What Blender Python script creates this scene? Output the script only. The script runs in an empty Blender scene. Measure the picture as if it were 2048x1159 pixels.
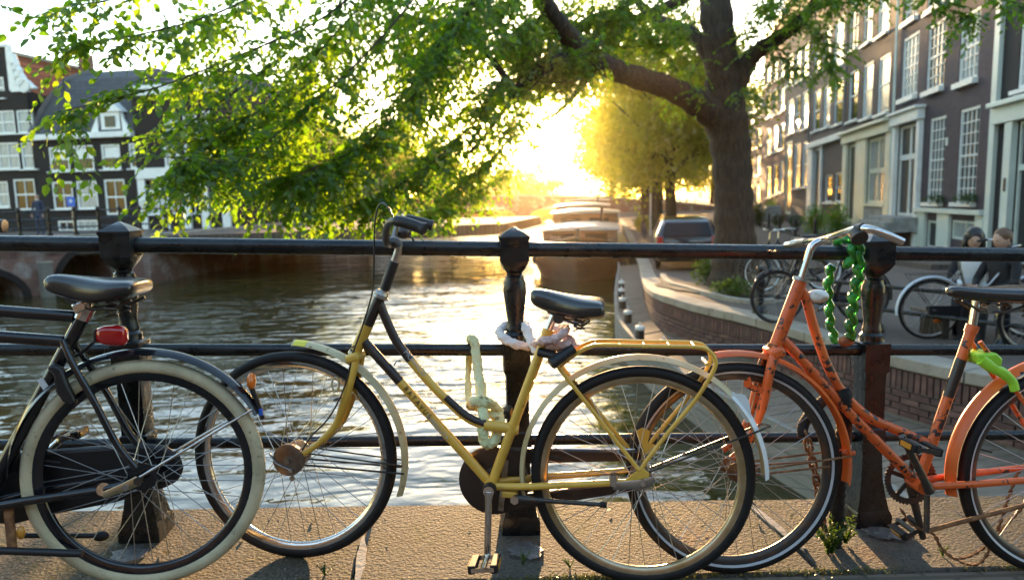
import bpy, bmesh, math, random
import numpy as np
from mathutils import Vector, Matrix

random.seed(7)
rng = np.random.default_rng(11)
scene = bpy.context.scene
col = scene.collection

# ------------------------------------------------------------------ camera
F_PX, PITCH, ROLL, YAW = 1430.0, 0.12635, -0.02242, 0.07489
CAM = Vector((-0.1971, -2.49864, 1.19827))
SLOPE = -0.03882                      # the bridge deck falls to the right
c_f = Vector((math.sin(YAW)*math.cos(PITCH), math.cos(YAW)*math.cos(PITCH), -math.sin(PITCH)))
c_r0 = Vector((math.cos(YAW), -math.sin(YAW), 0)); c_u0 = c_r0.cross(c_f)
c_r = c_r0*math.cos(ROLL) + c_u0*math.sin(ROLL)
c_u = -c_r0*math.sin(ROLL) + c_u0*math.cos(ROLL)
cd = bpy.data.cameras.new('camera')
cam = bpy.data.objects.new('camera', cd); col.objects.link(cam)
m = Matrix((c_r, c_u, -c_f)).transposed().to_4x4(); m.translation = CAM
cam.matrix_world = m
cd.sensor_width = 36.0; cd.lens = 36.0*F_PX/2048
cd.clip_start = 0.05; cd.clip_end = 3000
cd.dof.use_dof = True; cd.dof.focus_distance = 2.45; cd.dof.aperture_fstop = 2.6
scene.camera = cam

# ------------------------------------------------------------------ light
SUN_AZ, SUN_EL = math.radians(7.3), math.radians(5.2)
world = bpy.data.worlds.new('World'); scene.world = world; world.use_nodes = True
wn = world.node_tree.nodes; wl = world.node_tree.links
sky = wn.new('ShaderNodeTexSky'); sky.sky_type = 'NISHITA'; sky.sun_disc = False
sky.sun_elevation = SUN_EL; sky.sun_rotation = SUN_AZ
sky.altitude = 0; sky.air_density = 1.0; sky.dust_density = 0.5; sky.ozone_density = 1.3
bg = wn['Background']; bg.inputs['Strength'].default_value = 0.15
wl.new(sky.outputs[0], bg.inputs['Color'])
sd = bpy.data.lights.new('sun', 'SUN'); sd.energy = 3.0; sd.angle = math.radians(0.5)
sd.color = (1.0, 0.62, 0.29)
sun = bpy.data.objects.new('sun', sd); col.objects.link(sun)
sdir = Vector((math.sin(SUN_AZ)*math.cos(SUN_EL), math.cos(SUN_AZ)*math.cos(SUN_EL), math.sin(SUN_EL)))
sun.rotation_euler = sdir.to_track_quat('Z', 'Y').to_euler()
sun.location = (10, 60, 12)
vs = scene.view_settings
vs.view_transform = 'Standard'; vs.look = 'None'; vs.exposure = 3.05; vs.gamma = 1.0; vs.use_curve_mapping = False
cy = scene.cycles
cy.use_denoising = True; cy.denoiser = 'OPENIMAGEDENOISE'
cy.max_bounces = 8; cy.diffuse_bounces = 3; cy.glossy_bounces = 4; cy.transmission_bounces = 4
cy.transparent_max_bounces = 6; cy.volume_bounces = 0; cy.caustics_reflective = False; cy.caustics_refractive = False
cy.sample_clamp_indirect = 4.0; cy.sample_clamp_direct = 0.0; cy.blur_glossy = 0.5

# ------------------------------------------------------------------ helpers
def ray(x, y): return c_f + c_r*((x-1024)/F_PX) - c_u*((y-579.5)/F_PX)
def at_d(x, y, d): return CAM + ray(x, y)*d                       # a point d metres ahead
def at_z(x, y, z): r = ray(x, y); return CAM + r*((z-CAM.z)/r.z)  # a point on a level
def at_y(x, y, Y): r = ray(x, y); return CAM + r*((Y-CAM.y)/r.y)
def on_deck(x, y): r = ray(x, y); return CAM + r*((SLOPE*CAM.x-CAM.z)/(r.z-SLOPE*r.x))
def deck_z(x): return SLOPE*x
def street_z(y): return -0.47 - 0.43*min(1, max(0, (y-9)/8.0))
def on_street(x, y):
    z = -0.47
    for _ in range(30): p = at_z(x, y, z); z = 0.5*z + 0.5*street_z(p.y)
    return at_z(x, y, street_z(p.y))

def link(o, parent=None):
    col.objects.link(o)
    if parent is not None: o.parent = parent
    return o
def tag(o, label=None, cat=None, group=None, kind=None):
    if label: o['label'] = label
    if cat: o['category'] = cat
    if group: o['group'] = group
    if kind: o['kind'] = kind
    return o
def empty(name, loc=(0, 0, 0), rz=0.0, mat=None):
    o = bpy.data.objects.new(name, None); col.objects.link(o); o.empty_display_size = 0.2
    if mat is not None: o.matrix_world = mat
    else: o.location = loc; o.rotation_euler = (0, 0, rz)
    return o
def dup(o, parent=None):
    c = o.copy(); col.objects.link(c)
    if parent is not None: c.parent = parent
    for ch in list(o.children): dup(ch, c)
    return c

class MB:
    def __init__(s): s.v = []; s.f = []; s.m = []
    def add(s, vs, fs, mi=0):
        b = len(s.v); s.v += [tuple(x) for x in vs]; s.f += [tuple(i+b for i in f) for f in fs]; s.m += [mi]*len(fs); return s
    def box(s, c, d, rot=None, mi=0):
        x, y, z = d[0]/2, d[1]/2, d[2]/2
        vs = [Vector(q) for q in ((-x,-y,-z),(x,-y,-z),(x,y,-z),(-x,y,-z),(-x,-y,z),(x,-y,z),(x,y,z),(-x,y,z))]
        if rot is not None: vs = [rot @ q for q in vs]
        c = Vector(c)
        return s.add([q+c for q in vs], [(0,3,2,1),(4,5,6,7),(0,1,5,4),(1,2,6,5),(2,3,7,6),(3,0,4,7)], mi)
    def rings(s, rings, cap=True, closed=False, mi=0):
        n = len(rings[0]); b = [q for r in rings for q in r]; fs = []
        L = len(rings)
        for i in range(L if closed else L-1):
            j = (i+1) % L
            for k in range(n):
                k2 = (k+1) % n; fs.append((i*n+k, i*n+k2, j*n+k2, j*n+k))
        if cap and not closed:
            fs.append(tuple(range(n-1, -1, -1))); fs.append(tuple((L-1)*n+k for k in range(n)))
        return s.add(b, fs, mi)
    def tube(s, pts, r, n=8, closed=False, flat=1.0, up=None, mi=0, cap=True):
        pts = [Vector(p) for p in pts]; L = len(pts)
        rs = r if isinstance(r, (list, tuple)) else [r]*L
        tg = []
        for i in range(L):
            a = pts[(i-1) % L] if (closed or i) else pts[0]; b = pts[(i+1) % L] if (closed or i < L-1) else pts[-1]
            t = (b-a); tg.append(t.normalized() if t.length > 1e-9 else Vector((0, 0, 1)))
        nrm = Vector(up) if up is not None else (Vector((0, 0, 1)) if abs(tg[0].z) < .9 else Vector((1, 0, 0)))
        nrm = (nrm - tg[0]*nrm.dot(tg[0])).normalized(); out = []
        for i in range(L):
            nrm = (nrm - tg[i]*nrm.dot(tg[i])); nrm = nrm.normalized() if nrm.length > 1e-6 else tg[i].orthogonal().normalized()
            bn = tg[i].cross(nrm)
            out.append([pts[i] + nrm*(math.cos(2*math.pi*k/n)*rs[i]*flat) + bn*(math.sin(2*math.pi*k/n)*rs[i]) for k in range(n)])
        return s.rings(out, cap, closed, mi)
    def cyl(s, a, b, r, r2=None, n=12, mi=0): return s.tube([a, b], [r, r if r2 is None else r2], n, mi=mi)
    def torus(s, c, R, r, N=48, n=10, ax='y', flat=1.0, a0=0, a1=None, mi=0):
        c = Vector(c); ring = []
        full = a1 is None; e = 2*math.pi if full else a1
        for i in range(N if full else N+1):
            t = a0+(e-a0)*i/N
            d = Vector((math.cos(t), 0, math.sin(t))) if ax == 'y' else (Vector((math.cos(t), math.sin(t), 0)) if ax == 'z' else Vector((0, math.cos(t), math.sin(t))))
            w = Vector((0, 1, 0)) if ax == 'y' else (Vector((0, 0, 1)) if ax == 'z' else Vector((1, 0, 0)))
            ring.append([c + d*(R+math.cos(2*math.pi*k/n)*r) + w*(math.sin(2*math.pi*k/n)*r*flat) for k in range(n)])
        return s.rings(ring, not full, full, mi)
    def ball(s, c, r, n=12, m=8, mi=0):
        c = Vector(c); r = Vector((r, r, r)) if not hasattr(r, '__len__') else Vector(r)
        ring = []
        for i in range(1, m):
            t = math.pi*i/m
            ring.append([c + Vector((r.x*math.sin(t)*math.cos(2*math.pi*k/n), r.y*math.sin(t)*math.sin(2*math.pi*k/n), -r.z*math.cos(t))) for k in range(n)])
        return s.rings(ring, True, False, mi)
    def prism(s, poly, y0, y1, mi=0):           # poly of (x, z), extruded along y
        n = len(poly)
        vs = [(x, y0, z) for x, z in poly]+[(x, y1, z) for x, z in poly]
        fs = [tuple(range(n)), tuple(range(2*n-1, n-1, -1))]+[(i, n+i, n+(i+1) % n, (i+1) % n) for i in range(n)]
        return s.add(vs, fs, mi)
    def slab(s, poly, z0, z1, mi=0):            # poly of (x, y), extruded along z (z may be callables of x, y)
        n = len(poly); g = lambda z, x, y: z(x, y) if callable(z) else z
        vs = [(x, y, g(z0, x, y)) for x, y in poly]+[(x, y, g(z1, x, y)) for x, y in poly]
        fs = [tuple(range(n-1, -1, -1)), tuple(range(n, 2*n))]+[(i, (i+1) % n, n+(i+1) % n, n+i) for i in range(n)]
        return s.add(vs, fs, mi)
    def mesh(s, name, mats, smooth=None):
        me = bpy.data.meshes.new(name); me.from_pydata(s.v, [], s.f)
        for mt in (mats if isinstance(mats, (list, tuple)) else [mats]): me.materials.append(mt)
        if any(s.m): me.polygons.foreach_set('material_index', s.m)
        bm = bmesh.new(); bm.from_mesh(me); bmesh.ops.recalc_face_normals(bm, faces=bm.faces); bm.to_mesh(me); bm.free()
        if smooth: me.shade_smooth() if smooth is True else None
        me.update(); return me
    def build(s, name, mats, parent=None, smooth=True, bevel=0, auto=40):
        me = s.mesh(name, mats)
        if smooth:
            me.polygons.foreach_set('use_smooth', [True]*len(me.polygons))
            me.set_sharp_from_angle(angle=math.radians(auto))
        o = bpy.data.objects.new(name, me); link(o, parent)
        if bevel:
            b = o.modifiers.new('b', 'BEVEL'); b.width = bevel; b.segments = 2; b.limit_method = 'ANGLE'; b.angle_limit = math.radians(35)
        return o

def smoothpath(pts, k=6, closed=False):
    pts = [Vector(p) for p in pts]; n = len(pts); out = []
    rng_ = range(n) if closed else range(n-1)
    for i in rng_:
        p0 = pts[(i-1) % n] if (closed or i > 0) else pts[0]*2-pts[1]
        p1 = pts[i]; p2 = pts[(i+1) % n]
        p3 = pts[(i+2) % n] if (closed or i < n-2) else pts[-1]*2-pts[-2]
        for j in range(k):
            t = j/k
            out.append(0.5*((2*p1)+(p2-p0)*t+(2*p0-5*p1+4*p2-p3)*t*t+(3*p1-p0-3*p2+p3)*t*t*t))
    if not closed: out.append(pts[-1])
    return out
def lerp_list(a, n): return [a[min(len(a)-2, int(i*(len(a)-1)/(n-1)))] + (a[min(len(a)-1, int(i*(len(a)-1)/(n-1))+1)]-a[min(len(a)-2, int(i*(len(a)-1)/(n-1)))])*((i*(len(a)-1)/(n-1))-min(len(a)-2, int(i*(len(a)-1)/(n-1)))) for i in range(n)]

# ------------------------------------------------------------------ materials
def newmat(name):
    mt = bpy.data.materials.new(name); mt.use_nodes = True
    return mt, mt.node_tree.nodes, mt.node_tree.links, mt.node_tree.nodes['Principled BSDF']
def nd(N, t, **kw):
    n = N.new(t)
    for k, v in kw.items():
        if k in n.inputs: n.inputs[k].default_value = v
        else: setattr(n, k, v)
    return n
def coords(N, L, scale=(1, 1, 1), kind='Object', swap=False):
    tc = N.new('ShaderNodeTexCoord'); mp = N.new('ShaderNodeMapping'); mp.inputs['Scale'].default_value = scale
    if swap:
        sp = N.new('ShaderNodeSeparateXYZ'); cb = N.new('ShaderNodeCombineXYZ')
        L.new(tc.outputs[kind], sp.inputs[0]); L.new(sp.outputs[0], cb.inputs[0]); L.new(sp.outputs[2], cb.inputs[1]); L.new(sp.outputs[1], cb.inputs[2])
        L.new(cb.outputs[0], mp.inputs[0])
    else: L.new(tc.outputs[kind], mp.inputs[0])
    return mp.outputs[0]
def ramp(N, L, fac, stops):
    r = N.new('ShaderNodeValToRGB'); e = r.color_ramp.elements
    while len(e) < len(stops): e.new(0.5)
    for i, (p, c) in enumerate(stops): e[i].position = p; e[i].color = tuple(c)+(1,) if hasattr(c, '__len__') else (c, c, c, 1)
    L.new(fac, r.inputs[0]); return r.outputs[0]
def mixc(N, L, fac, a, b, mode='MIX'):
    x = N.new('ShaderNodeMix'); x.data_type = 'RGBA'; x.blend_type = mode
    for sock, val in ((x.inputs[0], fac), (x.inputs[6], a), (x.inputs[7], b)):
        if isinstance(val, bpy.types.NodeSocket): L.new(val, sock)
        elif hasattr(val, '__len__'): sock.default_value = tuple(val)+(1,)
        else: sock.default_value = val
    return x.outputs[2]
def noise(N, L, co, scale, detail=4, rough=.55, dist=0.0):
    n = nd(N, 'ShaderNodeTexNoise', Scale=scale, Detail=detail, Roughness=rough, Distortion=dist); L.new(co, n.inputs['Vector']); return n.outputs[0]
def bump(N, L, b, h, strength, dist=0.01):
    n = nd(N, 'ShaderNodeBump', Strength=strength, Distance=dist); L.new(h, n.inputs['Height']); L.new(n.outputs[0], b.inputs['Normal']); return n

def pm(name, c, rough=.5, metal=0.0, c2=None, sc=8.0, lo=.45, hi=.6, c3=None, sc3=60., lo3=.6, hi3=.63, bsc=0, bst=.2, bd=.004, stretch=(1, 1, 1), spec=.5, coat=0, rough2=None):
    mt, N, L, b = newmat(name)
    co = coords(N, L, stretch)
    out = None
    if c2 is not None:
        f = ramp(N, L, noise(N, L, co, sc), [(lo, 0.), (hi, 1.)]); out = mixc(N, L, f, c, c2)
        if rough2 is not None:
            rr = nd(N, 'ShaderNodeMapRange'); L.new(f, rr.inputs[0]); rr.inputs[3].default_value = rough; rr.inputs[4].default_value = rough2; L.new(rr.outputs[0], b.inputs['Roughness'])
    if c3 is not None:
        ad = N.new('ShaderNodeMath'); ad.operation = 'MULTIPLY_ADD'; L.new(noise(N, L, co, sc3*.13, 3), ad.inputs[0]); ad.inputs[1].default_value = .34; L.new(noise(N, L, co, sc3, 6, .65), ad.inputs[2])
        sb = N.new('ShaderNodeMath'); sb.operation = 'SUBTRACT'; L.new(ad.outputs[0], sb.inputs[0]); sb.inputs[1].default_value = .17   # wear gathers in patches
        f = ramp(N, L, sb.outputs[0], [(lo3, 0.), (hi3, 1.)]); out = mixc(N, L, f, out if out is not None else c, c3)
    if out is not None: L.new(out, b.inputs['Base Color'])
    else: b.inputs['Base Color'].default_value = tuple(c)+(1,)
    if not b.inputs['Roughness'].is_linked: b.inputs['Roughness'].default_value = rough
    b.inputs['Metallic'].default_value = metal; b.inputs['Specular IOR Level'].default_value = spec; b.inputs['Coat Weight'].default_value = coat
    if bsc: bump(N, L, b, noise(N, L, co, bsc, 3), bst, bd)
    return mt

M = {}
M['rail_black'] = pm('rail_black', (.004, .0055, .0065), .26, spec=.45, c2=(.012, .015, .016), sc=14, c3=(.05, .035, .02), sc3=45, lo3=.70, hi3=.74, bsc=55, bst=.5, bd=.004, rough2=.36)
M['granite'] = None
M['chrome'] = pm('chrome', (.62, .60, .57), .16, 1.0, c2=(.30, .22, .15), sc=26, lo=.58, hi=.75, bsc=90, bst=.05)
M['steel'] = pm('steel', (.42, .41, .39), .38, 1.0, c2=(.20, .16, .12), sc=18, lo=.45, hi=.7)
M['spoke'] = pm('spoke', (.48, .47, .45), .32, 1.0)
M['dark_steel'] = pm('dark_steel', (.07, .065, .06), .42, .7, c2=(.13, .08, .05), sc=30, lo=.5, hi=.7, bsc=120, bst=.15)
M['rust'] = pm('rust', (.16, .065, .025), .85, .1, c2=(.28, .13, .05), sc=40, bsc=140, bst=.6, bd=.003)
M['rubber'] = pm('rubber', (.009, .008, .008), .6, spec=.3, c2=(.022, .019, .016), sc=20, lo=.5, hi=.8, bsc=220, bst=.25, bd=.002)
M['rubber_grip'] = pm('rubber_grip', (.010, .009, .009), .45, bsc=60, bst=.1)
M['cream_tyre'] = pm('cream_tyre', (.60, .50, .31), .7, c2=(.38, .31, .19), sc=7, lo=.45, hi=.75, c3=(.20, .16, .10), sc3=60, lo3=.62, hi3=.7, bsc=130, bst=.6, bd=.004)
M['yellow'] = pm('yellow_paint', (.74, .43, .065), .36, c2=(.60, .32, .035), sc=7, lo=.4, hi=.7, c3=(.20, .10, .03), sc3=34, lo3=.66, hi3=.70, bsc=70, bst=.08, coat=.15)
M['brown_paint'] = pm('dark_brown_paint', (.026, .016, .012), .36, c2=(.05, .032, .022), sc=22, lo=.55, hi=.7, bsc=80, bst=.1)
M['cream'] = pm('cream_enamel', (.56, .47, .27), .42, c2=(.46, .35, .17), sc=6, lo=.4, hi=.7, c3=(.22, .12, .05), sc3=30, lo3=.63, hi3=.70, bsc=60, bst=.06)
M['rim_gold'] = pm('aged_rim', (.52, .44, .30), .30, .85, c2=(.36, .26, .12), sc=12, lo=.4, hi=.7)
M['orange'] = pm('orange_paint', (.70, .125, .022), .40, c2=(.52, .08, .014), sc=6, lo=.4, hi=.7, c3=(.025, .018, .018), sc3=42, lo3=.565, hi3=.585, bsc=50, bst=.15, bd=.003)
M['orange_clean'] = pm('orange_mudguard', (.72, .14, .022), .38, c2=(.55, .09, .014), sc=5, lo=.45, hi=.7, c3=(.03, .02, .02), sc3=26, lo3=.66, hi3=.68, bsc=40, bst=.08)
M['black_paint'] = pm('black_enamel', (.006, .0065, .009), .18, c2=(.012, .012, .014), sc=18, bsc=90, bst=.03, coat=.3)
M['black_plastic'] = pm('black_plastic', (.007, .007, .009), .45, bsc=90, bst=.06)
M['vinyl'] = pm('saddle_vinyl', (.012, .012, .013), .27, spec=.8, c2=(.018, .017, .018), sc=12, lo=.5, hi=.8, bsc=180, bst=.12, bd=.002)
M['red_lens'] = pm('red_lens', (.42, .006, .008), .12, coat=.6)
M['orange_lens'] = pm('orange_lens', (.75, .16, .01), .2, coat=.4)
M['lens_clear'] = pm('clear_lens', (.55, .60, .66), .2)
M['amber'] = pm('amber_reflector', (.60, .25, .03), .3, coat=.3)
M['white_tape'] = pm('white_tape', (.72, .72, .70), .5, c2=(.55, .54, .5), sc=16, lo=.5, hi=.8, bsc=60, bst=.3)
M['yellow_tape'] = pm('yellow_tape', (.80, .68, .06), .5)
M['reflect_white'] = pm('reflective_stripe', (.46, .47, .48), .4)
M['pink_cloth'] = pm('pink_cloth', (.70, .48, .43), .9, c2=(.52, .32, .28), sc=16, lo=.4, hi=.7, bsc=50, bst=.9, bd=.01)
M['white_cloth'] = pm('white_cloth', (.74, .64, .58), .9, c2=(.55, .44, .38), sc=14, lo=.45, hi=.7, bsc=45, bst=.9, bd=.01)
M['lime_cloth'] = pm('lime_cloth', (.68, .66, .36), .9, c2=(.52, .48, .20), sc=14, lo=.45, hi=.7, c3=(.30, .24, .12), sc3=22, lo3=.66, hi3=.75, bsc=45, bst=.9, bd=.01)
M['lime_plastic'] = pm('lime_plastic', (.36, .70, .04), .38, c2=(.30, .58, .03), sc=12, bsc=30, bst=.05)
M['black_fabric'] = pm('black_sleeve', (.012, .011, .011), .9, bsc=70, bst=1.0, bd=.01)
M['white_plastic'] = pm('white_plastic', (.72, .70, .64), .4, c2=(.45, .30, .16), sc=22, lo=.6, hi=.68)
M['white_paint'] = pm('white_paint', (.74, .74, .70), .5, c2=(.62, .61, .56), sc=3, lo=.4, hi=.8)
M['pale_paint'] = pm('pale_green_paint', (.62, .66, .58), .5, c2=(.54, .57, .50), sc=2, lo=.4, hi=.8)
M['cream_paint'] = pm('cream_paint', (.70, .66, .50), .5, c2=(.60, .56, .42), sc=2, lo=.4, hi=.8)
M['grey_stone'] = pm('grey_stone', (.30, .29, .27), .8, c2=(.22, .21, .19), sc=4, bsc=30, bst=.4, bd=.01)
M['green_vinyl'] = None
def mk_green():
    mt, N, L, b = newmat('green_vinyl')
    co = coords(N, L)
    L.new(mixc(N, L, ramp(N, L, noise(N, L, co, 25), [(.45, 0.), (.6, 1.)]), (.010, .13, .016), (.03, .32, .035)), b.inputs['Base Color'])
    b.inputs['Roughness'].default_value = .17; b.inputs['Coat Weight'].default_value = .3
    b.inputs['Transmission Weight'].default_value = .32; b.inputs['IOR'].default_value = 1.25
    return mt
M['green_vinyl'] = mk_green()

def mk_granite():
    mt, N, L, b = newmat('granite')
    co = coords(N, L)
    c1 = mixc(N, L, ramp(N, L, noise(N, L, co, 3.5, 5), [(.35, 0.), (.7, 1.)]), (.098, .082, .060), (.19, .16, .118))
    c1 = mixc(N, L, ramp(N, L, noise(N, L, co, 62, 4, .7), [(.50, 0.), (.60, 1.)]), c1, (.048, .040, .027))
    c1 = mixc(N, L, ramp(N, L, noise(N, L, co, 95, 3), [(.60, 0.), (.68, 1.)]), c1, (.33, .30, .24))
    c1 = mixc(N, L, ramp(N, L, noise(N, L, co, 6.5, 6, .75), [(.50, 0.), (.66, 1.)]), c1, (.085, .082, .03))
    c1 = mixc(N, L, ramp(N, L, noise(N, L, co, 1.1, 4), [(.45, 0.), (.62, .55)]), c1, (.13, .125, .115))
    c1 = mixc(N, L, ramp(N, L, noise(N, L, co, 2.3, 4), [(.60, 0.), (.72, .7)]), c1, (.20, .105, .06))
    L.new(c1, b.inputs['Base Color']); b.inputs['Roughness'].default_value = .85; b.inputs['Specular IOR Level'].default_value = .3
    h = N.new('ShaderNodeMath'); h.operation = 'MULTIPLY_ADD'
    v = nd(N, 'ShaderNodeTexVoronoi', Scale=85.0); L.new(co, v.inputs['Vector'])
    L.new(noise(N, L, co, 60, 6, .75), h.inputs[0]); h.inputs[1].default_value = 1.8; L.new(v.outputs[0], h.inputs[2])
    bump(N, L, b, h.outputs[0], 1.0, .016)
    return mt
M['granite'] = mk_granite()

def mk_brick(name, c1, c2, mortar, bw=.22, bh=.062, ms=.008, rough=.85, bst=.6, dirt=None, swap=True, hh=None):
    mt, N, L, b = newmat(name)
    co = coords(N, L, (1, 1, 1), 'Object', swap)
    t = nd(N, 'ShaderNodeTexBrick'); t.inputs['Scale'].default_value = 1.0; t.inputs['Brick Width'].default_value = bw; t.inputs['Row Height'].default_value = bh
    t.inputs['Mortar Size'].default_value = ms; t.inputs['Mortar Smooth'].default_value = .2; t.inputs['Bias'].default_value = -.1
    t.inputs['Color1'].default_value = tuple(c1)+(1,); t.inputs['Color2'].default_value = tuple(c2)+(1,); t.inputs['Mortar'].default_value = tuple(mortar)+(1,)
    L.new(co, t.inputs['Vector']); c = t.outputs['Color']
    c = mixc(N, L, .55, c, mixc(N, L, noise(N, L, co, 1.3, 5), (.35, .35, .35), (1.25, 1.2, 1.15)), 'MULTIPLY')
    if dirt is not None: c = mixc(N, L, ramp(N, L, noise(N, L, co, .9, 5, .65), [(.50, 0.), (.66, 1.)]), c, dirt)
    L.new(c, b.inputs['Base Color']); b.inputs['Roughness'].default_value = rough
    inv = N.new('ShaderNodeMath'); inv.operation = 'SUBTRACT'; inv.inputs[0].default_value = 1; L.new(t.outputs['Fac'], inv.inputs[1])
    bump(N, L, b, inv.outputs[0], bst, .008)
    return mt
M['brick_purple'] = mk_brick('brick_purple', (.078, .050, .060), (.052, .036, .044), (.09, .075, .08))
M['brick_brown'] = mk_brick('brick_brown', (.080, .045, .034), (.056, .033, .026), (.10, .08, .07))
M['brick_grey'] = mk_brick('brick_grey_brown', (.13, .09, .075), (.10, .07, .058), (.16, .13, .11))
M['brick_red'] = mk_brick('brick_red', (.24, .10, .065), (.18, .075, .05), (.22, .17, .14))
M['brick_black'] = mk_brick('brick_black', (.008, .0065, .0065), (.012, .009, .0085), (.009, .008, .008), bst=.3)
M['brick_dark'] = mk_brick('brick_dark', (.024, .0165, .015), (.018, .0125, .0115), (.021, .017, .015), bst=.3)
M['brick_quay'] = mk_brick('brick_quay', (.28, .12, .085), (.22, .10, .075), (.24, .20, .17), dirt=(.42, .38, .33))
M['paving'] = mk_brick('brick_paving', (.13, .095, .075), (.10, .075, .06), (.06, .05, .04), bw=.20, bh=.065, ms=.006, swap=False, bst=.5)
M['slate'] = mk_brick('slate', (.075, .080, .09), (.055, .06, .068), (.03, .032, .036), bw=.30, bh=.22, ms=.012, bst=.4)
M['red_tile'] = mk_brick('red_tile', (.36, .10, .04), (.29, .075, .03), (.14, .04, .02), bw=.25, bh=.28, ms=.02, bst=.6)
for i, (a, bb) in enumerate((((.13, .062, .05), (.08, .04, .035)), ((.10, .05, .042), (.17, .09, .07)), ((.075, .045, .04), (.12, .065, .05)))):
    M['brick%d' % i] = pm('quay_brick', a, .85, c2=bb, sc=9, lo=.35, hi=.65, bsc=90, bst=.5, bd=.004)
M['mortar'] = pm('mortar', (.20, .175, .15), .9, c2=(.13, .115, .10), sc=6, bsc=60, bst=.5)
M['coping'] = pm('coping_stone', (.36, .31, .25), .8, c2=(.26, .22, .17), sc=3, lo=.35, hi=.7, c3=(.13, .12, .06), sc3=7, lo3=.6, hi3=.75, bsc=45, bst=.5, bd=.006)
M['plank'] = pm('weathered_plank', (.22, .165, .115), .85, c2=(.14, .10, .07), sc=5, lo=.3, hi=.7, bsc=40, bst=.5, stretch=(1, 1, 6))
M['plank_grey'] = pm('grey_plank', (.27, .24, .20), .85, c2=(.17, .15, .125), sc=4, lo=.3, hi=.7, bsc=30, bst=.6, stretch=(.4, .4, 8))
M['soil'] = pm('soil', (.11, .08, .05), .95, c2=(.20, .145, .09), sc=2.2, lo=.35, hi=.7, bsc=25, bst=.8, bd=.02)
M['bark'] = pm('bark', (.028, .018, .010), .9, c2=(.062, .041, .025), sc=6, lo=.35, hi=.65, bsc=9, bst=1.0, bd=.05, stretch=(3, 3, .7))
M['twig'] = pm('twig_bark', (.06, .042, .028), .9)
M['glass'] = pm('window_glass', (.010, .011, .012), .05, spec=.35)
M['aged_metal'] = pm('aged_metal', (.22, .175, .14), .45, .8, c2=(.12, .08, .055), sc=20, lo=.4, hi=.65, bsc=60, bst=.2)
M['glass_curtain'] = pm('curtained_glass', (.35, .38, .38), .25, spec=.6, c2=(.2, .22, .22), sc=3, lo=.4, hi=.6, stretch=(6, 6, .4))
M['door_dark'] = pm('dark_door', (.012, .011, .012), .35)
M['hull'] = pm('dark_hull', (.022, .018, .016), .4, c2=(.04, .03, .024), sc=2)
M['boat_deck'] = pm('boat_roof', (.50, .47, .44), .40, c2=(.38, .35, .33), sc=2.5, lo=.35, hi=.7)
M['cabin_wood'] = pm('cabin_wood', (.14, .075, .04), .45, c2=(.20, .11, .06), sc=3, stretch=(1, 1, 8))
M['car_paint'] = pm('car_paint', (.014, .015, .02), .18, coat=.8)
M['skin'] = pm('skin', (.55, .34, .24), .55)
M['hair_black'] = pm('black_hair', (.012, .009, .008), .4, bsc=80, bst=.6, stretch=(1, 1, .2))
M['hair_brown'] = pm('brown_hair', (.13, .065, .03), .5, bsc=80, bst=.6, stretch=(1, 1, .2))
M['cloth_black'] = pm('black_cloth', (.014, .013, .015), .85, bsc=30, bst=.4)
M['cloth_white'] = pm('white_shirt', (.68, .68, .68), .85, bsc=30, bst=.4)
M['cloth_blue'] = pm('dark_blue_cloth', (.03, .04, .07), .85, bsc=30, bst=.4)
M['lead'] = pm('lead_patch', (.115, .11, .112), .55, .4, c2=(.07, .065, .062), sc=22, c3=(.22, .20, .18), sc3=60, lo3=.58, hi3=.66, bsc=60, bst=.9, bd=.008)
M['moss'] = pm('moss', (.12, .14, .02), .95, c2=(.20, .17, .03), sc=20)
M['blue_sign'] = pm('blue_sign', (.02, .12, .55), .4)
M['dark_fill'] = pm('dark_interior', (.01, .009, .008), .9)
# ================================================================== SETTING
STREET = -0.47; DECK = -1.10; WATER = -1.65

# ---- bridge edge: granite slabs on a bed, then the bridge pavement towards the camera
bed = MB()
for x0, x1 in ((-9, 9),):
    bed.add([(x0, -.375, deck_z(x0)-.02), (x1, -.375, deck_z(x1)-.02), (x1, .20, deck_z(x1)-.02), (x0, .20, deck_z(x0)-.02),
             (x0, -.375, deck_z(x0)-.5), (x1, -.375, deck_z(x1)-.5), (x1, .20, deck_z(x1)-.5), (x0, .20, deck_z(x0)-.5)],
            [(0, 1, 2, 3), (4, 7, 6, 5), (0, 4, 5, 1), (1, 5, 6, 2), (2, 6, 7, 3), (3, 7, 4, 0)])
edge = tag(bed.build('bridge_edge', M['mortar'], smooth=False), kind='structure')
j1 = on_deck(726, 1095).x; jl = on_deck(1560, 1060).x - j1
for k in range(-5, 7):
    x0 = j1 + k*jl + .007; x1 = j1 + (k+1)*jl - .007
    b = MB(); bm = bmesh.new()
    dz = random.uniform(-.003, .003)
    b.add([(x0, -.365, deck_z(x0)+dz), (x1, -.37, deck_z(x1)+dz), (x1, .215, deck_z(x1)+dz), (x0, .215, deck_z(x0)+dz),
           (x0, -.365, deck_z(x0)-.25), (x1, -.37, deck_z(x1)-.25), (x1, .215, deck_z(x1)-.25), (x0, .215, deck_z(x0)-.25)],
          [(0, 1, 2, 3), (4, 7, 6, 5), (0, 4, 5, 1), (1, 5, 6, 2), (2, 6, 7, 3), (3, 7, 4, 0)])
    b.build('stone_slab', M['granite'], edge, smooth=False, bevel=.012)
b = MB()
b.add([(-12, -30, deck_z(-12)-.012), (12, -30, deck_z(12)-.012), (12, -.372, deck_z(12)-.012), (-12, -.372, deck_z(-12)-.012)], [(0, 1, 2, 3)])
tag(b.build('bridge_pavement', mk_brick('bridge_paving', (.17, .135, .10), (.13, .10, .08), (.08, .065, .045), bw=.20, bh=.10, ms=.010, swap=False), smooth=False), kind='structure')
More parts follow.
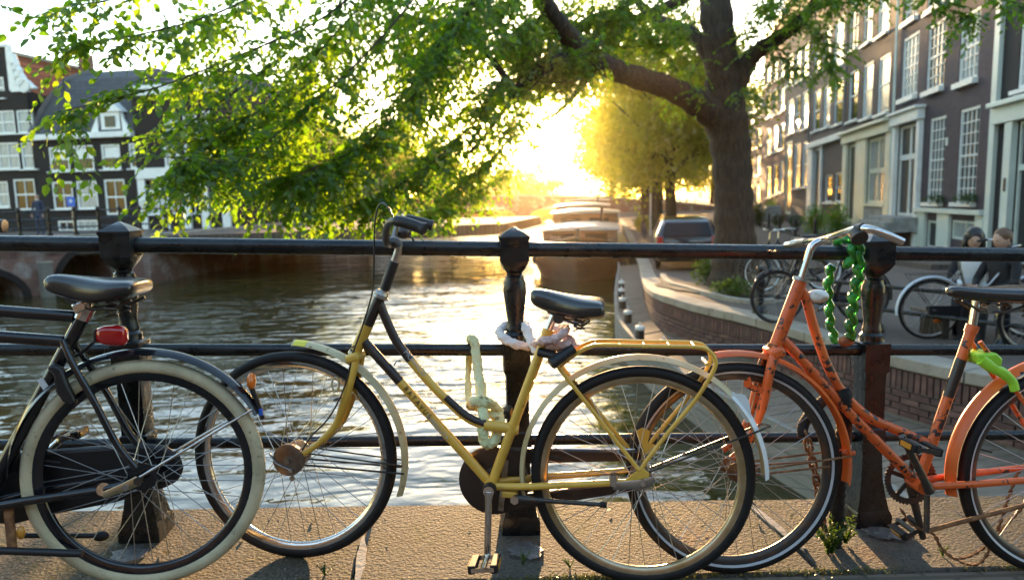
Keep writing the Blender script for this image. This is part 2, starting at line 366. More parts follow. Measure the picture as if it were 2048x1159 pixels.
# bridge body below the edge (spandrel wall down to the water)
b = MB(); b.box((0, -2.2, -1.45), (30, 4.6, 1.7)); tag(b.build('bridge_body', M['brick_dark'], smooth=False), kind='structure')

# pale lime streaks over the joints and lead patches in front of the posts
def blob_patch(name, cx, cy, rx, ry, mat, parent, z=.004, n=22, rot=0., h=.004, seed=0):
    r = random.Random(seed); b = MB(); pts = []
    for i in range(n):
        a = 2*math.pi*i/n; k = 1+r.uniform(-.22, .22)
        x = cx + math.cos(a)*rx*k*math.cos(rot) - math.sin(a)*ry*k*math.sin(rot); y = cy + math.cos(a)*rx*k*math.sin(rot) + math.sin(a)*ry*k*math.cos(rot)
        pts.append((x, y))
    g = lambda off: (lambda x, y: deck_z(x)+off)
    b.slab(pts, g(-.002), g(z))
    return b.build(name, mat, parent, auto=60)
blob_patch('lime_streak', j1+.004, -.22, .017, .15, M['coping'], edge, .0045, rot=.05, seed=4)
blob_patch('lime_streak', j1+jl+.0, -.05, .015, .20, M['coping'], edge, .0045, rot=.10, seed=5)
for k, (px, py, rx, ry) in enumerate(((255, 1112, .052, .06), (1050, 1103, .06, .055), (1775, 1068, .075, .05))):
    q = on_deck(px, py); blob_patch('lead_patch', q.x, q.y, rx, ry, M['lead'], edge, .008, seed=20+k, rot=-.3)

# ---- railing: three cast posts and three rails
POST_X = (-1.323, 0.0, 1.323); RZ = (1.0236, .6645, .3315)
def section(z, a, k, n=24, flute=0.0):
    out = []
    for i in range(n):
        t = 2*math.pi*i/n; c, s_ = math.cos(t), math.sin(t)
        sq = a/max(abs(c), abs(s_)); r = a*(1-k) + min(sq, a*1.38)*k
        r *= 1 - flute*(0.5+0.5*math.cos(8*t))
        out.append(Vector((c*r, s_*r, z)))
    return out
rail_root = empty('bridge_railing', (0, 0, 0))
tag(rail_root, 'black painted iron railing with cast posts on the stone edge of the bridge', 'railing')
def post_parts(x, mir):
    z0 = deck_z(x)
    def put(name, secs, par):
        b = MB(); b.rings([[q+Vector((x, 0, z0)) for q in section(*s_)] for s_ in secs]); return b.build(name, M['rail_black'], par, auto=35)
    p = put('post', [(.06, .062, 1), (.115, .052, 1), (.18, .043, 1), (.29, .038, 1), (.292, .046, 1), (.37, .046, 1), (.375, .040, 1), (.58, .040, 1), (.592, .048, 1), (.695, .049, 1), (.70, .040, .4),
             (.708, .041, 0), (.722, .041, 0), (.732, .033, 0), (.745, .034, 0), (.752, .031, 0), (.77, .0295, 0, 24, .05), (.83, .037, 0, 24, .07), (.875, .0425, 0, 24, .07), (.905, .0405, 0, 24, .05), (.92, .033, 0), (.928, .033, 0), (.933, .027, 0), (.942, .028, 0),
             (.955, .040, .3), (.972, .047, .7), (.985, .049, 1)], rail_root)
    put('block', [(.984, .050, 1), (1.058, .050, 1)], p)
    put('cap', [(1.0575, .052, 1), (1.066, .054, 1), (1.070, .053, 1), (1.084, .034, 1), (1.102, .002, 1)], p)
    put('base', [(-.006, .070, 1), (.045, .070, 1), (.062, .0625, 1)], p)
    b = MB(); b.prism([(0, .0), (0, .30), (.035, .30), (.055, .14), (.10, .05), (.10, 0)], -.018, .018)
    bo = b.build('stay', M['rail_black'], p, auto=30); bo.matrix_world = Matrix.Translation((x, .03, z0)) @ Matrix.Rotation(math.radians(90), 4, 'Z')
for x in POST_X: post_parts(x, 0)
ends = (-2.646,) + POST_X + (2.646, 3.97)
for name, z, r in (('top_rail', RZ[0], .0268), ('middle_rail', RZ[1], .0215), ('lower_rail', RZ[2], .0195)):
    for a, c in zip(ends[:-1], ends[1:]):
        b = MB(); n = 14
        pts = [Vector((a+(c-a)*i/n, 0, z+deck_z(a+(c-a)*i/n))) for i in range(n+1)]
        b.tube(pts, r, 16); b.build(name, M['rail_black'], rail_root, auto=60)

# ---- water
def mk_water():
    mt, N, L, b = newmat('canal_water')
    b.inputs['Base Color'].default_value = (.040, .034, .010, 1); b.inputs['Roughness'].default_value = .04; b.inputs['IOR'].default_value = 1.42
    co = coords(N, L, (.8, 1.7, 1.0)); co2 = coords(N, L, (1.0, 1.4, 1))
    n1 = noise(N, L, co, 1.25, 2, .5, .5); n2 = noise(N, L, co2, 4.2, 2, .5, .5); n3 = noise(N, L, co, .38, 2, .5)
    calm = ramp(N, L, noise(N, L, coords(N, L, (.5, 1.0, 1)), .22, 3), [(.36, .30), (.60, 1.)])
    a = N.new('ShaderNodeMath'); a.operation = 'MULTIPLY_ADD'; L.new(n2, a.inputs[0]); a.inputs[1].default_value = .16; L.new(n1, a.inputs[2])
    a2 = N.new('ShaderNodeMath'); a2.operation = 'MULTIPLY_ADD'; L.new(n3, a2.inputs[0]); a2.inputs[1].default_value = 1.1; L.new(a.outputs[0], a2.inputs[2])
    bn = bump(N, L, b, a2.outputs[0], .4, .15); sc = N.new('ShaderNodeMath'); sc.operation = 'MULTIPLY'; L.new(calm, sc.inputs[0]); sc.inputs[1].default_value = .75; L.new(sc.outputs[0], bn.inputs['Strength'])
    return mt
M['water'] = mk_water()
b = MB(); b.add([(-150, -40, WATER), (150, -40, WATER), (150, 400, WATER), (-150, 400, WATER)], [(0, 1, 2, 3)])
tag(b.build('canal_water', M['water'], smooth=False), kind='structure')

# ---- right quay: curved edge read off the photograph, then on along the canal
QPX = [(2300, 815), (2048, 765), (1902, 737), (1771, 708), (1641, 674), (1560, 650), (1480, 629), (1421, 617), (1362, 602), (1318, 588), (1295, 573), (1286, 556), (1280, 528)]
QE = [on_street(x, y) for x, y in QPX]
QE = [Vector((q.x, q.y, 0)) for q in QE]
q0 = QE[-1]
for d in (3, 6, 12, 20, 32, 48, 70, 100): QE.append(Vector((q0.x+.215*d, q0.y+d, 0)))
QE = [Vector((QE[0].x+.4, -1.5, 0))] + QE
QP = smoothpath(QE, 6)
def path_normals(P):
    out = []
    for i in range(len(P)):
        t = (P[min(i+1, len(P)-1)]-P[max(i-1, 0)]).normalized(); out.append(Vector((t.y, -t.x, 0)))   # to the right of travel: inland
    return out
QN = path_normals(QP)
FAC_O = Vector((15.2, 19.0, 0)); FAC_AZ = math.radians(16.2); FAC_D = Vector((math.sin(FAC_AZ), math.cos(FAC_AZ), 0))
def facade_x(y): return FAC_O.x + (y-FAC_O.y)*math.tan(FAC_AZ)
# street
b = MB(); vs_ = []; fs_ = []
ks = [i for i in range(len(QP))]
for i in ks:
    p = QP[i] + QN[i]*.30; xr = max(facade_x(p.y)+6, p.x+4)
    for t in (0, .15, .4, 1.0): vs_.append((p.x+(xr-p.x)*t, p.y, street_z(p.y)))
n = 4
for i in range(len(ks)-1):
    for k in range(n-1): fs_.append((i*n+k, i*n+k+1, (i+1)*n+k+1, (i+1)*n+k))
b.add(vs_, fs_); tag(b.build('quay_street', M['paving'], smooth=False), kind='structure')
# quay wall core + coping + bricks
qroot = empty('quay_wall', (QP[0].x, QP[0].y, WATER)); tag(qroot, 'curved brick quay wall with pale stone coping above the landing', 'quay wall')
iq = Matrix.Translation(-Vector(qroot.location))
def qloc(P): return [Vector(p)-Vector(qroot.location) for p in P]
core = MB(); ring = []
for p, nn in zip(QP, QN):
    zt = street_z(p.y)-.105
    ring.append(qloc([(p.x+.022*nn.x, p.y+.022*nn.y, WATER-.6), (p.x+.022*nn.x, p.y+.022*nn.y, zt), (p.x+.4*nn.x, p.y+.4*nn.y, zt), (p.x+.4*nn.x, p.y+.4*nn.y, WATER-.6)]))
core.rings(ring, True); core.build('wall_core', M['mortar'], qroot, smooth=False)
# coping stones of about 1 m
def walk(P, step, s0=0.0):
    S = [0]
    for i in range(1, len(P)): S.append(S[-1]+(P[i]-P[i-1]).length)
    out = []; s = s0; i = 0
    while s < S[-1]:
        while S[i+1] < s: i += 1
        t = (s-S[i])/(S[i+1]-S[i]); p = P[i].lerp(P[i+1], t); tg = (P[i+1]-P[i]).normalized()
        out.append((s, p, tg)); s += step
    return out
cs = walk(QP, 1.05)
for (s, p, t), (s2, p2, t2) in zip(cs[:-1], cs[1:]):
    if p.y > 60: break
    nn = Vector((t.y, -t.x, 0)); n2 = Vector((t2.y, -t2.x, 0)); g = t*.006; r = []
    mid = (p+p2)/2 + (nn+n2).normalized()*0  # follow the curve with one middle section
    pm_ = min(QP, key=lambda q: abs(q.y-(p.y+p2.y)/2)); nm = ((nn+n2)/2).normalized()
    mz = p.lerp(p2, .5)
    if (pm_-mz).length < .3: mz = pm_
    for q, w in ((p+g, nn), (mz, nm), (p2-g, n2)):
        z = street_z(q.y)
        r.append(qloc([(q.x-.03*w.x, q.y-.03*w.y, z-.105), (q.x-.03*w.x, q.y-.03*w.y, z+.012), (q.x+.34*w.x, q.y+.34*w.y, z+.012), (q.x+.34*w.x, q.y+.34*w.y, z-.105)]))
    bb = MB(); bb.rings(r, True); bb.build('coping_stone', M['coping'], qroot, smooth=False, bevel=.012)
# bricks, soldier course on top, stretchers below
bme = {}
def brick_mesh(kind, mi):
    if (kind, mi) not in bme:
        w, h = ((.205, .058) if kind == 0 else (.058, .195)); bb = MB()
        x, z, y, c = w/2, h/2, .035, .004
        bb.add([(-x, 0, -z), (x, 0, -z), (x, 0, z), (-x, 0, z), (-x+c, -y, -z+c), (x-c, -y, -z+c), (x-c, -y, z-c), (-x+c, -y, z-c)],
               [(4, 5, 6, 7), (0, 1, 5, 4), (1, 2, 6, 5), (2, 3, 7, 6), (3, 0, 4, 7)])
        bme[(kind, mi)] = bb.mesh('brick', M['brick%d' % mi])
    return bme[(kind, mi)]
blist = []
for row in range(9):
    kind = 1 if row == 0 else 0
    for s, p, t in walk(QP, .068 if kind else .217, 3.4 + (.108 if row % 2 else 0)):
        if p.y > 13.5: break
        z = street_z(p.y)-.12-(.10 if kind else .20+.031+.068*(row-1)+.006)
        if z < DECK+.03 or p.y < 1.0: continue
        blist.append((p, t, z, kind))
blist.sort(key=lambda q: (q[0]-CAM).length)
far = MB()
for i, (p, t, z, kind) in enumerate(blist):
    ang = math.atan2(-t.y, -t.x); nn = Vector((t.y, -t.x, 0))
    pos = Vector((p.x, p.y, z)) + nn*(.024+random.uniform(0, .006)) - Vector(qroot.location)
    if i < 300:
        o = bpy.data.objects.new('brick', brick_mesh(kind, random.randrange(3))); link(o, qroot); o.location = pos; o.rotation_euler = (0, random.uniform(-.006, .006), ang)
    else:
        me = brick_mesh(kind, 0); R = Matrix.Rotation(ang, 3, 'Z')
        far.add([R @ v.co + pos for v in me.vertices], [tuple(pl.vertices) for pl in me.polygons], random.randrange(3))
tag(far.build('brickwork', [M['brick0'], M['brick1'], M['brick2']], qroot, smooth=False), kind='stuff')

# ---- landing: planks across, board facing, white-capped posts
LPX = [(1238, 536), (1234, 560), (1232, 600), (1240, 640), (1290, 695), (1400, 765), (1560, 850), (1700, 925)]
LP = [at_z(x, y, DECK) for x, y in LPX]; LP = [Vector((p.x, p.y, 0)) for p in LP][::-1]
LP = [Vector((3.15, .6, 0))] + LP + [Vector((5.6, 23.0, 0))]
LPs = smoothpath(LP, 8)
land = empty('landing_stage', (LPs[0].x, LPs[0].y, DECK)); tag(land, 'low timber landing stage of brown planks along the curved quay wall', 'landing stage')
lo = Vector(land.location)
def quay_x(y):
    for a, c in zip(QP[:-1], QP[1:]):
        if a.y <= y <= c.y: return a.x+(c.x-a.x)*(y-a.y)/(c.y-a.y+1e-9)
    return QP[-1].x
ws = walk(LPs, .13)
for (s, p, t), (s2, p2, t2) in zip(ws[:-1], ws[1:]):
    if p2.y > 21: break
    e = .004; xa, xb = quay_x(p.y+.35)+.0, quay_x(p2.y+.35)+.0
    ya, yb = p.y+.35, p2.y+.35
    dz = random.uniform(-.004, .004); bb = MB()
    bb.slab([tuple((p+t*e-lo)[:2]), tuple((Vector((xa, ya, 0))+t*e-lo)[:2]), tuple((Vector((xb, yb, 0))-t*e-lo)[:2]), tuple((p2-t*e-lo)[:2])], -.05, dz)
    bb.build('deck_plank', M['plank'], land, smooth=False)
bb = MB(); bb.rings([[Vector((p.x+.06, p.y, WATER-.4))-lo, Vector((p.x+.06, p.y, DECK-.06))-lo, Vector((p.x+.3, p.y, DECK-.06))-lo, Vector((p.x+.3, p.y, WATER-.4))-lo] for p in LPs]); bb.build('substructure', M['dark_fill'], land, smooth=False)
LN = path_normals(LPs)
for k in range(6):
    z1 = DECK-.005-k*.112+.03*(k == 0); z0 = DECK-.11-k*.112; bb = MB(); r = []
    off = -.028-.012*(k == 0)-random.uniform(0, .006)
    for p, nn in zip(LPs, LN):
        a = p+nn*off; c = p+nn*.03
        r.append([Vector((a.x, a.y, z0))-lo, Vector((a.x, a.y, z1))-lo, Vector((c.x, c.y, z1))-lo, Vector((c.x, c.y, z0))-lo])
    bb.rings(r); bb.build('facing_board', M['plank_grey'], land, smooth=False)
names6 = ['nearest white-capped mooring post on the landing stage, closest to the yellow bicycle rack', 'second nearest white-capped mooring post on the landing stage', 'third white-capped mooring post along the landing stage, where it starts to curve',
          'fourth white-capped mooring post along the landing stage from the near end', 'fifth white-capped mooring post along the landing stage from the near end', 'farthest white-capped mooring post at the canal end of the landing stage']
for (px, py), lab in zip([(1327, 690), (1280, 660), (1256, 628), (1245, 602), (1243, 583), (1243, 567)], names6):
    q = at_z(px, py, -.95); t = empty('mooring_post', (q.x, q.y, DECK)); tag(t, lab, 'mooring post', 'white-capped posts on the landing')
    bb = MB(); bb.tube([(0, 0, -.6), (0, 0, .16)], [.075, .072], 12); bb.build('shaft', M['hull'], t)
    bb = MB(); bb.tube([(0, 0, .155), (0, 0, .165), (0, 0, .20), (0, 0, .222), (0, 0, .228)], [.076, .080, .080, .055, .02], 14); c = bb.build('cap', M['white_plastic'], t, auto=30)
    bb = MB(); bb.tube([(0, 0, .222), (0, 0, .262)], .010, 8); bb.ball((0, 0, .268), .016, 8, 6); bb.build('knob', M['white_plastic'], c)

# ---- soil bed round the big tree and its stone edging
TREE = on_street(1468, 574)
b = MB(); pts = []
for i in range(28):
    a = 2*math.pi*i/28; k = 1+.10*math.sin(3*a+1)+random.uniform(-.05, .05); pts.append((TREE.x-.15+1.25*k*math.cos(a), TREE.y-.1+1.75*k*math.sin(a)))
b.slab(pts, lambda x, y: street_z(y)-.02, lambda x, y: street_z(y)+.03)
tag(b.build('soil_bed', M['soil'], auto=60), kind='structure')
EPX = [(1330, 552), (1345, 568), (1380, 578), (1430, 592), (1500, 606), (1560, 600), (1620, 585)]
EP = smoothpath([on_street(x, y) for x, y in EPX], 5); EN = path_normals(EP)
kr = []
for p, nn in zip(EP, EN):
    z = street_z(p.y); kr.append([Vector((p.x, p.y, z-.05)), Vector((p.x, p.y, z+.07)), Vector((p.x+.12*nn.x, p.y+.12*nn.y, z+.07)), Vector((p.x+.12*nn.x, p.y+.12*nn.y, z-.05))])
b = MB(); b.rings(kr); tag(b.build('soil_bed_kerb', M['coping'], smooth=False, bevel=.01), kind='structure')

# ---- low quay railing with short posts
qr = empty('quay_railing', on_street(1519, 627)); tag(qr, 'low black two-bar railing with short posts along the quay edge', 'railing')
qo = Vector(qr.location)
RPX = [(1519, 627), (1750, 662), (2003, 700), (2300, 742)]
RP = [on_street(x, y) for x, y in RPX]
for p in RP:
    bb = MB(); q = p-qo
    prof = [(0, .105), (.06, .10), (.10, .072), (.14, .062), (.40, .058), (.42, .07), (.47, .07), (.49, .055), (.56, .05), (.60, .06), (.64, .06), (.67, .04), (.68, .01)]
    bb.tube([q+Vector((0, 0, z)) for z, r in prof], [r for z, r in prof], 14); bb.build('post', M['rail_black'], qr, auto=35)
for za, name in ((.55, 'upper_bar'), (.27, 'lower_bar')):
    for a, c in zip(RP[:-1], RP[1:]):
        bb = MB(); bb.tube([a-qo+Vector((0, 0, za)), c-qo+Vector((0, 0, za))], .024, 10); bb.build(name, M['rail_black'], qr)

# ================================================================== BUILDINGS
def fac_uv(E, px, py, off=0.0):
    """pixel -> (x, z) on the facade plane (local y = off) of the building frame E"""
    Mi = E.matrix_world.inverted(); o = Mi @ CAM; d = Mi.to_3x3() @ ray(px, py); t = (off-o.y)/d.y; q = o+d*t
    return q.x, q.z
def frame_at(name, origin, xdir):
    x = Vector((xdir.x, xdir.y, 0)).normalized(); y = Vector((-x.y, x.x, 0)); mt = Matrix((x, y, Vector((0, 0, 1)))).transposed().to_4x4(); mt.translation = origin
    e = bpy.data.objects.new(name, None); col.objects.link(e); e.matrix_world = mt; bpy.context.view_layer.update(); return e
def wall_holes(x0, x1, z0, z1, holes, reveal=.14, th=.0):
    xs = sorted({x0, x1, *[h[0] for h in holes], *[h[2] for h in holes]}); zs = sorted({z0, z1, *[h[1] for h in holes], *[h[3] for h in holes]})
    xs = [x for x in xs if x0 <= x <= x1]; zs = [z for z in zs if z0 <= z <= z1]; b = MB()
    for i in range(len(xs)-1):
        for k in range(len(zs)-1):
            cx, cz = (xs[i]+xs[i+1])/2, (zs[k]+zs[k+1])/2
            if any(h[0] < cx < h[2] and h[1] < cz < h[3] for h in holes): continue
            b.add([(xs[i], 0, zs[k]), (xs[i+1], 0, zs[k]), (xs[i+1], 0, zs[k+1]), (xs[i], 0, zs[k+1])], [(0, 1, 2, 3)])
    for h in holes:
        a, c, d, e = h
        b.add([(a, 0, c), (d, 0, c), (d, 0, e), (a, 0, e), (a, reveal, c), (d, reveal, c), (d, reveal, e), (a, reveal, e)], [(0, 1, 5, 4), (1, 2, 6, 5), (2, 3, 7, 6), (3, 0, 4, 7), (4, 5, 6, 7)])
    return b
pane_me = {}
def pane_mesh(w, h, mname):
    k = (round(w, 2), round(h, 2), mname)
    if k not in pane_me:
        bb = MB(); bb.box((0, 0, 0), (w, .006, h)); pane_me[k] = bb.mesh('pane', M[mname])
    return pane_me[k]
def window(E, x0, z0, x1, z1, nx=2, ny=2, fmat='white_paint', gmat='glass', fw=.07, bar=.03, y=.07, sill=None, meet=True, panes=True):
    b = MB(); w, h = x1-x0, z1-z0
    if gmat == 'glass' and random.random() < .30: gmat = 'glass_curtain'
    b.box((x0+fw/2, y, (z0+z1)/2), (fw, .08, h)); b.box((x1-fw/2, y, (z0+z1)/2), (fw, .08, h))
    b.box(((x0+x1)/2, y-.001, z1-fw/2), (w-2*fw, .08, fw)); b.box(((x0+x1)/2, y-.001, z0+fw/2), (w-2*fw, .08, fw))
    ix0, ix1, iz0, iz1 = x0+fw, x1-fw, z0+fw, z1-fw
    for i in range(1, nx): b.box((ix0+(ix1-ix0)*i/nx, y+.004, (iz0+iz1)/2), (bar, .05, iz1-iz0))
    for k in range(1, ny):
        t = bar*2 if (meet and ny > 1 and k == ny//2) else bar
        b.box(((ix0+ix1)/2, y+.006, iz0+(iz1-iz0)*k/ny), (ix1-ix0, .05, t))
    if sill: b.box(((x0+x1)/2, -.05, z0-sill/2), (w+.16, .22, sill))
    wo = b.build('window', M[fmat], E, smooth=False)
    if panes:
        pw, ph = (ix1-ix0)/nx, (iz1-iz0)/ny
        for i in range(nx):
            for k in range(ny):
                o = bpy.data.objects.new('pane', pane_mesh(pw, ph, gmat)); link(o, wo)
                o.location = (ix0+pw*(i+.5), y+.025, iz0+ph*(k+.5)); o.rotation_euler = (random.uniform(-.006, .006), 0, random.uniform(-.006, .006))
    else:
        o = bpy.data.objects.new('pane', pane_mesh(ix1-ix0, iz1-iz0, gmat)); link(o, wo); o.location = ((ix0+ix1)/2, y+.025, (iz0+iz1)/2)
    return wo
def block(name, E, x0, x1, y0, y1, z0, z1, mat, bevel=0):
    b = MB(); b.box(((x0+x1)/2, (y0+y1)/2, (z0+z1)/2), (x1-x0, y1-y0, z1-z0)); return b.build(name, M[mat], E, smooth=False, bevel=bevel)
def shell(E, x0, x1, z0, z1, holes, mat, depth=9.0, reveal=.14, roof='slate', roofh=1.2):
    b = wall_holes(x0, x1, z0, z1, holes, reveal)
    b.add([(x0, 0, z0), (x0, depth, z0), (x0, depth, z1), (x0, 0, z1)], [(0, 1, 2, 3)]); b.add([(x1, 0, z0), (x1, depth, z0), (x1, depth, z1), (x1, 0, z1)], [(0, 3, 2, 1)])
    b.add([(x0, depth, z0), (x1, depth, z0), (x1, depth, z1), (x0, depth, z1)], [(0, 3, 2, 1)])
    w = b.build('wall', M[mat], E, smooth=False)
    b = MB(); b.add([(x0, -.05, z1+.004), (x1, -.05, z1+.004), (x1, depth, z1+.004), (x0, depth, z1+.004), (x0+.5, depth/2, z1+roofh), (x1-.5, depth/2, z1+roofh)], [(0, 1, 5, 4), (2, 3, 4, 5), (1, 2, 5), (3, 0, 4)])
    b.build('roof', M[roof], E, smooth=False)
    return w

# ---- right-hand row; facade frame: local x runs from far (left in view) to near (right in view)
def right_house(label, pxl, pxr, wins, mat, ztop, doors=(), nx=2, ny=2, fmat='white_paint', sill=.10, name='canal_house', holes_only=()):
    E = frame_at(name, Vector((FAC_O.x, FAC_O.y, -.62)), -FAC_D)
    xl = fac_uv(E, pxl, 300)[0]; xr = fac_uv(E, pxr, 300)[0]
    # origin at the far lower corner of the house
    E.matrix_world = Matrix.Translation(-FAC_D*xl) @ E.matrix_world; bpy.context.view_layer.update()
    W = xr-xl; tag(E, label, 'house', 'canal houses on the right'); rects = []
    for wv in wins:
        a, c, d, e = wv[:4]; m_ = (a+d)/2
        x0, x1 = fac_uv(E, a, (c+e)/2)[0], fac_uv(E, d, (c+e)/2)[0]; z1, z0 = fac_uv(E, m_, c)[1], fac_uv(E, m_, e)[1]
        rects.append((max(.08, x0), z0, min(W-.08, x1), z1)+tuple(wv[4:]))
    return E, W, rects

def finish(E, W, rects, mat, ztop, fmat='white_paint', sill=.10, roof='slate', depth=9):
    shell(E, 0, W, -.4, ztop, [r[:4] for r in rects], mat, depth, roof=roof)
    for r in rects:
        kw = dict(r[4]) if len(r) > 4 else {}
        kw.setdefault('fmat', fmat); kw.setdefault('sill', sill); window(E, r[0], r[1], r[2], r[3], **kw)
    block('cornice', E, .002, W-.002, -.25, -.001, ztop-.45, ztop+.02, 'white_paint', .02)

# purple-brown house with the many-paned sashes
g46 = dict(nx=4, ny=6, fw=.09, bar=.028, sill=.16); g48 = dict(nx=4, ny=8, fw=.09, bar=.028, sill=.12)
E, W, R = right_house('purple-brown brick canal house with white many-paned sash windows and a white doorway', 1787, 1984,
    [(1805, 71, 1836, 193, g46), (1855, 45, 1890, 177, g46), (1920, 24, 1958, 160, g46), (1812, -62, 1837, 38, g46), (1858, -105, 1890, 12, g46), (1920, -150, 1956, -20, g46),
     (1857, 235, 1888, 405, g48), (1916, 216, 1955, 405, g48)], 'brick_purple', 0)
zt = fac_uv(E, 1880, -330)[1]
# doorway
dx0, dx1 = fac_uv(E, 1796, 330)[0], fac_uv(E, 1838, 330)[0]; dz0, dz1 = fac_uv(E, 1816, 432)[1], fac_uv(E, 1816, 250)[1]
R2 = R + [(dx0, dz0, dx1, dz1, dict(nx=2, ny=1, fw=.10, bar=.16, sill=None, gmat='door_dark', panes=True, y=.08))]
bx = [(fac_uv(E, 1853, 470)[0], fac_uv(E, 1865, 496)[1], fac_uv(E, 1878, 470)[0], fac_uv(E, 1865, 441)[1], dict(nx=1, ny=1, gmat='door_dark', sill=None, fmat='pale_paint')),
      (fac_uv(E, 1902, 470)[0], fac_uv(E, 1925, 480)[1], fac_uv(E, 1955, 470)[0], fac_uv(E, 1925, 441)[1], dict(nx=2, ny=1, gmat='glass', sill=None, fmat='pale_paint'))]
finish(E, W, R2+bx, 'brick_purple', zt)
lz = fac_uv(E, 1900, 417)[1]; lx0 = fac_uv(E, 1838, 420)[0]
block('ledge', E, lx0, W-.05, -.22, -.001, lz-.14, lz, 'pale_paint', .01)
for xa, xb in ((lx0+.02, bx[0][0]), (bx[0][2], bx[1][0]), (bx[1][2], W-.06)): block('plinth', E, xa, xb, -.10, -.002, -.3, lz-.142, 'pale_paint', .008)
tz = fac_uv(E, 1816, 432)[1]
for xa in (dx0-.32, dx1+.02): block('pilaster', E, xa, xa+.30, -.16, -.002, -.2, dz1+.05, 'white_paint', .01)
block('entablature', E, dx0-.4, dx1+.4, -.26, -.003, dz1+.051, dz1+.42, 'white_paint', .02); block('door_cornice', E, dx0-.5, dx1+.5, -.38, -.004, dz1+.421, dz1+.52, 'white_paint', .02)
block('transom', E, dx0+.1, dx1-.1, .03, .12, dz0+(dz1-dz0)*.62, dz0+(dz1-dz0)*.68, 'white_paint')
bb = MB(); bb.box(((dx0+dx1)/2, .115, dz0+(dz1-dz0)*.84), (dx1-dx0-.2, .01, (dz1-dz0)*.30)); bb.build('fanlight', M['glass'], E, smooth=False)
bb = MB()
for i in range(3): bb.box(((dx0+dx1)/2, -.45-.28*(2-i)*.5, tz-.09-.17*(2-i)), (dx1-dx0+1.0, .9+.28*(2-i), .17))
bb.build('stoop', M['grey_stone'], E, smooth=False, bevel=.01)
nz = fac_uv(E, 1894, 283); block('number_plate', E, nz[0]-.09, nz[0]+.09, -.02, -.002, nz[1]-.12, nz[1]+.12, 'pale_paint')
H2 = E
T0 = MB(); T0.tube([(.10, -.09, .3), (.10, -.09, zt-.4)], .05, 8); T0.build('drainpipe', M['pale_paint'], E)
# dark house at the right edge with the pale portal
E, W, R = right_house('near-black house at the right edge with a pale painted portal and dark door', 1984, 2300, [(2040, 10, 2110, 170, dict(nx=2, ny=2, sill=.1, fw=.12))], 'brick_dark', 0)
zt = fac_uv(E, 2020, -420)[1]; x_a, x_b = fac_uv(E, 1986, 300)[0], fac_uv(E, 2008, 300)[0]
d0, d1 = fac_uv(E, 2032, 350)[0], fac_uv(E, 2105, 350)[0]; dz0, dz1 = -.1, fac_uv(E, 2040, 243)[1]
finish(E, W, R+[(d0, dz0, d1, dz1, dict(nx=1, ny=1, gmat='door_dark', fw=.08, sill=None, fmat='brick_dark' if False else 'pale_paint'))], 'brick_dark', zt)
block('tall_pilaster', E, .02, .34, -.12, -.002, 0, zt-.5, 'pale_paint', .01)
block('portal_pilaster', E, d0-.42, d0-.02, -.16, -.002, -.1, dz1+.02, 'pale_paint', .01)
block('portal_entablature', E, .345, d1+.5, -.2, -.003, dz1+.021, dz1+.45, 'pale_paint', .02); block('portal_cornice', E, .345, d1+.6, -.36, -.004, dz1+.451, dz1+.58, 'pale_paint', .02)
block('transom', E, d0+.08, d1-.08, .03, .12, dz0+(dz1-dz0)*.66, dz0+(dz1-dz0)*.70, 'pale_paint')
bb = MB(); bb.box((d0-.2, -.17, 1.9), (.10, .02, .34)); bb.build('bell_panel', M['door_dark'], E, smooth=False)
# brown house with cream shopfront
w23 = dict(nx=1, ny=2, fw=.08, sill=.1)
E, W, R = right_house('dark brown brick house with cream shopfront between the purple house and the grey ones', 1690, 1787,
    [(1698, 142, 1715, 241, w23), (1726, 127, 1745, 235, w23), (1756, 112, 1779, 226, w23), (1698, 8, 1716, 100, w23), (1728, -12, 1745, 86, w23), (1757, -35, 1779, 68, w23), (1728, -150, 1745, -60, w23), (1757, -175, 1779, -78, w23)], 'brick_brown', 0)
zt = fac_uv(E, 1740, -330)[1]; zs = fac_uv(E, 1740, 262)[1]
sd0, sd1 = fac_uv(E, 1696, 350)[0], fac_uv(E, 1714, 350)[0]; sw0, sw1 = fac_uv(E, 1735, 350)[0], fac_uv(E, 1774, 350)[0]; swz = fac_uv(E, 1755, 408)[1]
finish(E, W, R+[(sd0, .35, sd1, zs-.35, dict(nx=1, ny=1, fw=.14, gmat='door_dark', sill=None, fmat='cream_paint')), (sw0, swz, sw1, zs-.35, dict(nx=2, ny=2, fw=.14, bar=.10, gmat='glass_curtain', sill=.1, fmat='cream_paint'))], 'brick_brown', zt)
for xa, xb in ((.03, sd0-.02), (sd1+.02, sw0-.02), (sw1+.02, W-.03)): block('shop_pilaster', E, xa, xb, -.12, -.002, .2, zs-.30, 'cream_paint', .01)
block('shop_entablature', E, .01, W-.01, -.22, -.003, zs-.299, zs+.12, 'cream_paint', .02); block('shop_cornice', E, .01, W-.01, -.42, -.004, zs+.121, zs+.24, 'cream_paint', .02)
block('shop_plinth', E, sd1+.02, W-.03, -.10, -.003, -.2, swz-.12, 'grey_stone', .01)
bb = MB()
for i in range(3): bb.box(((sd0+sd1)/2, -.3-.14*(2-i), .25-.17*(2-i)), (sd1-sd0+.8, .6+.28*(2-i), .17))
bb.build('stoop', M['grey_stone'], E, smooth=False, bevel=.01)
T0 = MB(); T0.tube([(.08, -.09, zs+.3), (.08, -.09, zt-.4)], .05, 8); T0.build('drainpipe', M['lead'], E)
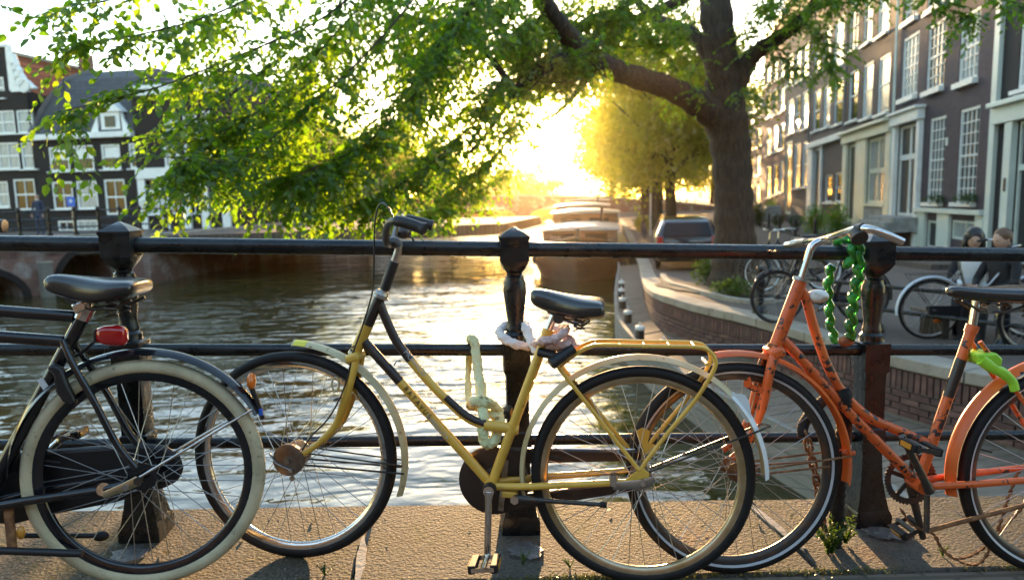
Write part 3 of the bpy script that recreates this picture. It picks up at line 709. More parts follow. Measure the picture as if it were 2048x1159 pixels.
# grey-brown house
E, W, R = right_house('grey-brown brick house with a white framed doorway and tall paired windows', 1619, 1690,
    [(1627.5, 181, 1640, 261, w23), (1647.5, 172, 1660.5, 254, w23), (1668.5, 160, 1685, 248, w23), (1629, 70, 1641, 145, w23), (1648, 55, 1661, 134, w23), (1669, 38, 1687, 134, w23), (1650, 350, 1664, 404, w23), (1670, 345, 1684, 404, w23)], 'brick_grey', 0)
zt = fac_uv(E, 1655, -150)[1]; zs = fac_uv(E, 1650, 282)[1]; sd0, sd1 = fac_uv(E, 1627, 350)[0], fac_uv(E, 1642, 350)[0]
finish(E, W, R+[(sd0, .3, sd1, zs-.25, dict(nx=1, ny=1, fw=.14, gmat='door_dark', sill=None, fmat='white_paint'))], 'brick_grey', zt)
for xa, xb in ((.03, sd0-.02), (sd1+.02, sd1+.4)): block('door_pilaster', E, xa, xb, -.12, -.002, .1, zs-.2, 'white_paint', .01)
block('door_entablature', E, .02, W-.02, -.25, -.003, zs-.2, zs+.12, 'white_paint', .02)
T0 = MB(); T0.tube([(.08, -.09, zs+.2), (.08, -.09, zt-.4)], .05, 8); T0.build('drainpipe', M['lead'], E)
# next house, cream door
E, W, R = right_house('grey-brown house with a cream painted door surround beyond the white doorway house', 1568, 1619,
    [(1575, 200, 1586, 268, w23), (1590, 192, 1600, 262, w23), (1604, 183, 1616, 258, w23), (1575, 110, 1586, 170, w23), (1590, 100, 1601, 165, w23), (1605, 88, 1617, 155, w23), (1588, 287, 1600, 376, w23), (1605, 283, 1616, 373, w23)], 'brick_grey', 0)
zt = fac_uv(E, 1590, -20)[1]; sd0, sd1 = fac_uv(E, 1571, 350)[0], fac_uv(E, 1583, 350)[0]; zs = fac_uv(E, 1577, 283)[1]
finish(E, W, R+[(sd0, .3, sd1, zs, dict(nx=1, ny=1, fw=.2, gmat='door_dark', sill=None, fmat='cream_paint'))], 'brick_grey', zt)
bb = MB()
for i in range(6): bb.box((sd0-.2, -1.7+.27*i/2+.2, -.05+.17*i), (1.5, 2.4-.27*i, .17))
bb.build('stoop', M['grey_stone'], E, smooth=False, bevel=.01)
# red brick house, three window columns
E, W, R = right_house('red brick house with four rows of three white windows just right of the tree trunk', 1525, 1568,
    [(1532.5+13*i+.6*i, y0+(-5)*i, 1541+13*i+.6*i, y1-6*i, w23) for i in range(3) for y0, y1 in ((127, 170), (183, 236), (256, 310), (332, 396))], 'brick_red', 0)
finish(E, W, R, 'brick_red', fac_uv(E, 1545, 60)[1])
# more of the row, mostly behind the trunk, then the sunlit far end
for lab, a, c, cols, mat in (('brown house seen beside the right edge of the tree trunk', 1497, 1525, 2, 'brick_brown'), ('pale brick house behind the tree trunk', 1462, 1497, 3, 'brick_grey'), ('red house left of the tree trunk in the far sunlight', 1432, 1462, 3, 'brick_red'),
                             ('tall grey-brown house in the far sunlight above the parked car', 1411, 1432, 3, 'brick_grey'), ('far brown house near the street lamp in golden light', 1392, 1411, 3, 'brick_brown'), ('farthest pale canal house at the end of the sunlit row', 1376, 1392, 3, 'brick_grey')):
    E, W, R = right_house(lab, a, c, [], mat, 0)
    zt = 10.5+random.uniform(-1, 1.5); cw = W/cols; R = []
    for i in range(cols):
        for k in range(4): R.append((cw*(i+.22), .9+2.6*k, cw*(i+.78), 2.7+2.55*k, dict(nx=1, ny=2, panes=False)))
    finish(E, W, R, mat, zt)
FAR_END = FAC_O + FAC_D*((1376-1376)+0)
# ---- pavement along the right-hand houses, its kerb and the bollards
pv = MB(); kb = MB(); a0, a1 = -6.0, 75.0
def fac_pt(s, off): q = FAC_O + FAC_D*s + Vector((-FAC_D.y, FAC_D.x, 0))*off; return q
N_ = 20; ring = []
for i in range(N_+1):
    s = a0+(a1-a0)*i/N_; p = fac_pt(s, 0.3); q = fac_pt(s, 2.4); z = max(street_z(p.y), -.9)
    ring.append([Vector((p.x, p.y, z-.1)), Vector((p.x, p.y, z+.11)), Vector((q.x, q.y, z+.11)), Vector((q.x, q.y, z-.1))])
pv.rings(ring); tag(pv.build('house_pavement', M['paving'], smooth=False), kind='structure')
def bollard(p, lab, h=.95, r=.085):
    t = empty('bollard', p); tag(t, lab, 'bollard', 'brown bollards along the house pavement')
    bb = MB(); bb.tube([(0, 0, 0), (0, 0, .06), (0, 0, .09), (0, 0, h*.8), (0, 0, h*.83), (0, 0, h*.87), (0, 0, h*.98), (0, 0, h)], [r*1.35, r*1.35, r, r*.82, r*.95, r*.78, r*.7, r*.3], 10); bb.build('shaft', M['dark_steel'], t)
    bb = MB(); bb.torus((0, 0, h*.85), r*.86, .012, 14, 6, 'z'); bb.build('collar', M['dark_steel'], t)
BOL = [(1551, 462), (1590, 473), (1629, 480)]
for k, (px, py) in enumerate(BOL):
    p = on_street(px, py); bollard(Vector((p.x, p.y, street_z(p.y))), ['brown bollard just right of the tree trunk, leftmost of the three by the stoops', 'brown bollard in front of the stone steps, between two others', 'brown bollard below the rose bushes'][k])
k = 0
for s in range(16, 64, 4):
    p = fac_pt(s, 2.55); bollard(Vector((p.x, p.y, -.9)), ['first', 'second', 'third', 'fourth', 'fifth', 'sixth', 'seventh', 'eighth', 'ninth', 'tenth', 'eleventh', 'twelfth'][k]+' brown bollard of the far row along the street, counted from the tree trunk'); k += 1

# ================================================================== LEFT SIDE
LQ0 = at_z(290, 568, WATER); LQ_AZ = math.radians(8.3); LQD = Vector((math.sin(LQ_AZ), math.cos(LQ_AZ), 0))
LTOP = .12
# left quay land
b = MB(); nl = Vector((-LQD.y, LQD.x, 0))
pts = [LQ0+LQD*0+nl*.15, LQ0+LQD*140+nl*.15, LQ0+LQD*140+nl*90, LQ0+nl*90]
b.slab([(p.x, p.y) for p in pts], WATER-1, LTOP); tag(b.build('left_quay_ground', M['paving'], smooth=False), kind='structure')
E = frame_at('left_quay_wall', Vector((LQ0.x, LQ0.y, WATER)), -LQD)   # local x towards the camera, y inland... facing the canal
tag(E, 'red brick quay wall with stone edge along the left bank', 'quay wall')
b = MB(); b.box((-60, .1, .75), (120, .3, 1.9)); b.build('wall_face', M['brick_quay'], E, smooth=False)
b = MB(); b.box((-60, .1, 1.77), (120.2, .5, .14)); b.build('coping', M['coping'], E, smooth=False)
b = MB(); b.box((-60, -.08, .10), (120, .10, .2)); b.build('waterline_beam', M['coping'], E, smooth=False)

# side-canal bridge with two arches, facing the camera obliquely
A_ = at_z(0, 600, WATER); bdir = Vector((LQ0.x-A_.x, LQ0.y-A_.y, 0)).normalized()
BR = frame_at('side_bridge', Vector((LQ0.x, LQ0.y, WATER)), bdir)       # local x grows to the right; corner at 0
tag(BR, 'weathered brick side bridge with dark arches on the left', 'bridge')
def arch_wall(spans, x0, x1, ztop, depth, zspring, step=.25):
    """spans: (xc, half width, crown height)"""
    b = MB(); xs = set([x0, x1]); x = x0
    while x < x1: xs.add(round(x, 3)); x += step
    for xc, hw, cr in spans:
        for k in range(17): xs.add(xc - hw*math.cos(math.pi*k/16))
    xs = sorted(x for x in xs if x0 <= x <= x1)
    def low(x):
        for xc, hw, cr in spans:
            if abs(x-xc) < hw-1e-6: return cr*math.sqrt(max(0, 1-((x-xc)/hw)**2))
        return -.8
    for a, c in zip(xs[:-1], xs[1:]):
        m_ = (a+c)/2; inside = low(m_) > -.5
        za, zc = (max(low(a), 0) if inside else -.8), (max(low(c), 0) if inside else -.8)
        b.add([(a, 0, za), (c, 0, zc), (c, 0, ztop(c)), (a, 0, ztop(a)), (a, depth, za), (c, depth, zc), (c, depth, ztop(c)), (a, depth, ztop(a))], [(0, 1, 2, 3), (7, 6, 5, 4), (0, 4, 5, 1), (3, 2, 6, 7)])
    return b
xa = fac_uv(BR, 50, 600)[0]; xb0 = fac_uv(BR, 122, 560)[0]; xb1 = fac_uv(BR, 232, 570)[0]; zc = fac_uv(BR, 165, 503)[1]
bt = LTOP-WATER+.02
arch_wall([(xa-1.9, 1.9, 1.05), ((xb0+xb1)/2, (xb1-xb0)/2+.1, zc)], -14, 0.2, lambda x: bt, 7.0, 0).build('arch_wall', M['brick_quay'], BR, smooth=False)
block('parapet_stone', BR, -14, .3, -.12, .5, bt, bt+.16, 'coping')
for xc, hw, cr in ((xa-1.9, 1.9, 1.05), ((xb0+xb1)/2, (xb1-xb0)/2+.1, zc)):
    bb = MB(); r = []
    for i in range(17):
        a = math.pi*i/16; r.append([Vector((xc-(hw+o)*math.cos(a), y, (cr+o)*math.sin(a))) for o, y in ((0, -.03), (.22, -.03), (.22, .1), (0, .1))])
    bb.rings(r); bb.build('arch_ring', M['brick_dark'], BR, smooth=False)
xp = fac_uv(BR, 80, 560)[0]
bb = MB(); bb.box((xp, -.5, .35), (.32, .32, 1.5)); fo = bb.build('fender_pile', M['plank_grey'], BR, smooth=False); bb = MB(); bb.box((xp, -.5, 1.13), (.38, .38, .06)); bb.build('pile_cap', M['coping'], fo, smooth=False)
# its railing
RL = frame_at('side_bridge_railing', Vector((LQ0.x, LQ0.y, LTOP+.18)) , bdir); tag(RL, 'far black railing along the side bridge in front of the dark houses', 'railing')
for px in (-15, 38, 97, 150, 197, 240, 280, 330):
    x = fac_uv(RL, px, 440, .15)[0]; bb = MB(); bb.tube([(x, .15, 0), (x, .15, .1), (x, .15, .12), (x, .15, .80), (x, .15, .82), (x, .15, .92), (x, .15, .98)], [.09, .09, .055, .05, .075, .075, .02], 8); bb.build('post', M['rail_black'], RL)
for z in (.84, .56, .28):
    bb = MB(); bb.tube([(-12, .15, z), (1.2, .15, z)], .026, 8); bb.build('bar', M['rail_black'], RL)

# ---- dark houses across the side canal
LF = at_d(150, 440, 36.0); la = math.radians(-14.7); LFX = Vector((math.cos(la), math.sin(la), 0))
b = MB(); p0 = LF - LFX*30; p1 = LF + LFX*16; nn = Vector((-LFX.y, LFX.x, 0))
# street in front of them (behind the side bridge)
b.slab([tuple((LQ0-bdir*16)[:2]), tuple((LQ0+bdir*.2)[:2]), tuple((LF+LFX*22)[:2]), tuple((LF+LFX*22+nn*12)[:2]), tuple((LF-LFX*30+nn*12)[:2]), tuple((LF-LFX*30)[:2])], LTOP-.5, LTOP-.004)
tag(b.build('side_street', M['paving'], smooth=False), kind='structure')
def left_house(name, label, pxl, pxr, wins):
    E = frame_at(name, Vector((LF.x, LF.y, LTOP)), LFX); xl = fac_uv(E, pxl, 380)[0]; xr = fac_uv(E, pxr, 380)[0]
    E.matrix_world = Matrix.Translation(LFX*xl) @ E.matrix_world; bpy.context.view_layer.update(); tag(E, label, 'house', 'dark houses across the side canal')
    rects = []
    for wv in wins:
        a, c, d, e = wv[:4]; x0, x1 = fac_uv(E, a, (c+e)/2)[0], fac_uv(E, d, (c+e)/2)[0]; z1, z0 = fac_uv(E, (a+d)/2, c)[1], fac_uv(E, (a+d)/2, e)[1]
        rects.append((x0, z0, x1, z1)+tuple(wv[4:]))
    return E, xr-xl, rects
k_ = 1/2.898
def lw(x0, y0, x1, y1, **kw): return (x0*k_, 80+y0*k_, x1*k_, 80+y1*k_, kw)
# house A: black neck gable, red tiled roof
E, W, R = left_house('gabled_house', 'black house with a white scrolled neck gable and red tiled roof', -70, 73,
    [lw(-60, 410, 85, 545, nx=2, ny=2), lw(97, 405, 190, 540, nx=1, ny=2, gmat='glass_curtain'), lw(-70, 595, 110, 750, nx=3, ny=2), lw(123, 592, 214, 748, nx=1, ny=2, gmat='glass_curtain'), lw(-70, 820, 50, 970, nx=2, ny=2), lw(82, 805, 245*.84, 985, nx=2, ny=2, sill=None), lw(-60, 215, 24, 340, nx=1, ny=2)])
zsh = fac_uv(E, 40, 80+290*k_)[1]; zg = fac_uv(E, 8, 80+42*k_)[1]; xn = fac_uv(E, 46*k_, 130)[0]; xc = xn-1.9
b = wall_holes(0, W, -.5, zsh, [r[:4] for r in R if r[3] < zsh]); up = [r for r in R if r[3] >= zsh]
b2 = wall_holes(xc-1.9, xn, zsh, zg, [r[:4] for r in up]); b.add(b2.v, b2.f)
b.add([(0, 0, -.5), (0, 9, -.5), (0, 9, zsh), (0, 0, zsh)], [(0, 1, 2, 3)]); b.add([(W, 0, -.5), (W, 9, -.5), (W, 9, zsh*.82), (W, 0, zsh)], [(0, 3, 2, 1)])
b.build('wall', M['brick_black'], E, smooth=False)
for r in R: window(E, *r[:4], **{**dict(fw=.085, bar=.04, sill=.06), **r[4]})
block('gable_coping', E, xc-2.0, xn+.1, -.12, .25, zg, zg+.16, 'white_paint'); block('neck_edge', E, xn, xn+.16, -.08, .2, zsh, zg, 'white_paint')
# scroll ornament beside the neck
bb = MB(); pts = []; hgt = zg-zsh
for t, w_ in ((0, 1.75), (.04, 1.8), (.10, 1.55), (.18, 1.35), (.26, 1.0), (.32, .95), (.40, .75), (.48, .80), (.56, .55), (.66, .50), (.74, .42), (.84, .34)): pts.append((xn+.16+w_*.72, zsh+hgt*t))
bb.prism([(xn+.16, zsh)]+pts+[(xn+.16, zsh+hgt*.86)], -.10, .16); so = bb.build('scroll_ornament', M['white_paint'], E, smooth=False, bevel=.04)
for cx_, cz_, r_ in ((1.0, .09, .30), (.62, .22, .22), (.5, .40, .18), (.32, .56, .14)):
    bb = MB(); bb.torus((xn+.16+cx_*.72, -.10, zsh+hgt*cz_), r_, .07, 18, 8); bb.build('volute', M['white_paint'], so)
block('shoulder_ledge', E, xn+.17, W+.05, -.16, .2, zsh-.10, zsh-.002, 'white_paint')
rx, rzt = xc+1.2, fac_uv(E, 26, 108, 1.0)[1]; bb = MB()
bb.add([(rx, .2, rzt), (rx, 13, rzt), (W+.1, 13, zsh*.62), (W+.1, .2, zsh*.62), (xc-3.2, 13, zsh*.62), (xc-3.2, .2, zsh*.62)], [(0, 3, 2, 1), (0, 1, 4, 5)]); ro = bb.build('roof', M['red_tile'], E, smooth=False)
bb = MB(); bb.box((rx, 6.6, rzt+.05), (.3, 13, .16)); bb.build('ridge', M['coping'], ro, smooth=False)
bb = MB(); bb.box((rx+.9, 5.0, rzt+.1), (.5, .6, 1.1)); bb.build('chimney', M['brick_red'], ro, smooth=False)
# house B: black with a slate mansard and white dormer
E, W, R = left_house('mansard_house', 'low black house with grey slate mansard roof, white dormer and white sash windows', 74, 277,
    [lw(285, 620, 402, 762, nx=1, ny=2), lw(424, 610, 542, 756, nx=1, ny=2), lw(588, 604, 697, 750, nx=1, ny=2), lw(748, 597, 800, 745, nx=1, ny=2),
     lw(305, 820, 424, 982, nx=2, ny=2), lw(443, 815, 565, 981, nx=1, ny=2), lw(608, 806, 728, 1012, nx=2, ny=2, sill=None), lw(335, 1046, 430, 1108, nx=2, ny=1, sill=None), lw(445, 1042, 566, 1108, nx=3, ny=1, sill=None)])
zc_ = fac_uv(E, 170, 80+573*k_)[1]
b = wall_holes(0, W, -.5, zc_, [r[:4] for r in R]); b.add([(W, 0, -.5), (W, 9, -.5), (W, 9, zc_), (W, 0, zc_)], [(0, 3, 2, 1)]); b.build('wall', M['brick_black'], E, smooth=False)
for r in R: window(E, *r[:4], **{**dict(fw=.095, bar=.04, sill=.06), **r[4]})
for r in R[:4]:
    bb = MB(); bb.box(((r[0]+r[2])/2, .09, r[3]-.35), (r[2]-r[0]-.26, .01, .45)); bb.build('blind', M['white_paint'], E, smooth=False)
block('cornice', E, -.1, W+.05, -.28, .1, zc_, zc_+.28, 'white_paint', .03)
zr = fac_uv(E, 150, 80+192*k_, 3.0)[1]; zm = zc_+.28
bb = MB(); prof = [(0, zm), (.35, zm+.9), (.8, zm+1.8), (1.7, zm+2.9), (3.0, zr)]
ring = []
for i, (yy, z) in enumerate(prof):
    ins = .18*i+.12*i*i*.35; ring.append([Vector((ins-.05, yy, z)), Vector((W+.02-ins*.4, yy, z)), Vector((W+.02-ins*.4, 9-yy*.3, z)), Vector((ins-.05, 9-yy*.3, z))])
bb.rings(ring, True); ro = bb.build('mansard_roof', M['slate'], E, smooth=False)
bb = MB(); bb.tube([ring[i][0]+Vector((0, -.03, .02)) for i in range(5)], .14, 6); bb.build('hip_flashing', M['lead'], ro)
dx0, dx1 = fac_uv(E, 545*k_, 250)[0], fac_uv(E, 728*k_, 250)[0]; dz1 = fac_uv(E, 220, 80+385*k_)[1]
bb = MB(); bb.box(((dx0+dx1)/2, .9, (zm+dz1)/2-.1), (dx1-dx0-.7, 1.7, dz1-zm-.2)); d_ = bb.build('dormer', M['white_paint'], ro, smooth=False)
bb = MB(); bb.prism([(dx0+.1, dz1-.25), (dx1-.1, dz1-.25), ((dx0+dx1)/2, dz1+.35)], -.05, 1.9); bb.build('dormer_gable', M['white_paint'], d_, smooth=False)
bb = MB(); bb.box(((dx0+dx1)/2, .03, (zm+dz1)/2-.1), (dx1-dx0-1.2, .06, dz1-zm-.7)); bb.build('dormer_window', M['glass'], d_, smooth=False)
for sx, xx in ((-1, dx0+.2), (1, dx1-.2)):
    bb = MB(); bb.prism([(xx, zm), (xx+sx*.45, zm), (xx+sx*.1, zm+.6), (xx, zm+1.0)], 0, .14); bb.build('dormer_scroll', M['white_paint'], d_, smooth=False)
# house C: white shop front
E, W, R = left_house('shop_house', 'dark house with a white painted shopfront half hidden by hanging leaves', 278, 450,
    [lw(950, 430, 1030, 560), lw(1060, 420, 1140, 560), lw(1165, 410, 1230, 570), lw(950, 600, 1040, 740), lw(1070, 600, 1150, 750), lw(1170, 590, 1240, 745),
     lw(830, 800, 925, 880, nx=1, ny=1), lw(835, 910, 925, 1010, nx=1, ny=1), lw(990, 800, 1060, 1010, sill=None), lw(1090, 860, 1160, 1010, sill=None)])
finish(E, W, [(max(.1, r[0]), r[1], min(W-.1, r[2]), r[3], {**dict(fw=.09, bar=.04, sill=.06), **r[4]}) for r in R], 'brick_black', fac_uv(E, 350, 80+260*k_)[1])
zs = fac_uv(E, 300, 80+785*k_)[1]
block('shop_fascia', E, .02, W, -.2, -.002, zs-.15, zs+.35, 'white_paint')
for px in (800, 940, 1065, 1170, 1290):
    x = fac_uv(E, px*k_, 400)[0]; block('shop_pilaster', E, max(.02, x), max(.02, x)+.4, -.12, -.003, 0, zs-.15, 'white_paint')
# houses along the left bank beyond, largely behind leaves
hx = LQ0 + LQD*22 + nl*8.5
tints = ['brick_brown', 'brick_red', 'brick_dark', 'brick_grey', 'brick_red', 'brick_brown', 'brick_grey', 'brick_red', 'brick_brown', 'brick_grey']
ords = ['first', 'second', 'third', 'fourth', 'fifth', 'sixth', 'seventh', 'eighth', 'ninth', 'tenth']
s = 0
for i in range(10):
    w_ = 6.2+random.uniform(-.6, 1.2); o = hx + LQD*s; s += w_+.02
    E = frame_at('canal_house', Vector((o.x, o.y, LTOP)), LQD); tag(E, '%s house along the left bank behind the trees, counted from the dark shopfront' % ords[i], 'house', 'houses along the left bank')
    R = []; cw = w_/3; h_ = 7.6+random.uniform(-.4, 1.0)
    for c in range(3):
        for q in range(3): R.append((cw*(c+.22), .6+2.4*q, cw*(c+.78), 2.2+2.35*q, dict(nx=1, ny=2, panes=False)))
    finish(E, w_, R, tints[i], h_)

# ---- blue street sign and two passers-by are placed with the small things

# ---- far bridge closing the canal
FB = frame_at('far_bridge', Vector((-8.0, 96.0, WATER)), Vector((1, -.10, 0))); tag(FB, 'far brick arch bridge across the canal in the golden haze', 'bridge')
arch_wall([(12.0, 4.2, 1.9), (21.0, 3.4, 1.7), (3.0, 3.4, 1.7)], -12, 46, lambda x: 3.2-.0022*(x-12)**2, 6.0, 0, 1.0).build('arch_wall', M['brick_quay'], FB, smooth=False)
bb = MB(); r = []
for i in range(30):
    x = -12+2*i; z = 3.2-.0022*(x-12)**2; r.append([Vector((x, -.15, z)), Vector((x, -.15, z+.25)), Vector((x, .3, z+.25)), Vector((x, .3, z))])
bb.rings(r); bb.build('parapet', M['coping'], FB, smooth=False)
bb = MB(); bb.tube([Vector((-12+2*i, 0, 4.2-.0022*(-24+2*i)**2)) for i in range(30)], .04, 6); bb.build('rail', M['rail_black'], FB)
for i in range(29):
    x = -12+2*i; z = 3.4-.0022*(x-12)**2; bb = MB(); bb.tube([(x, 0, z), (x, 0, z+.85)], .05, 6); bb.build('post', M['rail_black'], FB)
b = MB(); b.add([(-148, 101, -.4), (148, 101, -.4), (148, 398, -.4), (-148, 398, -.4)], [(0, 1, 2, 3)]); tag(b.build('far_ground', M['soil'], smooth=False), kind='structure')

# ---- unseen house block added behind the viewer to shade fronts and darken reflections
b = MB()
for x0, x1, h in ((-46, -34, 11), (-34, -24, 13), (-24, -15, 12), (-15, -6, 14), (-6, 4, 12.5), (4, 13, 13.5), (13, 23, 12), (23, 34, 13), (34, 46, 11.5)):
    b.box(((x0+x1)/2, -27, h/2-1), (x1-x0-.02, 8, h+2))
    b.prism([(x0, h), (x1, h), ((x0+x1)/2, h+3)], -31, -23)
tag(b.build('rear_shade_block', M['brick_dark'], smooth=False), kind='structure')
# ================================================================== BICYCLES
class Frame:
    def __init__(s, name, rear, front, lean):
        u = (front-rear).normalized(); h = u.cross(Vector((0, 0, 1))).normalized(); up = h.cross(u)
        away = h if h.y > 0 else -h
        v = (up*math.cos(lean)+away*math.sin(lean)).normalized(); y = v.cross(u)
        s.m = Matrix((u, y, v)).transposed().to_4x4(); s.m.translation = rear; s.inv = s.m.inverted(); s.wb = (front-rear).length
        s.root = empty(name, mat=s.m)
    def __call__(s, px, py, off=0.0):
        o = s.inv @ CAM; d = s.inv.to_3x3() @ ray(px, py); t = (off-o.y)/d.y; q = o+d*t; return Vector((q.x, off, q.z))
    def mir(s, px, py, off):        # far-side twin of a near-side point
        q = s(px, py, abs(off)); return Vector((q.x, off, q.z))
    def path(s, pts, k=6): return smoothpath([s(*p) for p in pts], k)
    def mpath(s, pts, k=6): return smoothpath([s.mir(*p) for p in pts], k)
spoke_me = {}
def spoke_mesh(L_):
    k = round(L_, 3)
    if k not in spoke_me: bb = MB(); bb.tube([(0, 0, 0), (0, 0, L_)], .00125, 5); spoke_me[k] = bb.mesh('spoke', M['spoke'])
    return spoke_me[k]
def wheel(root, c, R=.347, tr=.0185, tyre='rubber', rim='chrome', hubr=.016, flange=.026, drum=0, n=36, rot=0., stripe=None, rimh=.020, lab=None, far=False, hubm=None):
    b = MB(); ro = R-2*tr+.005; ri = ro-rimh; prof = [(ro, -.0125), (ro+.002, -.0135), (ro-.004, -.0125), (ri+.004, -.0105), (ri, -.005), (ri-.001, 0), (ri, .005), (ri+.004, .0105), (ro-.004, .0125), (ro+.002, .0135), (ro, .0125)]
    NN = 72; b.rings([[Vector((math.cos(2*math.pi*i/NN)*r, y, math.sin(2*math.pi*i/NN)*r)) for r, y in prof] for i in range(NN)], False, True)
    w = b.build('wheel', M[rim], root, auto=50); w.location = c
    b = MB(); b.torus((0, 0, 0), R-tr, tr, 84, 12); b.build('tyre', M[tyre], w)
    if stripe:
        for sg in (1, -1):
            b = MB(); b.rings([[Vector((math.cos(2*math.pi*i/84)*r, y, math.sin(2*math.pi*i/84)*r)) for r, y in ((R-tr*1.62, sg*tr*.80), (R-tr*1.28, sg*tr*.985), (R-tr*1.28, sg*(tr*.985+.0012)), (R-tr*1.62, sg*(tr*.80+.0014)))] for i in range(84)], False, True); b.build('reflective_stripe', M[stripe], w)
    b = MB(); b.tube([(0, -.055, 0), (0, -.035, 0), (0, -.0345, 0), (0, -.031, 0), (0, -.0305, 0), (0, .0305, 0), (0, .031, 0), (0, .0345, 0), (0, .035, 0), (0, .055, 0)], [.009, .011, flange+.004, flange+.004, hubr, hubr, flange+.004, flange+.004, .011, .009], 20)
    hub = b.build('hub', M[hubm or ('steel' if not far else 'dark_steel')], w, auto=30)
    if drum:
        b = MB(); b.tube([(0, .034, 0), (0, .036, 0), (0, .052, 0), (0, .054, 0)], [drum*.9, drum, drum, drum*.85], 28); d = b.build('brake_drum', M['aged_metal'], hub, auto=30)
    rr = ri+.002
    for i in range(n):
        sg = 1 if i % 2 else -1; a = 2*math.pi*i/n+rot; k = 1 if (i//2) % 2 else -1
        ah = a + k*math.radians(62); p = Vector((math.cos(ah)*flange, sg*.0325, math.sin(ah)*flange)); q = Vector((math.cos(a)*rr, sg*.003, math.sin(a)*rr)); d = q-p
        o = bpy.data.objects.new('spoke', spoke_mesh(d.length)); link(o, w); o.matrix_local = Matrix.Translation(p) @ d.to_track_quat('Z', 'X').to_matrix().to_4x4()
    b = MB(); b.tube([(rr*math.cos(rot+.05), 0, rr*math.sin(rot+.05)), ((rr-.045)*math.cos(rot+.05), 0, (rr-.045)*math.sin(rot+.05))], .003, 6); b.build('valve', M['rubber'], w)
    return w
def fender(root, c, R, a0, a1, mat, name='mudguard', w=.026, dep=.014, N=44, th=.0018, ridge=0):
    b = MB(); r = []; m_ = 9
    for i in range(N+1):
        a = math.radians(a0+(a1-a0)*i/N); out = []
        for s_ in range(m_):
            t = -1+2*s_/(m_-1); out.append((R - dep*t*t + (ridge if abs(t) < .3 else 0), w*t))
        for s_ in range(m_-1, -1, -1):
            t = -1+2*s_/(m_-1); out.append((R-th - dep*t*t + (ridge if abs(t) < .3 else 0), w*t*.96))
        r.append([Vector((c[0]+math.cos(a)*q, yy, c[2]+math.sin(a)*q)) for q, yy in out])
    b.rings(r); return b.build(name, M[mat], root, auto=45)
def saddle(root, secs, mat='vinyl', name='saddle', n=20):
    """secs: (x, half width, z top, z bottom, squareness)"""
    b = MB(); r = []
    for x, w, zt, zb, e in secs:
        zc, h = (zt+zb)/2, (zt-zb)/2; row = []
        for i in range(n):
            t = 2*math.pi*i/n; c, s_ = math.cos(t), math.sin(t)
            row.append(Vector((x, w*math.copysign(abs(c)**e, c), zc+h*math.copysign(abs(s_)**e, s_))))
        r.append(row)
    b.rings(r); o = b.build(name, M[mat], root, auto=70)
    sm = o.modifiers.new('s', 'SUBSURF'); sm.levels = 1; sm.render_levels = 1
    return o
def T(root, name, pts, r, mat, n=12, flat=1.0, up=None, auto=50, closed=False):
    b = MB(); b.tube(pts, r, n, closed, flat, up); return b.build(name, M[mat], root, auto=auto)
def pedal(root, c, mat='rubber', yaw=0., tilt=0., spin='dark_steel', s=1.0):
    R = Matrix.Rotation(tilt, 3, 'Y')
    b = MB()
    c = Vector(c)
    b.tube([c+R @ Vector((0, -.012, 0)), c+R @ Vector((0, .092, 0))], .009*s, 10); p = b.build('pedal', M[spin], root)
    for sg in (-1, 1):
        b = MB(); b.box(c+R @ Vector((sg*.034, .05, 0)), (.024, .085, .026), R); b.build('pedal_block', M[mat], p, smooth=False, bevel=.004)
        b = MB(); b.box(c+R @ Vector((sg*.047, .05, 0)), (.002, .055, .016), R); b.build('pedal_reflector', M['amber'], p, smooth=False)
    for yy in (.004, .092):
        b = MB(); b.box(c+R @ Vector((0, yy, 0)), (.07, .004, .014), R); b.build('pedal_plate', M[spin], p, smooth=False)
    return p
def springs(root, c, d=.05, mat='dark_steel'):
    for sg in (-1, 1):
        pts = [Vector((c.x+.016*math.cos(t*6*math.pi), sg*d+.016*math.sin(t*6*math.pi), c.z-.045*t)) for t in [i/60 for i in range(61)]]
        T(root, 'spring', pts, .003, mat, 6)
def bolt(root, c, r=.009, l=.012, mat='steel', name='axle_nut'):
    b = MB(); b.tube([Vector(c), Vector(c)+Vector((0, l, 0))], r, 6); return b.build(name, M[mat], root, auto=20)
def text_on(root, s, a, bpt, h, mat, off, name='lettering', spacing=1.0, ext=.0004):
    """flat lettering from local point a towards b on the camera side (local +y)"""
    cu = bpy.data.curves.new(name, 'FONT'); cu.body = s; cu.size = h/.70; cu.space_character = spacing; cu.extrude = ext; cu.align_y = 'CENTER'
    o = bpy.data.objects.new('tmp', cu); col.objects.link(o); bpy.context.view_layer.update()
    me = bpy.data.meshes.new_from_object(o.evaluated_get(bpy.context.evaluated_depsgraph_get())); bpy.data.objects.remove(o)
    me.materials.clear(); me.materials.append(M[mat])
    o = bpy.data.objects.new(name, me); link(o, root)
    d = (bpt-a); L_ = d.length; d.normalize(); n_ = Vector((0, 1, 0)); up = n_.cross(d).normalized()
    w_ = max(v.co.x for v in me.vertices) or 1; k = L_/w_
    mt = Matrix((d*k, up, n_)).transposed().to_4x4(); mt.translation = a+Vector((0, off, 0)); o.matrix_local = mt; return o

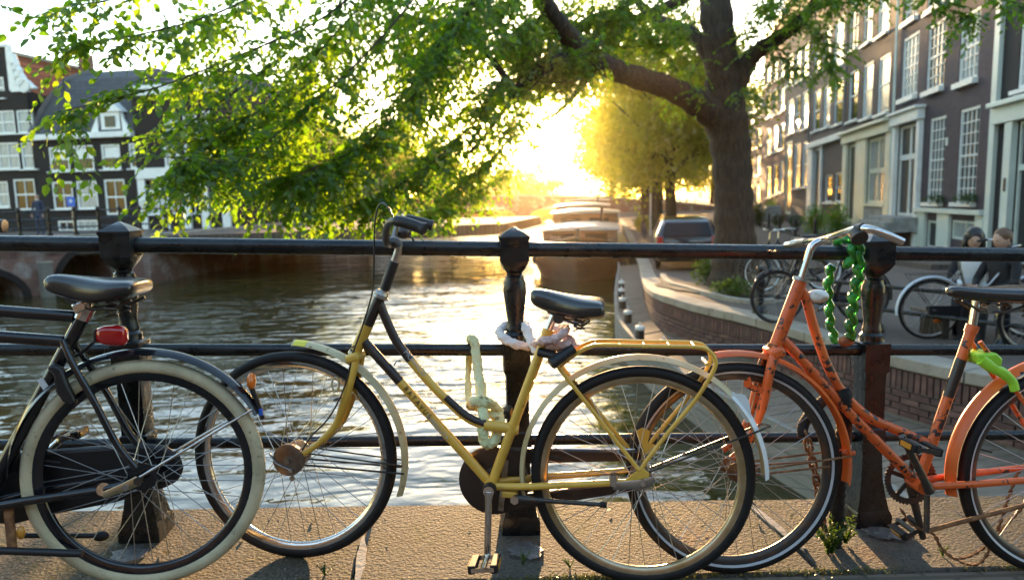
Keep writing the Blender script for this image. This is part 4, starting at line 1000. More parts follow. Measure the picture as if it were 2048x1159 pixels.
# ---------------------------------------------------------------- the yellow bicycle
Y = Frame('bicycle', on_deck(1275, 1163), on_deck(590, 1112), .05); yr = Y.root
tag(yr, 'worn yellow step-through bicycle with cream mudguards leaning on the railing, middle of the picture', 'bicycle', 'bicycles leaning on the bridge railing')
rc = Vector((0, 0, .346)); fc = Vector((Y.wb, 0, .346))
wheel(yr, rc, .347, .0190, 'rubber', 'rim_gold', rot=.1, flange=.030)
wheel(yr, fc, .347, .0190, 'rubber', 'chrome', rot=.04, drum=.052, flange=.04)
BBp = Y(983, 968); HT = Y(760, 594); HB = Y(711, 703)
headr = .0185
b = MB(); b.tube([HB+(HB-HT)*.02, HT], headr, 16); b.build('head_tube', M['brown_paint'], yr)
b = MB(); b.tube([HT, HT+(HT-HB)*.06, HT+(HT-HB)*.12], [.022, .024, .018], 16); b.tube([HT+(HT-HB)*.0, HT+(HT-HB)*.03], .027, 16); b.build('headset', M['steel'], yr, auto=30)
b = MB(); b.tube([HB-(HT-HB)*.06, HB], .0215, 16); b.build('headset', M['steel'], yr, auto=30)
b = MB(); b.tube([HT.lerp(HB, .50), HB.lerp(HT, .03)], .0193, 16); b.build('head_tube_yellow', M['yellow'], yr)
# fork
cr = Y(711, 712)
for off in (.034, -.034):
    T(yr, 'fork_blade', Y.mpath([(713, 712, off*.7), (700, 765, off), (680, 830, off), (662, 862, off), (628, 893, off), (598, 912, off*1.25)]), [.0135]*12+[.012]*10+[.010]*9, 'yellow', 12)
b = MB(); b.box(cr, (.045, .085, .03), Matrix.Rotation(.35, 3, 'Y')); b.build('fork_crown', M['yellow'], yr, smooth=True, bevel=.01)
T(yr, 'lamp_bracket', [Y(671, 768, .036)+Vector((0.012*math.cos(t), 0, .022*math.sin(t))) for t in [2*math.pi*i/14 for i in range(14)]], .0035, 'cream', 6, closed=True)
for px, py in ((683, 792), (706, 692)):
    q = Y(px, py, .0); b = MB(); b.torus((0, 0, 0), .021 if py < 700 else .016, .0022, 18, 6, 'z'); o = b.build('cable_clip', M['black_plastic'], yr); o.location = q+Vector((0, .034 if py > 700 else 0, 0)); o.rotation_euler = (0, .36, 0)
# brake arm on the drum, axle nut
bolt(yr, fc+Vector((0, .05, 0)), .010, .014); T(yr, 'brake_arm', [fc+Vector((-.012, .056, -.030)), fc+Vector((.035, .058, -.01)), fc+Vector((.06, .058, .02))], .006, 'steel', 8, flat=.4)
bolt(yr, fc+Vector((-.012, .053, -.032)), .008, .008); bolt(yr, fc+Vector((-.015, .053, -.058)), .009, .006)
# main tubes
up_pts = [(757, 600), (775, 645), (793, 682), (815, 712), (860, 765), (905, 810), (940, 838), (985, 853), (1037, 858)]
P_ = Y.path(up_pts, 6); n0 = 20
T(yr, 'upper_tube_taped', P_[:n0], .0148, 'brown_paint', 14); T(yr, 'upper_tube', P_[n0-1:], .0142, 'yellow', 14)
T(yr, 'upper_tube_wrap', [p+Vector((0, .0015, .004)) for p in P_[28:46]], .0138, 'brown_paint', 14)
dt0 = Y(729, 683); dtm = Y(800, 763)
T(yr, 'down_tube_taped', [dt0, dtm], .0158, 'brown_paint', 16); T(yr, 'down_tube', [dtm, BBp], .0152, 'yellow', 16)
text_on(yr, 'MONACO', Y(812, 700, .0), Y(852, 748, .0), .017, 'reflect_white', .0146)
text_on(yr, 'BATAVUS', Y(812, 772), Y(862, 832), .017, 'brown_paint', .0156, spacing=1.5)
text_on(yr, 'SUPERLUTA', Y(855, 827), Y(898, 875), .011, 'reflect_white', .0156)
T(yr, 'pump_hook', Y.path([(788, 730, 0), (793, 722, 0), (801, 723, 0)], 4), .0025, 'chrome', 6)
# seat tube, bottom bracket, stays
ST = Y(1095, 664)
T(yr, 'seat_tube', [BBp, ST], .0158, 'yellow', 16); T(yr, 'seat_lug', [BBp.lerp(ST, .345), BBp.lerp(ST, .40)], .0195, 'yellow', 16)
T(yr, 'seat_collar', [ST.lerp(BBp, .02), ST+(ST-BBp)*.02], .0185, 'yellow', 16)
T(yr, 'lug_sleeve', [P_[-9], P_[-1]], .0175, 'yellow', 14)
b = MB(); b.tube([BBp+Vector((0, -.038, 0)), BBp+Vector((0, .038, 0))], .022, 18); b.build('bottom_bracket', M['yellow'], yr, auto=30)
for off in (.045, -.045):
    T(yr, 'chain_stay', [BBp+Vector((-.03, off*.5, .0)), BBp.lerp(rc, .3)+Vector((0, off*.95, 0)), BBp.lerp(rc, .82)+Vector((0, off*1.15, 0)), rc+Vector((.045, off*1.2, .0)), rc+Vector((.03, off*1.25, .012))], [.0112, .0112, .0105, .009, .008], 12, ) if False else T(yr, 'chain_stay', [BBp+Vector((-.02, off*.55, .003)), BBp.lerp(rc, .3)+Vector((0, off*.95, 0)), BBp.lerp(rc, .85)+Vector((0, off*1.15, 0)), rc+Vector((.03, off*1.25, -.003))], [.0115, .0112, .0105, .0085], 'yellow', 12)
    b = MB(); b.prism([(rc.x+.05, rc.z-.012), (rc.x+.05, rc.z+.006), (rc.x+.005, rc.z+.045), (rc.x-.018, rc.z+.03), (rc.x-.022, rc.z-.01), (rc.x+.0, rc.z-.022)], off*1.25-.003, off*1.25+.003); b.build('dropout', M['yellow'], yr, smooth=False, bevel=.002)
    T(yr, 'seat_stay', [ST.lerp(BBp, .10)+Vector((-.02, off*.55, -.012)), rc+Vector((.012, off*1.25, .035))], .0068, 'yellow', 10)
bolt(yr, rc+Vector((0, .058, 0)), .0125, .012); bolt(yr, rc+Vector((0, .068, 0)), .007, .012, 'chrome')
T(yr, 'stay_clamp', [rc+Vector((.088, .052, -.018)), rc+Vector((.088, .052, .016))], .014, 'chrome', 12); T(yr, 'torque_arm', [rc+Vector((.09, .062, -.018)), rc+Vector((.0, .066, -.004)), rc+Vector((-.035, .066, .014))], [.012, .014, .009], 'steel', 8, flat=.18, up=(0, 1, 0))
# mudguards
fender(yr, rc, .384, -12, 177, 'cream', w=.029); fender(yr, fc, .384, 90, 197, 'cream', w=.027)
b = MB(); r = []
fender(yr, rc, .3862, 134, 177.5, 'white_tape', 'mudguard_tape', w=.031, dep=.016, N=20)
q0_, q1_ = Y(1463, 782, .03), Y(1500, 800, .03)
b = MB(); pl = [Y(x, y, .0) for x, y in ((1452, 780), (1466, 783), (1487, 786), (1496, 800), (1501, 838), (1490, 842), (1470, 808))]
b.prism([(p.x, p.z) for p in pl], .018, .0195); b.build('tape_flap', M['white_tape'], yr, smooth=False)
fender(yr, fc, .3855, 91, 97, 'yellow_tape', 'yellow_tape', w=.027, N=6)
# mudguard stays
for off in (.03, -.03):
    T(yr, 'mudguard_stay', [fc+Vector((-.04, off, -.02)), fc+Vector((-.378, off, -.03))], .0035, 'dark_steel', 6); T(yr, 'mudguard_stay', [fc+Vector((-.04, off, .02)), fc+Vector((-.372, off*.9, -.005))], .0028, 'dark_steel', 6)
T(yr, 'mudguard_stay', Y.path([(1285, 948, .05), (1400, 905, .04), (1500, 868, .034), (1528, 857, .03), (1540, 852, .0), (1528, 848, -.03), (1500, 856, -.034), (1300, 935, -.05)], 4), .0034, 'dark_steel', 6)
# rack
for off in (.045, -.045):
    T(yr, 'rack_rail', Y.mpath([(1120, 732, off*.6), (1145, 712, off), (1175, 695, off), (1205, 690, off), (1300, 692, off), (1395, 694, off), (1420, 703, off), (1431, 722, off), (1425, 745, off), (1390, 800, off), (1340, 860, off), (1290, 925, off*1.15), (1281, 945, off*1.2)], 5), .0065, 'yellow', 10)
for k in range(5):
    p, q = Y(1190+50*k, 690, .045), Y.mir(1190+50*k, 690, -.045); T(yr, 'rack_bar', [p+Vector((0, 0, -.004)), q+Vector((0, 0, -.004))], .004, 'yellow', 8)
T(yr, 'rack_bridge', [Y(1415, 728, .045), Y.mir(1415, 728, -.045)], .006, 'yellow', 8)
b = MB(); pl = [Y(x, y, -.04) for x, y in ((1272, 862), (1285, 855), (1300, 862), (1296, 885), (1310, 890), (1308, 904), (1290, 908), (1284, 890))]; b.prism([(p.x, p.z) for p in pl], -.045, -.042); b.build('lamp_bracket', M['yellow'], yr, smooth=False)
# chain case on the far side: disc plus two runs
b = MB(); b.tube([BBp+Vector((0, -.036, 0)), BBp+Vector((0, -.034, 0)), BBp+Vector((0, -.030, 0)), BBp+Vector((0, -.058, 0)), ][:3], [.112, .112, .100], 40); b.tube([BBp+Vector((0, -.056, 0)), BBp+Vector((0, -.036, 0))], .113, 40)
cc = b.build('chain_case', M['brown_paint'], yr, auto=30)
b = MB(); b.tube([BBp+Vector((0, -.031, 0)), BBp+Vector((0, -.028, 0))], [.045, .04], 28); b.build('case_disc', M['dark_steel'], cc)
for z0, z1, za, zb in ((.055, .108, .034, .068), (-.108, -.055, -.062, -.028)):
    b = MB(); b.prism([(BBp.x-.02, BBp.z+z0), (BBp.x-.02, BBp.z+z1), (rc.x+.0, rc.z+zb), (rc.x+.0, rc.z+za)], -.058, -.034); b.build('case_run', M['brown_paint'], cc, smooth=False, bevel=.006)
T(cc, 'case_trim', [BBp+Vector((-.05, -.045, .105)), rc+Vector((.02, -.045, .068))], .004, 'chrome', 8)
b = MB(); b.box(BBp+Vector((-.035, -.025, -.01)), (.018, .003, .17), Matrix.Rotation(-.08, 3, 'Y')); b.build('case_strap', M['steel'], cc, smooth=False)
# cranks and pedals (near crank hangs down)
b = MB(); b.tube([BBp+Vector((0, .036, 0)), BBp+Vector((0, .062, 0))], [.022, .020], 18); b.build('crank_cap', M['black_plastic'], yr, auto=30)
pc = Y(974, 1112, .075); b = MB(); b.tube([BBp+Vector((0, .055, -.005)), BBp.lerp(pc, .15)+Vector((0, .05, 0)), Vector((pc.x, .068, pc.z))], [.016, .011, .0105], 12); b.build('crank_arm', M['chrome'], yr)
b = MB(); b.tube([BBp+Vector((0, .05, 0)), BBp+Vector((0, .066, 0))], .017, 14); b.build('crank_boss', M['chrome'], yr, auto=30)
pedal(yr, (pc.x, .075, pc.z), 'rubber', tilt=.12, spin='chrome')
b = MB(); fp = BBp*2-pc; b.tube([BBp+Vector((0, -.062, 0)), Vector((fp.x, -.075, fp.z))], [.014, .0105], 10); b.build('crank_arm', M['chrome'], yr); pr = pedal(yr, (fp.x, -.17, fp.z), 'rubber', tilt=.1)
# kickstand folded back
kp = Y(1030, 996, .05); ke = Y(1212, 1009, .06)
b = MB(); b.tube([kp, kp.lerp(ke, .08), kp.lerp(ke, .35), ke], [.013, .012, .0075, .0065], 12); k_s = b.build('kickstand', M['dark_steel'], yr); T(k_s, 'kickstand_tip', [ke.lerp(kp, .06), ke+(ke-kp)*.01], .0095, 'rubber', 12); bolt(k_s, kp+Vector((0, .006, 0)), .014, .012, 'chrome', 'kickstand_bolt')
b = MB(); b.box(BBp+Vector((-.062, .012, -.018)), (.05, .05, .02)); b.build('kickstand_plate', M['yellow'], yr, smooth=False, bevel=.004)
# seat post and saddle
SP = Y(1111, 624); T(yr, 'seat_post', [ST, SP+(SP-ST)*.15], .0130, 'chrome', 16)
def sec_from(F, nose, tail, rows):
    a, c = F(*nose), F(*tail); d = c-a; out = []
    for t, w, up_, dn, e in rows:
        p = a+d*t; out.append((p.x, w, p.z+up_, p.z-dn, e))
    return out
sd_ = saddle(yr, sec_from(Y, (1062, 590), (1210, 614), [(-.01, .010, .006, .012, .8), (.02, .026, .020, .028, .8), (.12, .032, .026, .038, .8), (.30, .042, .024, .046, .75), (.5, .066, .022, .052, .7), (.7, .092, .022, .048, .65), (.88, .104, .026, .036, .6), (.97, .098, .024, .030, .6), (1.0, .085, .014, .020, .7)]))
for sg in (1, -1): T(sd_, 'saddle_rail', [Y.mir(1095, 622, sg*.02), Y.mir(1130, 640, sg*.028), Y.mir(1165, 652, sg*.05), Y.mir(1180, 640, sg*.06)], .0042, 'dark_steel', 8)
b = MB(); q = Y(1118, 634); b.tube([q+Vector((0, -.035, 0)), q+Vector((0, .035, 0))], .017, 12); b.build('saddle_clamp', M['dark_steel'], sd_, auto=30)
springs(sd_, Y(1160, 628)+Vector((0, 0, 0)))
# stem and handlebar
S0 = Y(768, 582); S1 = Y(796, 502); T(yr, 'stem', [S0, S1, Y(797, 490)], [.0125, .0125, .013], 'steel', 14)
b = MB(); L_ = 34; pts = [S0.lerp(S1, .04+.70*i/L_) for i in range(L_+1)]; b.tube(pts, [.0175 if i % 2 else .0162 for i in range(L_+1)], 14); b.build('stem_sleeve', M['rubber_grip'], yr, auto=80)
b = MB(); b.tube(Y.path([(797, 494), (794, 486), (784, 484), (775, 488)], 4), [.017]*13, 12); b.build('stem_clamp', M['dark_steel'], yr)
hb_n = Y.path([(780, 488, 0), (773, 486, .05), (772, 466, .12), (778, 447, .19), (794, 442, .225), (820, 448, .235), (846, 457, .24)], 5)
hb_f = Y.path([(780, 488, 0), (786, 482, -.05), (792, 462, -.12), (798, 446, -.19), (812, 438, -.225), (838, 443, -.235), (862, 450, -.24)], 5)
hbar = T(yr, 'handlebar', hb_n, .0112, 'dark_steel', 12); T(hbar, 'handlebar_half', hb_f, .0112, 'dark_steel', 12)
for pth in (hb_n, hb_f): T(hbar, 'grip', [p for p in pth[-11:]], [.0165]*10+[.019], 'rubber_grip', 14); T(hbar, 'grip_end', [pth[-1], pth[-1]+(pth[-1]-pth[-2]).normalized()*.006], .0185, 'rubber_grip', 14)
T(hbar, 'brake_lever', Y.path([(792, 470, .14), (800, 448, .2), (830, 462, .24)], 4), .004, 'chrome', 8)
q = Y(808, 464, -.12); b = MB(); b.ball(q, (.024, .024, .022), 14, 10); b.build('bell', M['dark_steel'], hbar); T(hbar, 'brake_lever', Y.path([(815, 470, -.14), (824, 476, -.18), (829, 486, -.22)], 4), .0035, 'chrome', 6)
T(yr, 'brake_cable', Y.path([(786, 434, .15), (776, 414, .14), (764, 406, .12), (754, 420, .10), (749, 455, .08), (748, 520, .06), (746, 575, .045), (739, 606, .035), (722, 660, .032), (706, 705, .032), (696, 750, .045), (680, 795, .052), (655, 838, .05), (622, 872, .05), (604, 900, .055)], 5), .0028, 'black_plastic', 6)

# ---------------------------------------------------------------- the orange bicycle
O = Frame('bicycle', Vector((1.735, -.42, deck_z(1.735))), on_deck(1457, 1143), .045); orr = O.root
tag(orr, 'chipped orange step-through bicycle with chrome handlebar at the right railing post', 'bicycle', 'bicycles leaning on the bridge railing')
rc = Vector((0, 0, .346)); fc = Vector((O.wb, 0, .346))
wheel(orr, rc, .348, .0205, 'rubber', 'dark_steel', rot=.2, stripe='reflect_white'); wheel(orr, fc, .348, .0205, 'rubber', 'dark_steel', hubm='rust', rot=.07, stripe='reflect_white')
BBo = O(1836, 966); HT = O(1601, 562); HB = O(1552, 690)
T(orr, 'head_tube', [HB, HT], .0205, 'orange', 16); T(orr, 'headset', [HT, HT+(HT-HB)*.05], .025, 'steel', 16, auto=30); T(orr, 'headset', [HB-(HT-HB)*.05, HB], .025, 'rust', 16, auto=30)
for off in (.036, -.036): T(orr, 'fork_blade', O.mpath([(1553, 695, off*.5), (1540, 740, off), (1525, 810, off), (1508, 860, off), (1485, 895, off), (1463, 916, off*1.2)], 5), [.0150]*12+[.012]*8+[.010]*6, 'orange', 12)
b = MB(); b.box(O(1548, 702), (.045, .09, .034), Matrix.Rotation(.38, 3, 'Y')); b.build('fork_crown', M['orange'], orr, smooth=True, bevel=.01)
b = MB(); pl = [O(x, y, .045) for x, y in ((1488, 760), (1500, 753), (1505, 768), (1528, 776), (1527, 788), (1500, 780), (1488, 772))]; b.prism([(p.x, p.z) for p in pl], .043, .046); b.build('lamp_bracket', M['orange'], orr, smooth=False)
U_ = O.path([(1598, 570), (1613, 600), (1628, 655), (1655, 730), (1690, 790), (1740, 835), (1800, 862), (1852, 884)], 6)
T(orr, 'upper_tube', U_, .0152, 'orange', 14); T(orr, 'down_tube', O.path([(1558, 672), (1600, 715), (1650, 772), (1740, 868), (1835, 964)], 5), .0165, 'orange', 14)
SO = O(1944, 655); T(orr, 'seat_tube', [BBo, SO], .0165, 'orange', 16); T(orr, 'seat_tube_wrap', [BBo.lerp(SO, .56), BBo.lerp(SO, .80)], .0172, 'brown_paint', 16); T(orr, 'seat_collar', [SO.lerp(BBo, .03), SO+(SO-BBo)*.015], .020, 'orange', 16)
b = MB(); b.tube([BBo+Vector((0, -.038, 0)), BBo+Vector((0, .038, 0))], .023, 18); b.build('bottom_bracket', M['orange'], orr, auto=30)
for off in (.045, -.045):
    T(orr, 'chain_stay', [BBo+Vector((-.02, off*.6, 0)), BBo.lerp(rc, .35)+Vector((0, off*.95, 0)), rc+Vector((.03, off*1.25, 0))], [.0115, .0112, .009], 'orange', 12)
    T(orr, 'seat_stay', [SO.lerp(BBo, .06)+Vector((-.02, off*.55, -.01)), rc+Vector((.01, off*1.25, .02))], .0075, 'orange', 10)
    T(orr, 'mudguard_stay', [fc+Vector((0, off, 0)), fc+Vector((-.37, off*.7, .055))], .0035, 'rust', 6); T(orr, 'mudguard_stay', [fc+Vector((0, off, -.012)), fc+Vector((-.30, off*.7, .02))], .0035, 'rust', 6)
fender(orr, fc, .386, 79, 187, 'orange_clean', w=.027); fender(orr, rc, .387, -12, 172, 'orange_clean', w=.030, ridge=.003)
bolt(orr, fc+Vector((0, .05, 0)), .011, .014, 'rust'); q = fc+Vector((-.375, .0, .055)); b = MB(); b.ball(q, (.024, .008, .012), 10, 8); b.build('stay_end', M['orange'], orr)
# chainring on the far side, cranks and pedals
b = MB(); r1, r2 = .083, .066; pts = []
for i in range(88):
    a = 2*math.pi*i/88; rr = r1+(.006 if i % 2 else 0); pts.append((BBo.x+rr*math.cos(a), BBo.z+rr*math.sin(a)))
inn = [(BBo.x+r2*math.cos(2*math.pi*i/88), BBo.z+r2*math.sin(2*math.pi*i/88)) for i in range(88)]
b.rings([[Vector((pts[i][0], -.046, pts[i][1])), Vector((inn[i][0], -.046, inn[i][1])), Vector((inn[i][0], -.042, inn[i][1])), Vector((pts[i][0], -.042, pts[i][1]))] for i in range(88)], False, True)
cr_ = b.build('chainring', M['dark_steel'], orr, smooth=False)
for k in range(5):
    a = math.radians(72*k+20); b = MB(); b.box(BBo+Vector((math.cos(a)*.042, -.044, math.sin(a)*.042)), (.056, .006, .014), Matrix.Rotation(-a, 3, 'Y')); b.build('spider_arm', M['dark_steel'], cr_, smooth=False)
p1 = O(1806, 872, .075); b = MB(); b.tube([BBo+Vector((-.005, .055, -.005)), BBo.lerp(p1, .2)+Vector((0, .05, 0)), Vector((p1.x, .07, p1.z))], [.017, .012, .011], 10); b.build('crank_arm', M['dark_steel'], orr); pedal(orr, (p1.x-.03, .07, p1.z-.02), 'rubber', tilt=-.15)
p2 = BBo*2-p1; p2 = O(1846, 1075, -.07); b = MB(); b.tube([BBo+Vector((.0, -.055, 0)), Vector((p2.x, -.07, p2.z))], [.015, .0105], 10); b.build('crank_arm', M['dark_steel'], orr)
pedal(orr, (p2.x+.03, -.16, p2.z+.02), 'rubber', tilt=.5)
k0 = BBo+Vector((-.02, .02, -.03)); k1 = O(1853, 1062, .03); T(orr, 'kickstand_leg', [k0, k1], .009, 'dark_steel', 10); T(orr, 'kickstand', [k1, O(1905, 1047, .05), O(2048, 1010, .06), O(2120, 992, .06)], .0075, 'rust', 10)
# sagging rusty chain
def links(root, pts, mat, name='chain', r=.0052):
    b = MB(); P = [Vector(p) for p in pts]; S = walk(P, .0127)
    for i, (s_, p, t) in enumerate(S):
        q = t.to_track_quat('X', 'Y').to_matrix(); b.box(p, (.014, .008 if i % 2 else .004, .009 if i % 2 else .006), q)
    return b.build(name, M[mat], root, smooth=False)
ch = O.path([(1802, 1018, -.045), (1826, 1050, -.045), (1868, 1068, -.045), (1885, 1098, -.045), (1930, 1126, -.045), (1965, 1120, -.05), (1995, 1060, -.055), (2020, 985, -.055), (2048, 930, -.055), (2120, 905, -.055)], 6); links(orr, ch, 'rust')
ch2 = O.path([(1868, 1068, -.043), (1880, 1090, -.043), (1905, 1115, -.043), (1945, 1108, -.043), (1985, 1078, -.045), (2048, 1010, -.05), (2110, 950, -.055)], 6); links(orr, ch2, 'rust')
# stem and handlebar
S0 = HT; S1 = O(1622, 496); T(orr, 'stem', [S0, S1], .0115, 'chrome', 16); T(orr, 'stem_extension', O.path([(1622, 500), (1628, 489), (1640, 482)], 4), .0125, 'chrome', 12)
HBp = O.path([(1572, 490, -.26), (1600, 486, -.19), (1640, 480, -.05), (1675, 470, .08), (1710, 459, .17), (1735, 457, .215), (1770, 468, .235), (1806, 484, .245)], 6)
hb = T(orr, 'handlebar', HBp, .0115, 'chrome', 16); T(hb, 'bar_sleeve', HBp[3:9], .0145, 'steel', 14)
q = O(1716, 472, .19); b = MB(); b.tube([q+Vector((-.0, -.012, .01)), q+Vector((0, .012, -.008))], [.022, .024], 18); b.build('bell', M['dark_steel'], hb, auto=30); T(hb, 'bar_clamp', [HBp[25], HBp[28]], .0155, 'black_plastic', 14)
# broken headlamp on the head tube
q = O(1636, 592, .0); b = MB(); b.ball(q, (.034, .026, .022), 14, 10); lm = b.build('headlamp', M['white_plastic'], orr); T(orr, 'headlamp_bracket', [O(1606, 588), O(1625, 590)], .008, 'orange', 8)
# seat post, saddle
SPo = O(1952, 606); T(orr, 'seat_post', [SO, SPo+(SPo-SO)*.3], .0135, 'chrome', 16)
sd_ = saddle(orr, sec_from(O, (1896, 580), (2075, 580), [(-.01, .010, .004, .010, .8), (.02, .024, .014, .020, .8), (.12, .030, .016, .028, .8), (.30, .040, .010, .034, .75), (.5, .062, .012, .038, .7), (.7, .090, .012, .042, .65), (.9, .105, .018, .036, .6), (1.0, .085, .008, .02, .7)]))
for sg in (1, -1): T(sd_, 'saddle_rail', [O.mir(1925, 600, sg*.02), O.mir(1960, 622, sg*.024), O.mir(2010, 624, sg*.04), O.mir(2050, 612, sg*.05)], .0042, 'dark_steel', 8)
b = MB(); q = O(1970, 615); b.tube([q+Vector((0, -.035, 0)), q+Vector((0, .035, 0))], .018, 14); b.build('saddle_clamp', M['chrome'], sd_, auto=30); springs(sd_, O(2035, 600))
# lime ring lock over the rear wheel
b = MB(); pts = O.path([(1962, 718, .045), (1985, 735, .045), (2005, 745, .042), (2024, 762, .04), (2030, 780, .04)], 5); b.tube(pts, [.019]*5+[.017]*8+[.0155]*8, 14, flat=.62, up=(0, 1, 0)); lk = b.build('ring_lock', M['lime_plastic'], orr)
b = MB(); pl = [O(x, y, 0) for x, y in ((1934, 703), (1972, 700), (1984, 711), (1982, 727), (1960, 729), (1940, 723))]; b.prism([(p.x, p.z) for p in pl], -.04, .052); b.build('lock_body', M['lime_plastic'], lk, smooth=True, bevel=.006)
b = MB(); b.ball(O(1515, 905+0, .0)+Vector((0, .02, 0)), (.03, .006, .02), 10, 6)
q = O(1543, 770, -.03); b.v = []; b.f = []; b.m = []; b.ball(q, (.026, .012, .02), 10, 8); b.build('spoke_reflector', M['lens_clear'], orr)

# ---------------------------------------------------------------- the black bicycle at the left edge
hubw = on_deck(299, 1166)
K = Frame('bicycle', hubw, hubw+Vector((-1.10, -.10, -SLOPE*1.10)), .05); kr_ = K.root
tag(kr_, 'black bicycle with cream tyres and red rear lamp cut off by the left edge', 'bicycle', 'bicycles leaning on the bridge railing')
rc = Vector((0, 0, .348)); fc = Vector((1.10, 0, .348))
wheel(kr_, rc, .350, .0215, 'cream_tyre', 'black_paint', hubm='black_paint', rot=.13, flange=.038, hubr=.03, rimh=.026)
wheel(kr_, fc, .350, .0215, 'cream_tyre', 'black_paint', rot=.0)
SK = K(172, 622); BBk = K(-36, 1010)
T(kr_, 'seat_tube', [BBk, SK], .0195, 'black_paint', 18)
HTk = Vector((.80, 0, .98)); HBk = Vector((.86, 0, .80))
T(kr_, 'top_tube', [K(150, 633), K(0, 622), HTk+Vector((0, 0, -.03))], .0180, 'black_paint', 16); T(kr_, 'second_tube', [K(128, 682), K(0, 673), HBk], .0180, 'black_paint', 16)
T(kr_, 'head_tube', [HBk+Vector((.01, 0, -.03)), HTk], .02, 'black_paint', 16); T(kr_, 'down_tube', [HBk, BBk], .018, 'black_paint', 14)
for off in (.04, -.04): T(kr_, 'fork_blade', smoothpath([HBk+Vector((.01, off*.6, -.03)), Vector((.92, off, .65)), Vector((1.02, off, .43)), fc+Vector((0, off*1.2, 0))], 5), .012, 'black_paint', 10)
hbk = T(kr_, 'handlebar', smoothpath([HTk+Vector((-.22, .3, .10)), HTk+Vector((-.08, .28, .13)), HTk+Vector((.05, .12, .10)), HTk+Vector((.03, 0, .06)), HTk+Vector((.05, -.12, .10)), HTk+Vector((-.08, -.28, .13)), HTk+Vector((-.22, -.3, .10))], 6), .0112, 'chrome', 12)
T(kr_, 'stem', [HTk, HTk+Vector((.03, 0, .07))], .012, 'chrome', 12)
T(kr_, 'grip', [HTk+Vector((-.12, .29, .12)), K(10, 452, .30)], .017, 'rubber_grip', 12)
b = MB(); b.tube([BBk+Vector((0, -.04, 0)), BBk+Vector((0, .04, 0))], .025, 16); b.build('bottom_bracket', M['black_paint'], kr_, auto=30)
T(kr_, 'seat_cluster', [K(164, 637), K(176, 612)], .024, 'chrome', 16, auto=30); q = K(165, 612, .025); bolt(kr_, q, .012, .012, 'chrome', 'seat_bolt'); b = MB(); b.box(K(166, 612, .012), (.05, .03, .032), Matrix.Rotation(.35, 3, 'Y')); b.build('saddle_clamp', M['chrome'], kr_, smooth=False, bevel=.006)
for off in (.046, -.046):
    T(kr_, 'seat_stay', K.mpath([(126, 680, off*.55), (150, 735, off*.95), (190, 805, off*1.1), (232, 885, off*1.2), (272, 935, off*1.3)], 5), .0105, 'black_paint', 12)
    T(kr_, 'chain_stay', [BBk+Vector((-.02, off*.6, -.0)), BBk.lerp(rc, .3)+Vector((0, off, 0)), rc+Vector((.11, off*1.2, -.028)), rc+Vector((.03, off*1.3, -.01))], [.014, .0135, .012, .010], 'black_paint', 12)
T(kr_, 'stay_clamp', [rc+Vector((.112, .045, -.028)), rc+Vector((.098, .066, -.022))], .019, 'chrome', 14, auto=30); T(kr_, 'torque_arm', [rc+Vector((.10, .068, -.04)), rc+Vector((.04, .068, -.018)), rc+Vector((0, .068, 0))], [.010, .013, .015], 'rim_gold', 8, flat=.22, up=(0, 1, 0))
bolt(kr_, rc+Vector((0, .06, 0)), .0135, .016, 'dark_steel'); bolt(kr_, rc+Vector((.035, .066, -.018)), .010, .008, 'steel')
T(kr_, 'mudguard_stay', [rc+Vector((.0, .066, .008)), K(505, 818, .036)], .0042, 'chrome', 8); T(kr_, 'mudguard_stay', [rc+Vector((.0, -.066, .008)), K.mir(505, 818, -.036)], .0042, 'chrome', 8)
fender(kr_, rc, .386, 2, 152, 'black_paint', w=.033, dep=.016)
q = K(503, 762, .0); a = math.radians(32)
b = MB(); b.ball(rc+Vector((-math.cos(a)*.402, 0, math.sin(a)*.402)) if False else Vector((q.x, 0, q.z)), (.014, .024, .028), 12, 8); b.build('rear_reflector', M['orange_lens'], kr_)
T(kr_, 'mudguard_flap', [K(497, 760), K(512, 795), K(526, 836)], [.015, .016, .015], 'black_plastic', 10, flat=.5); b = MB(); b.box(K(522, 823, .012), (.012, .01, .02)); b.build('flap_sticker', M['blue_sign'], kr_, smooth=False)
# red rear lamp on its bracket
lc = K(223, 670, .01); b = MB(); r = []
for x, w, h in ((.040, .010, .010), (.035, .020, .021), (.015, .025, .029), (-.016, .025, .031), (-.036, .022, .028), (-.043, .014, .019)): r.append([lc+Vector((x, w*math.copysign(abs(math.cos(t))**.6, math.cos(t)), h*math.copysign(abs(math.sin(t))**.6, math.sin(t))+x*.06)) for t in [2*math.pi*i/20 for i in range(20)]])
b.rings(r); lp = b.build('rear_lamp', M['red_lens'], kr_, auto=60); b = MB(); b.box(lc+Vector((.040, 0, 0)), (.010, .04, .04)); b.build('lamp_back', M['black_plastic'], lp, smooth=False, bevel=.008); T(lp, 'lamp_bracket', [lc+Vector((.05, 0, -.02)), K(165, 703, 0), K(150, 712, 0)], .005, 'black_plastic', 8)
# frame lock
b = MB(); pl = [K(x, y, .0) for x, y in ((108, 728), (122, 720), (140, 730), (150, 760), (168, 795), (160, 806), (140, 795), (126, 775), (122, 745))]; b.prism([(p.x, p.z) for p in pl], .03, .055); b.build('frame_lock', M['black_plastic'], kr_, smooth=True, bevel=.008)
# chain case
b = MB(); e0, e1 = K(85, 965, -.05), K(330, 940, -.05)
pl = [K(x, y, -.05) for x, y in ((40, 905), (120, 898), (280, 887), (330, 892), (358, 912), (366, 940), (355, 962), (330, 975), (230, 1005), (100, 1030), (20, 1050), (-60, 1040), (-60, 920))]; b.prism([(p.x, p.z) for p in pl], -.075, -.045); b.build('chain_case', M['black_plastic'], kr_, smooth=False, bevel=.012)
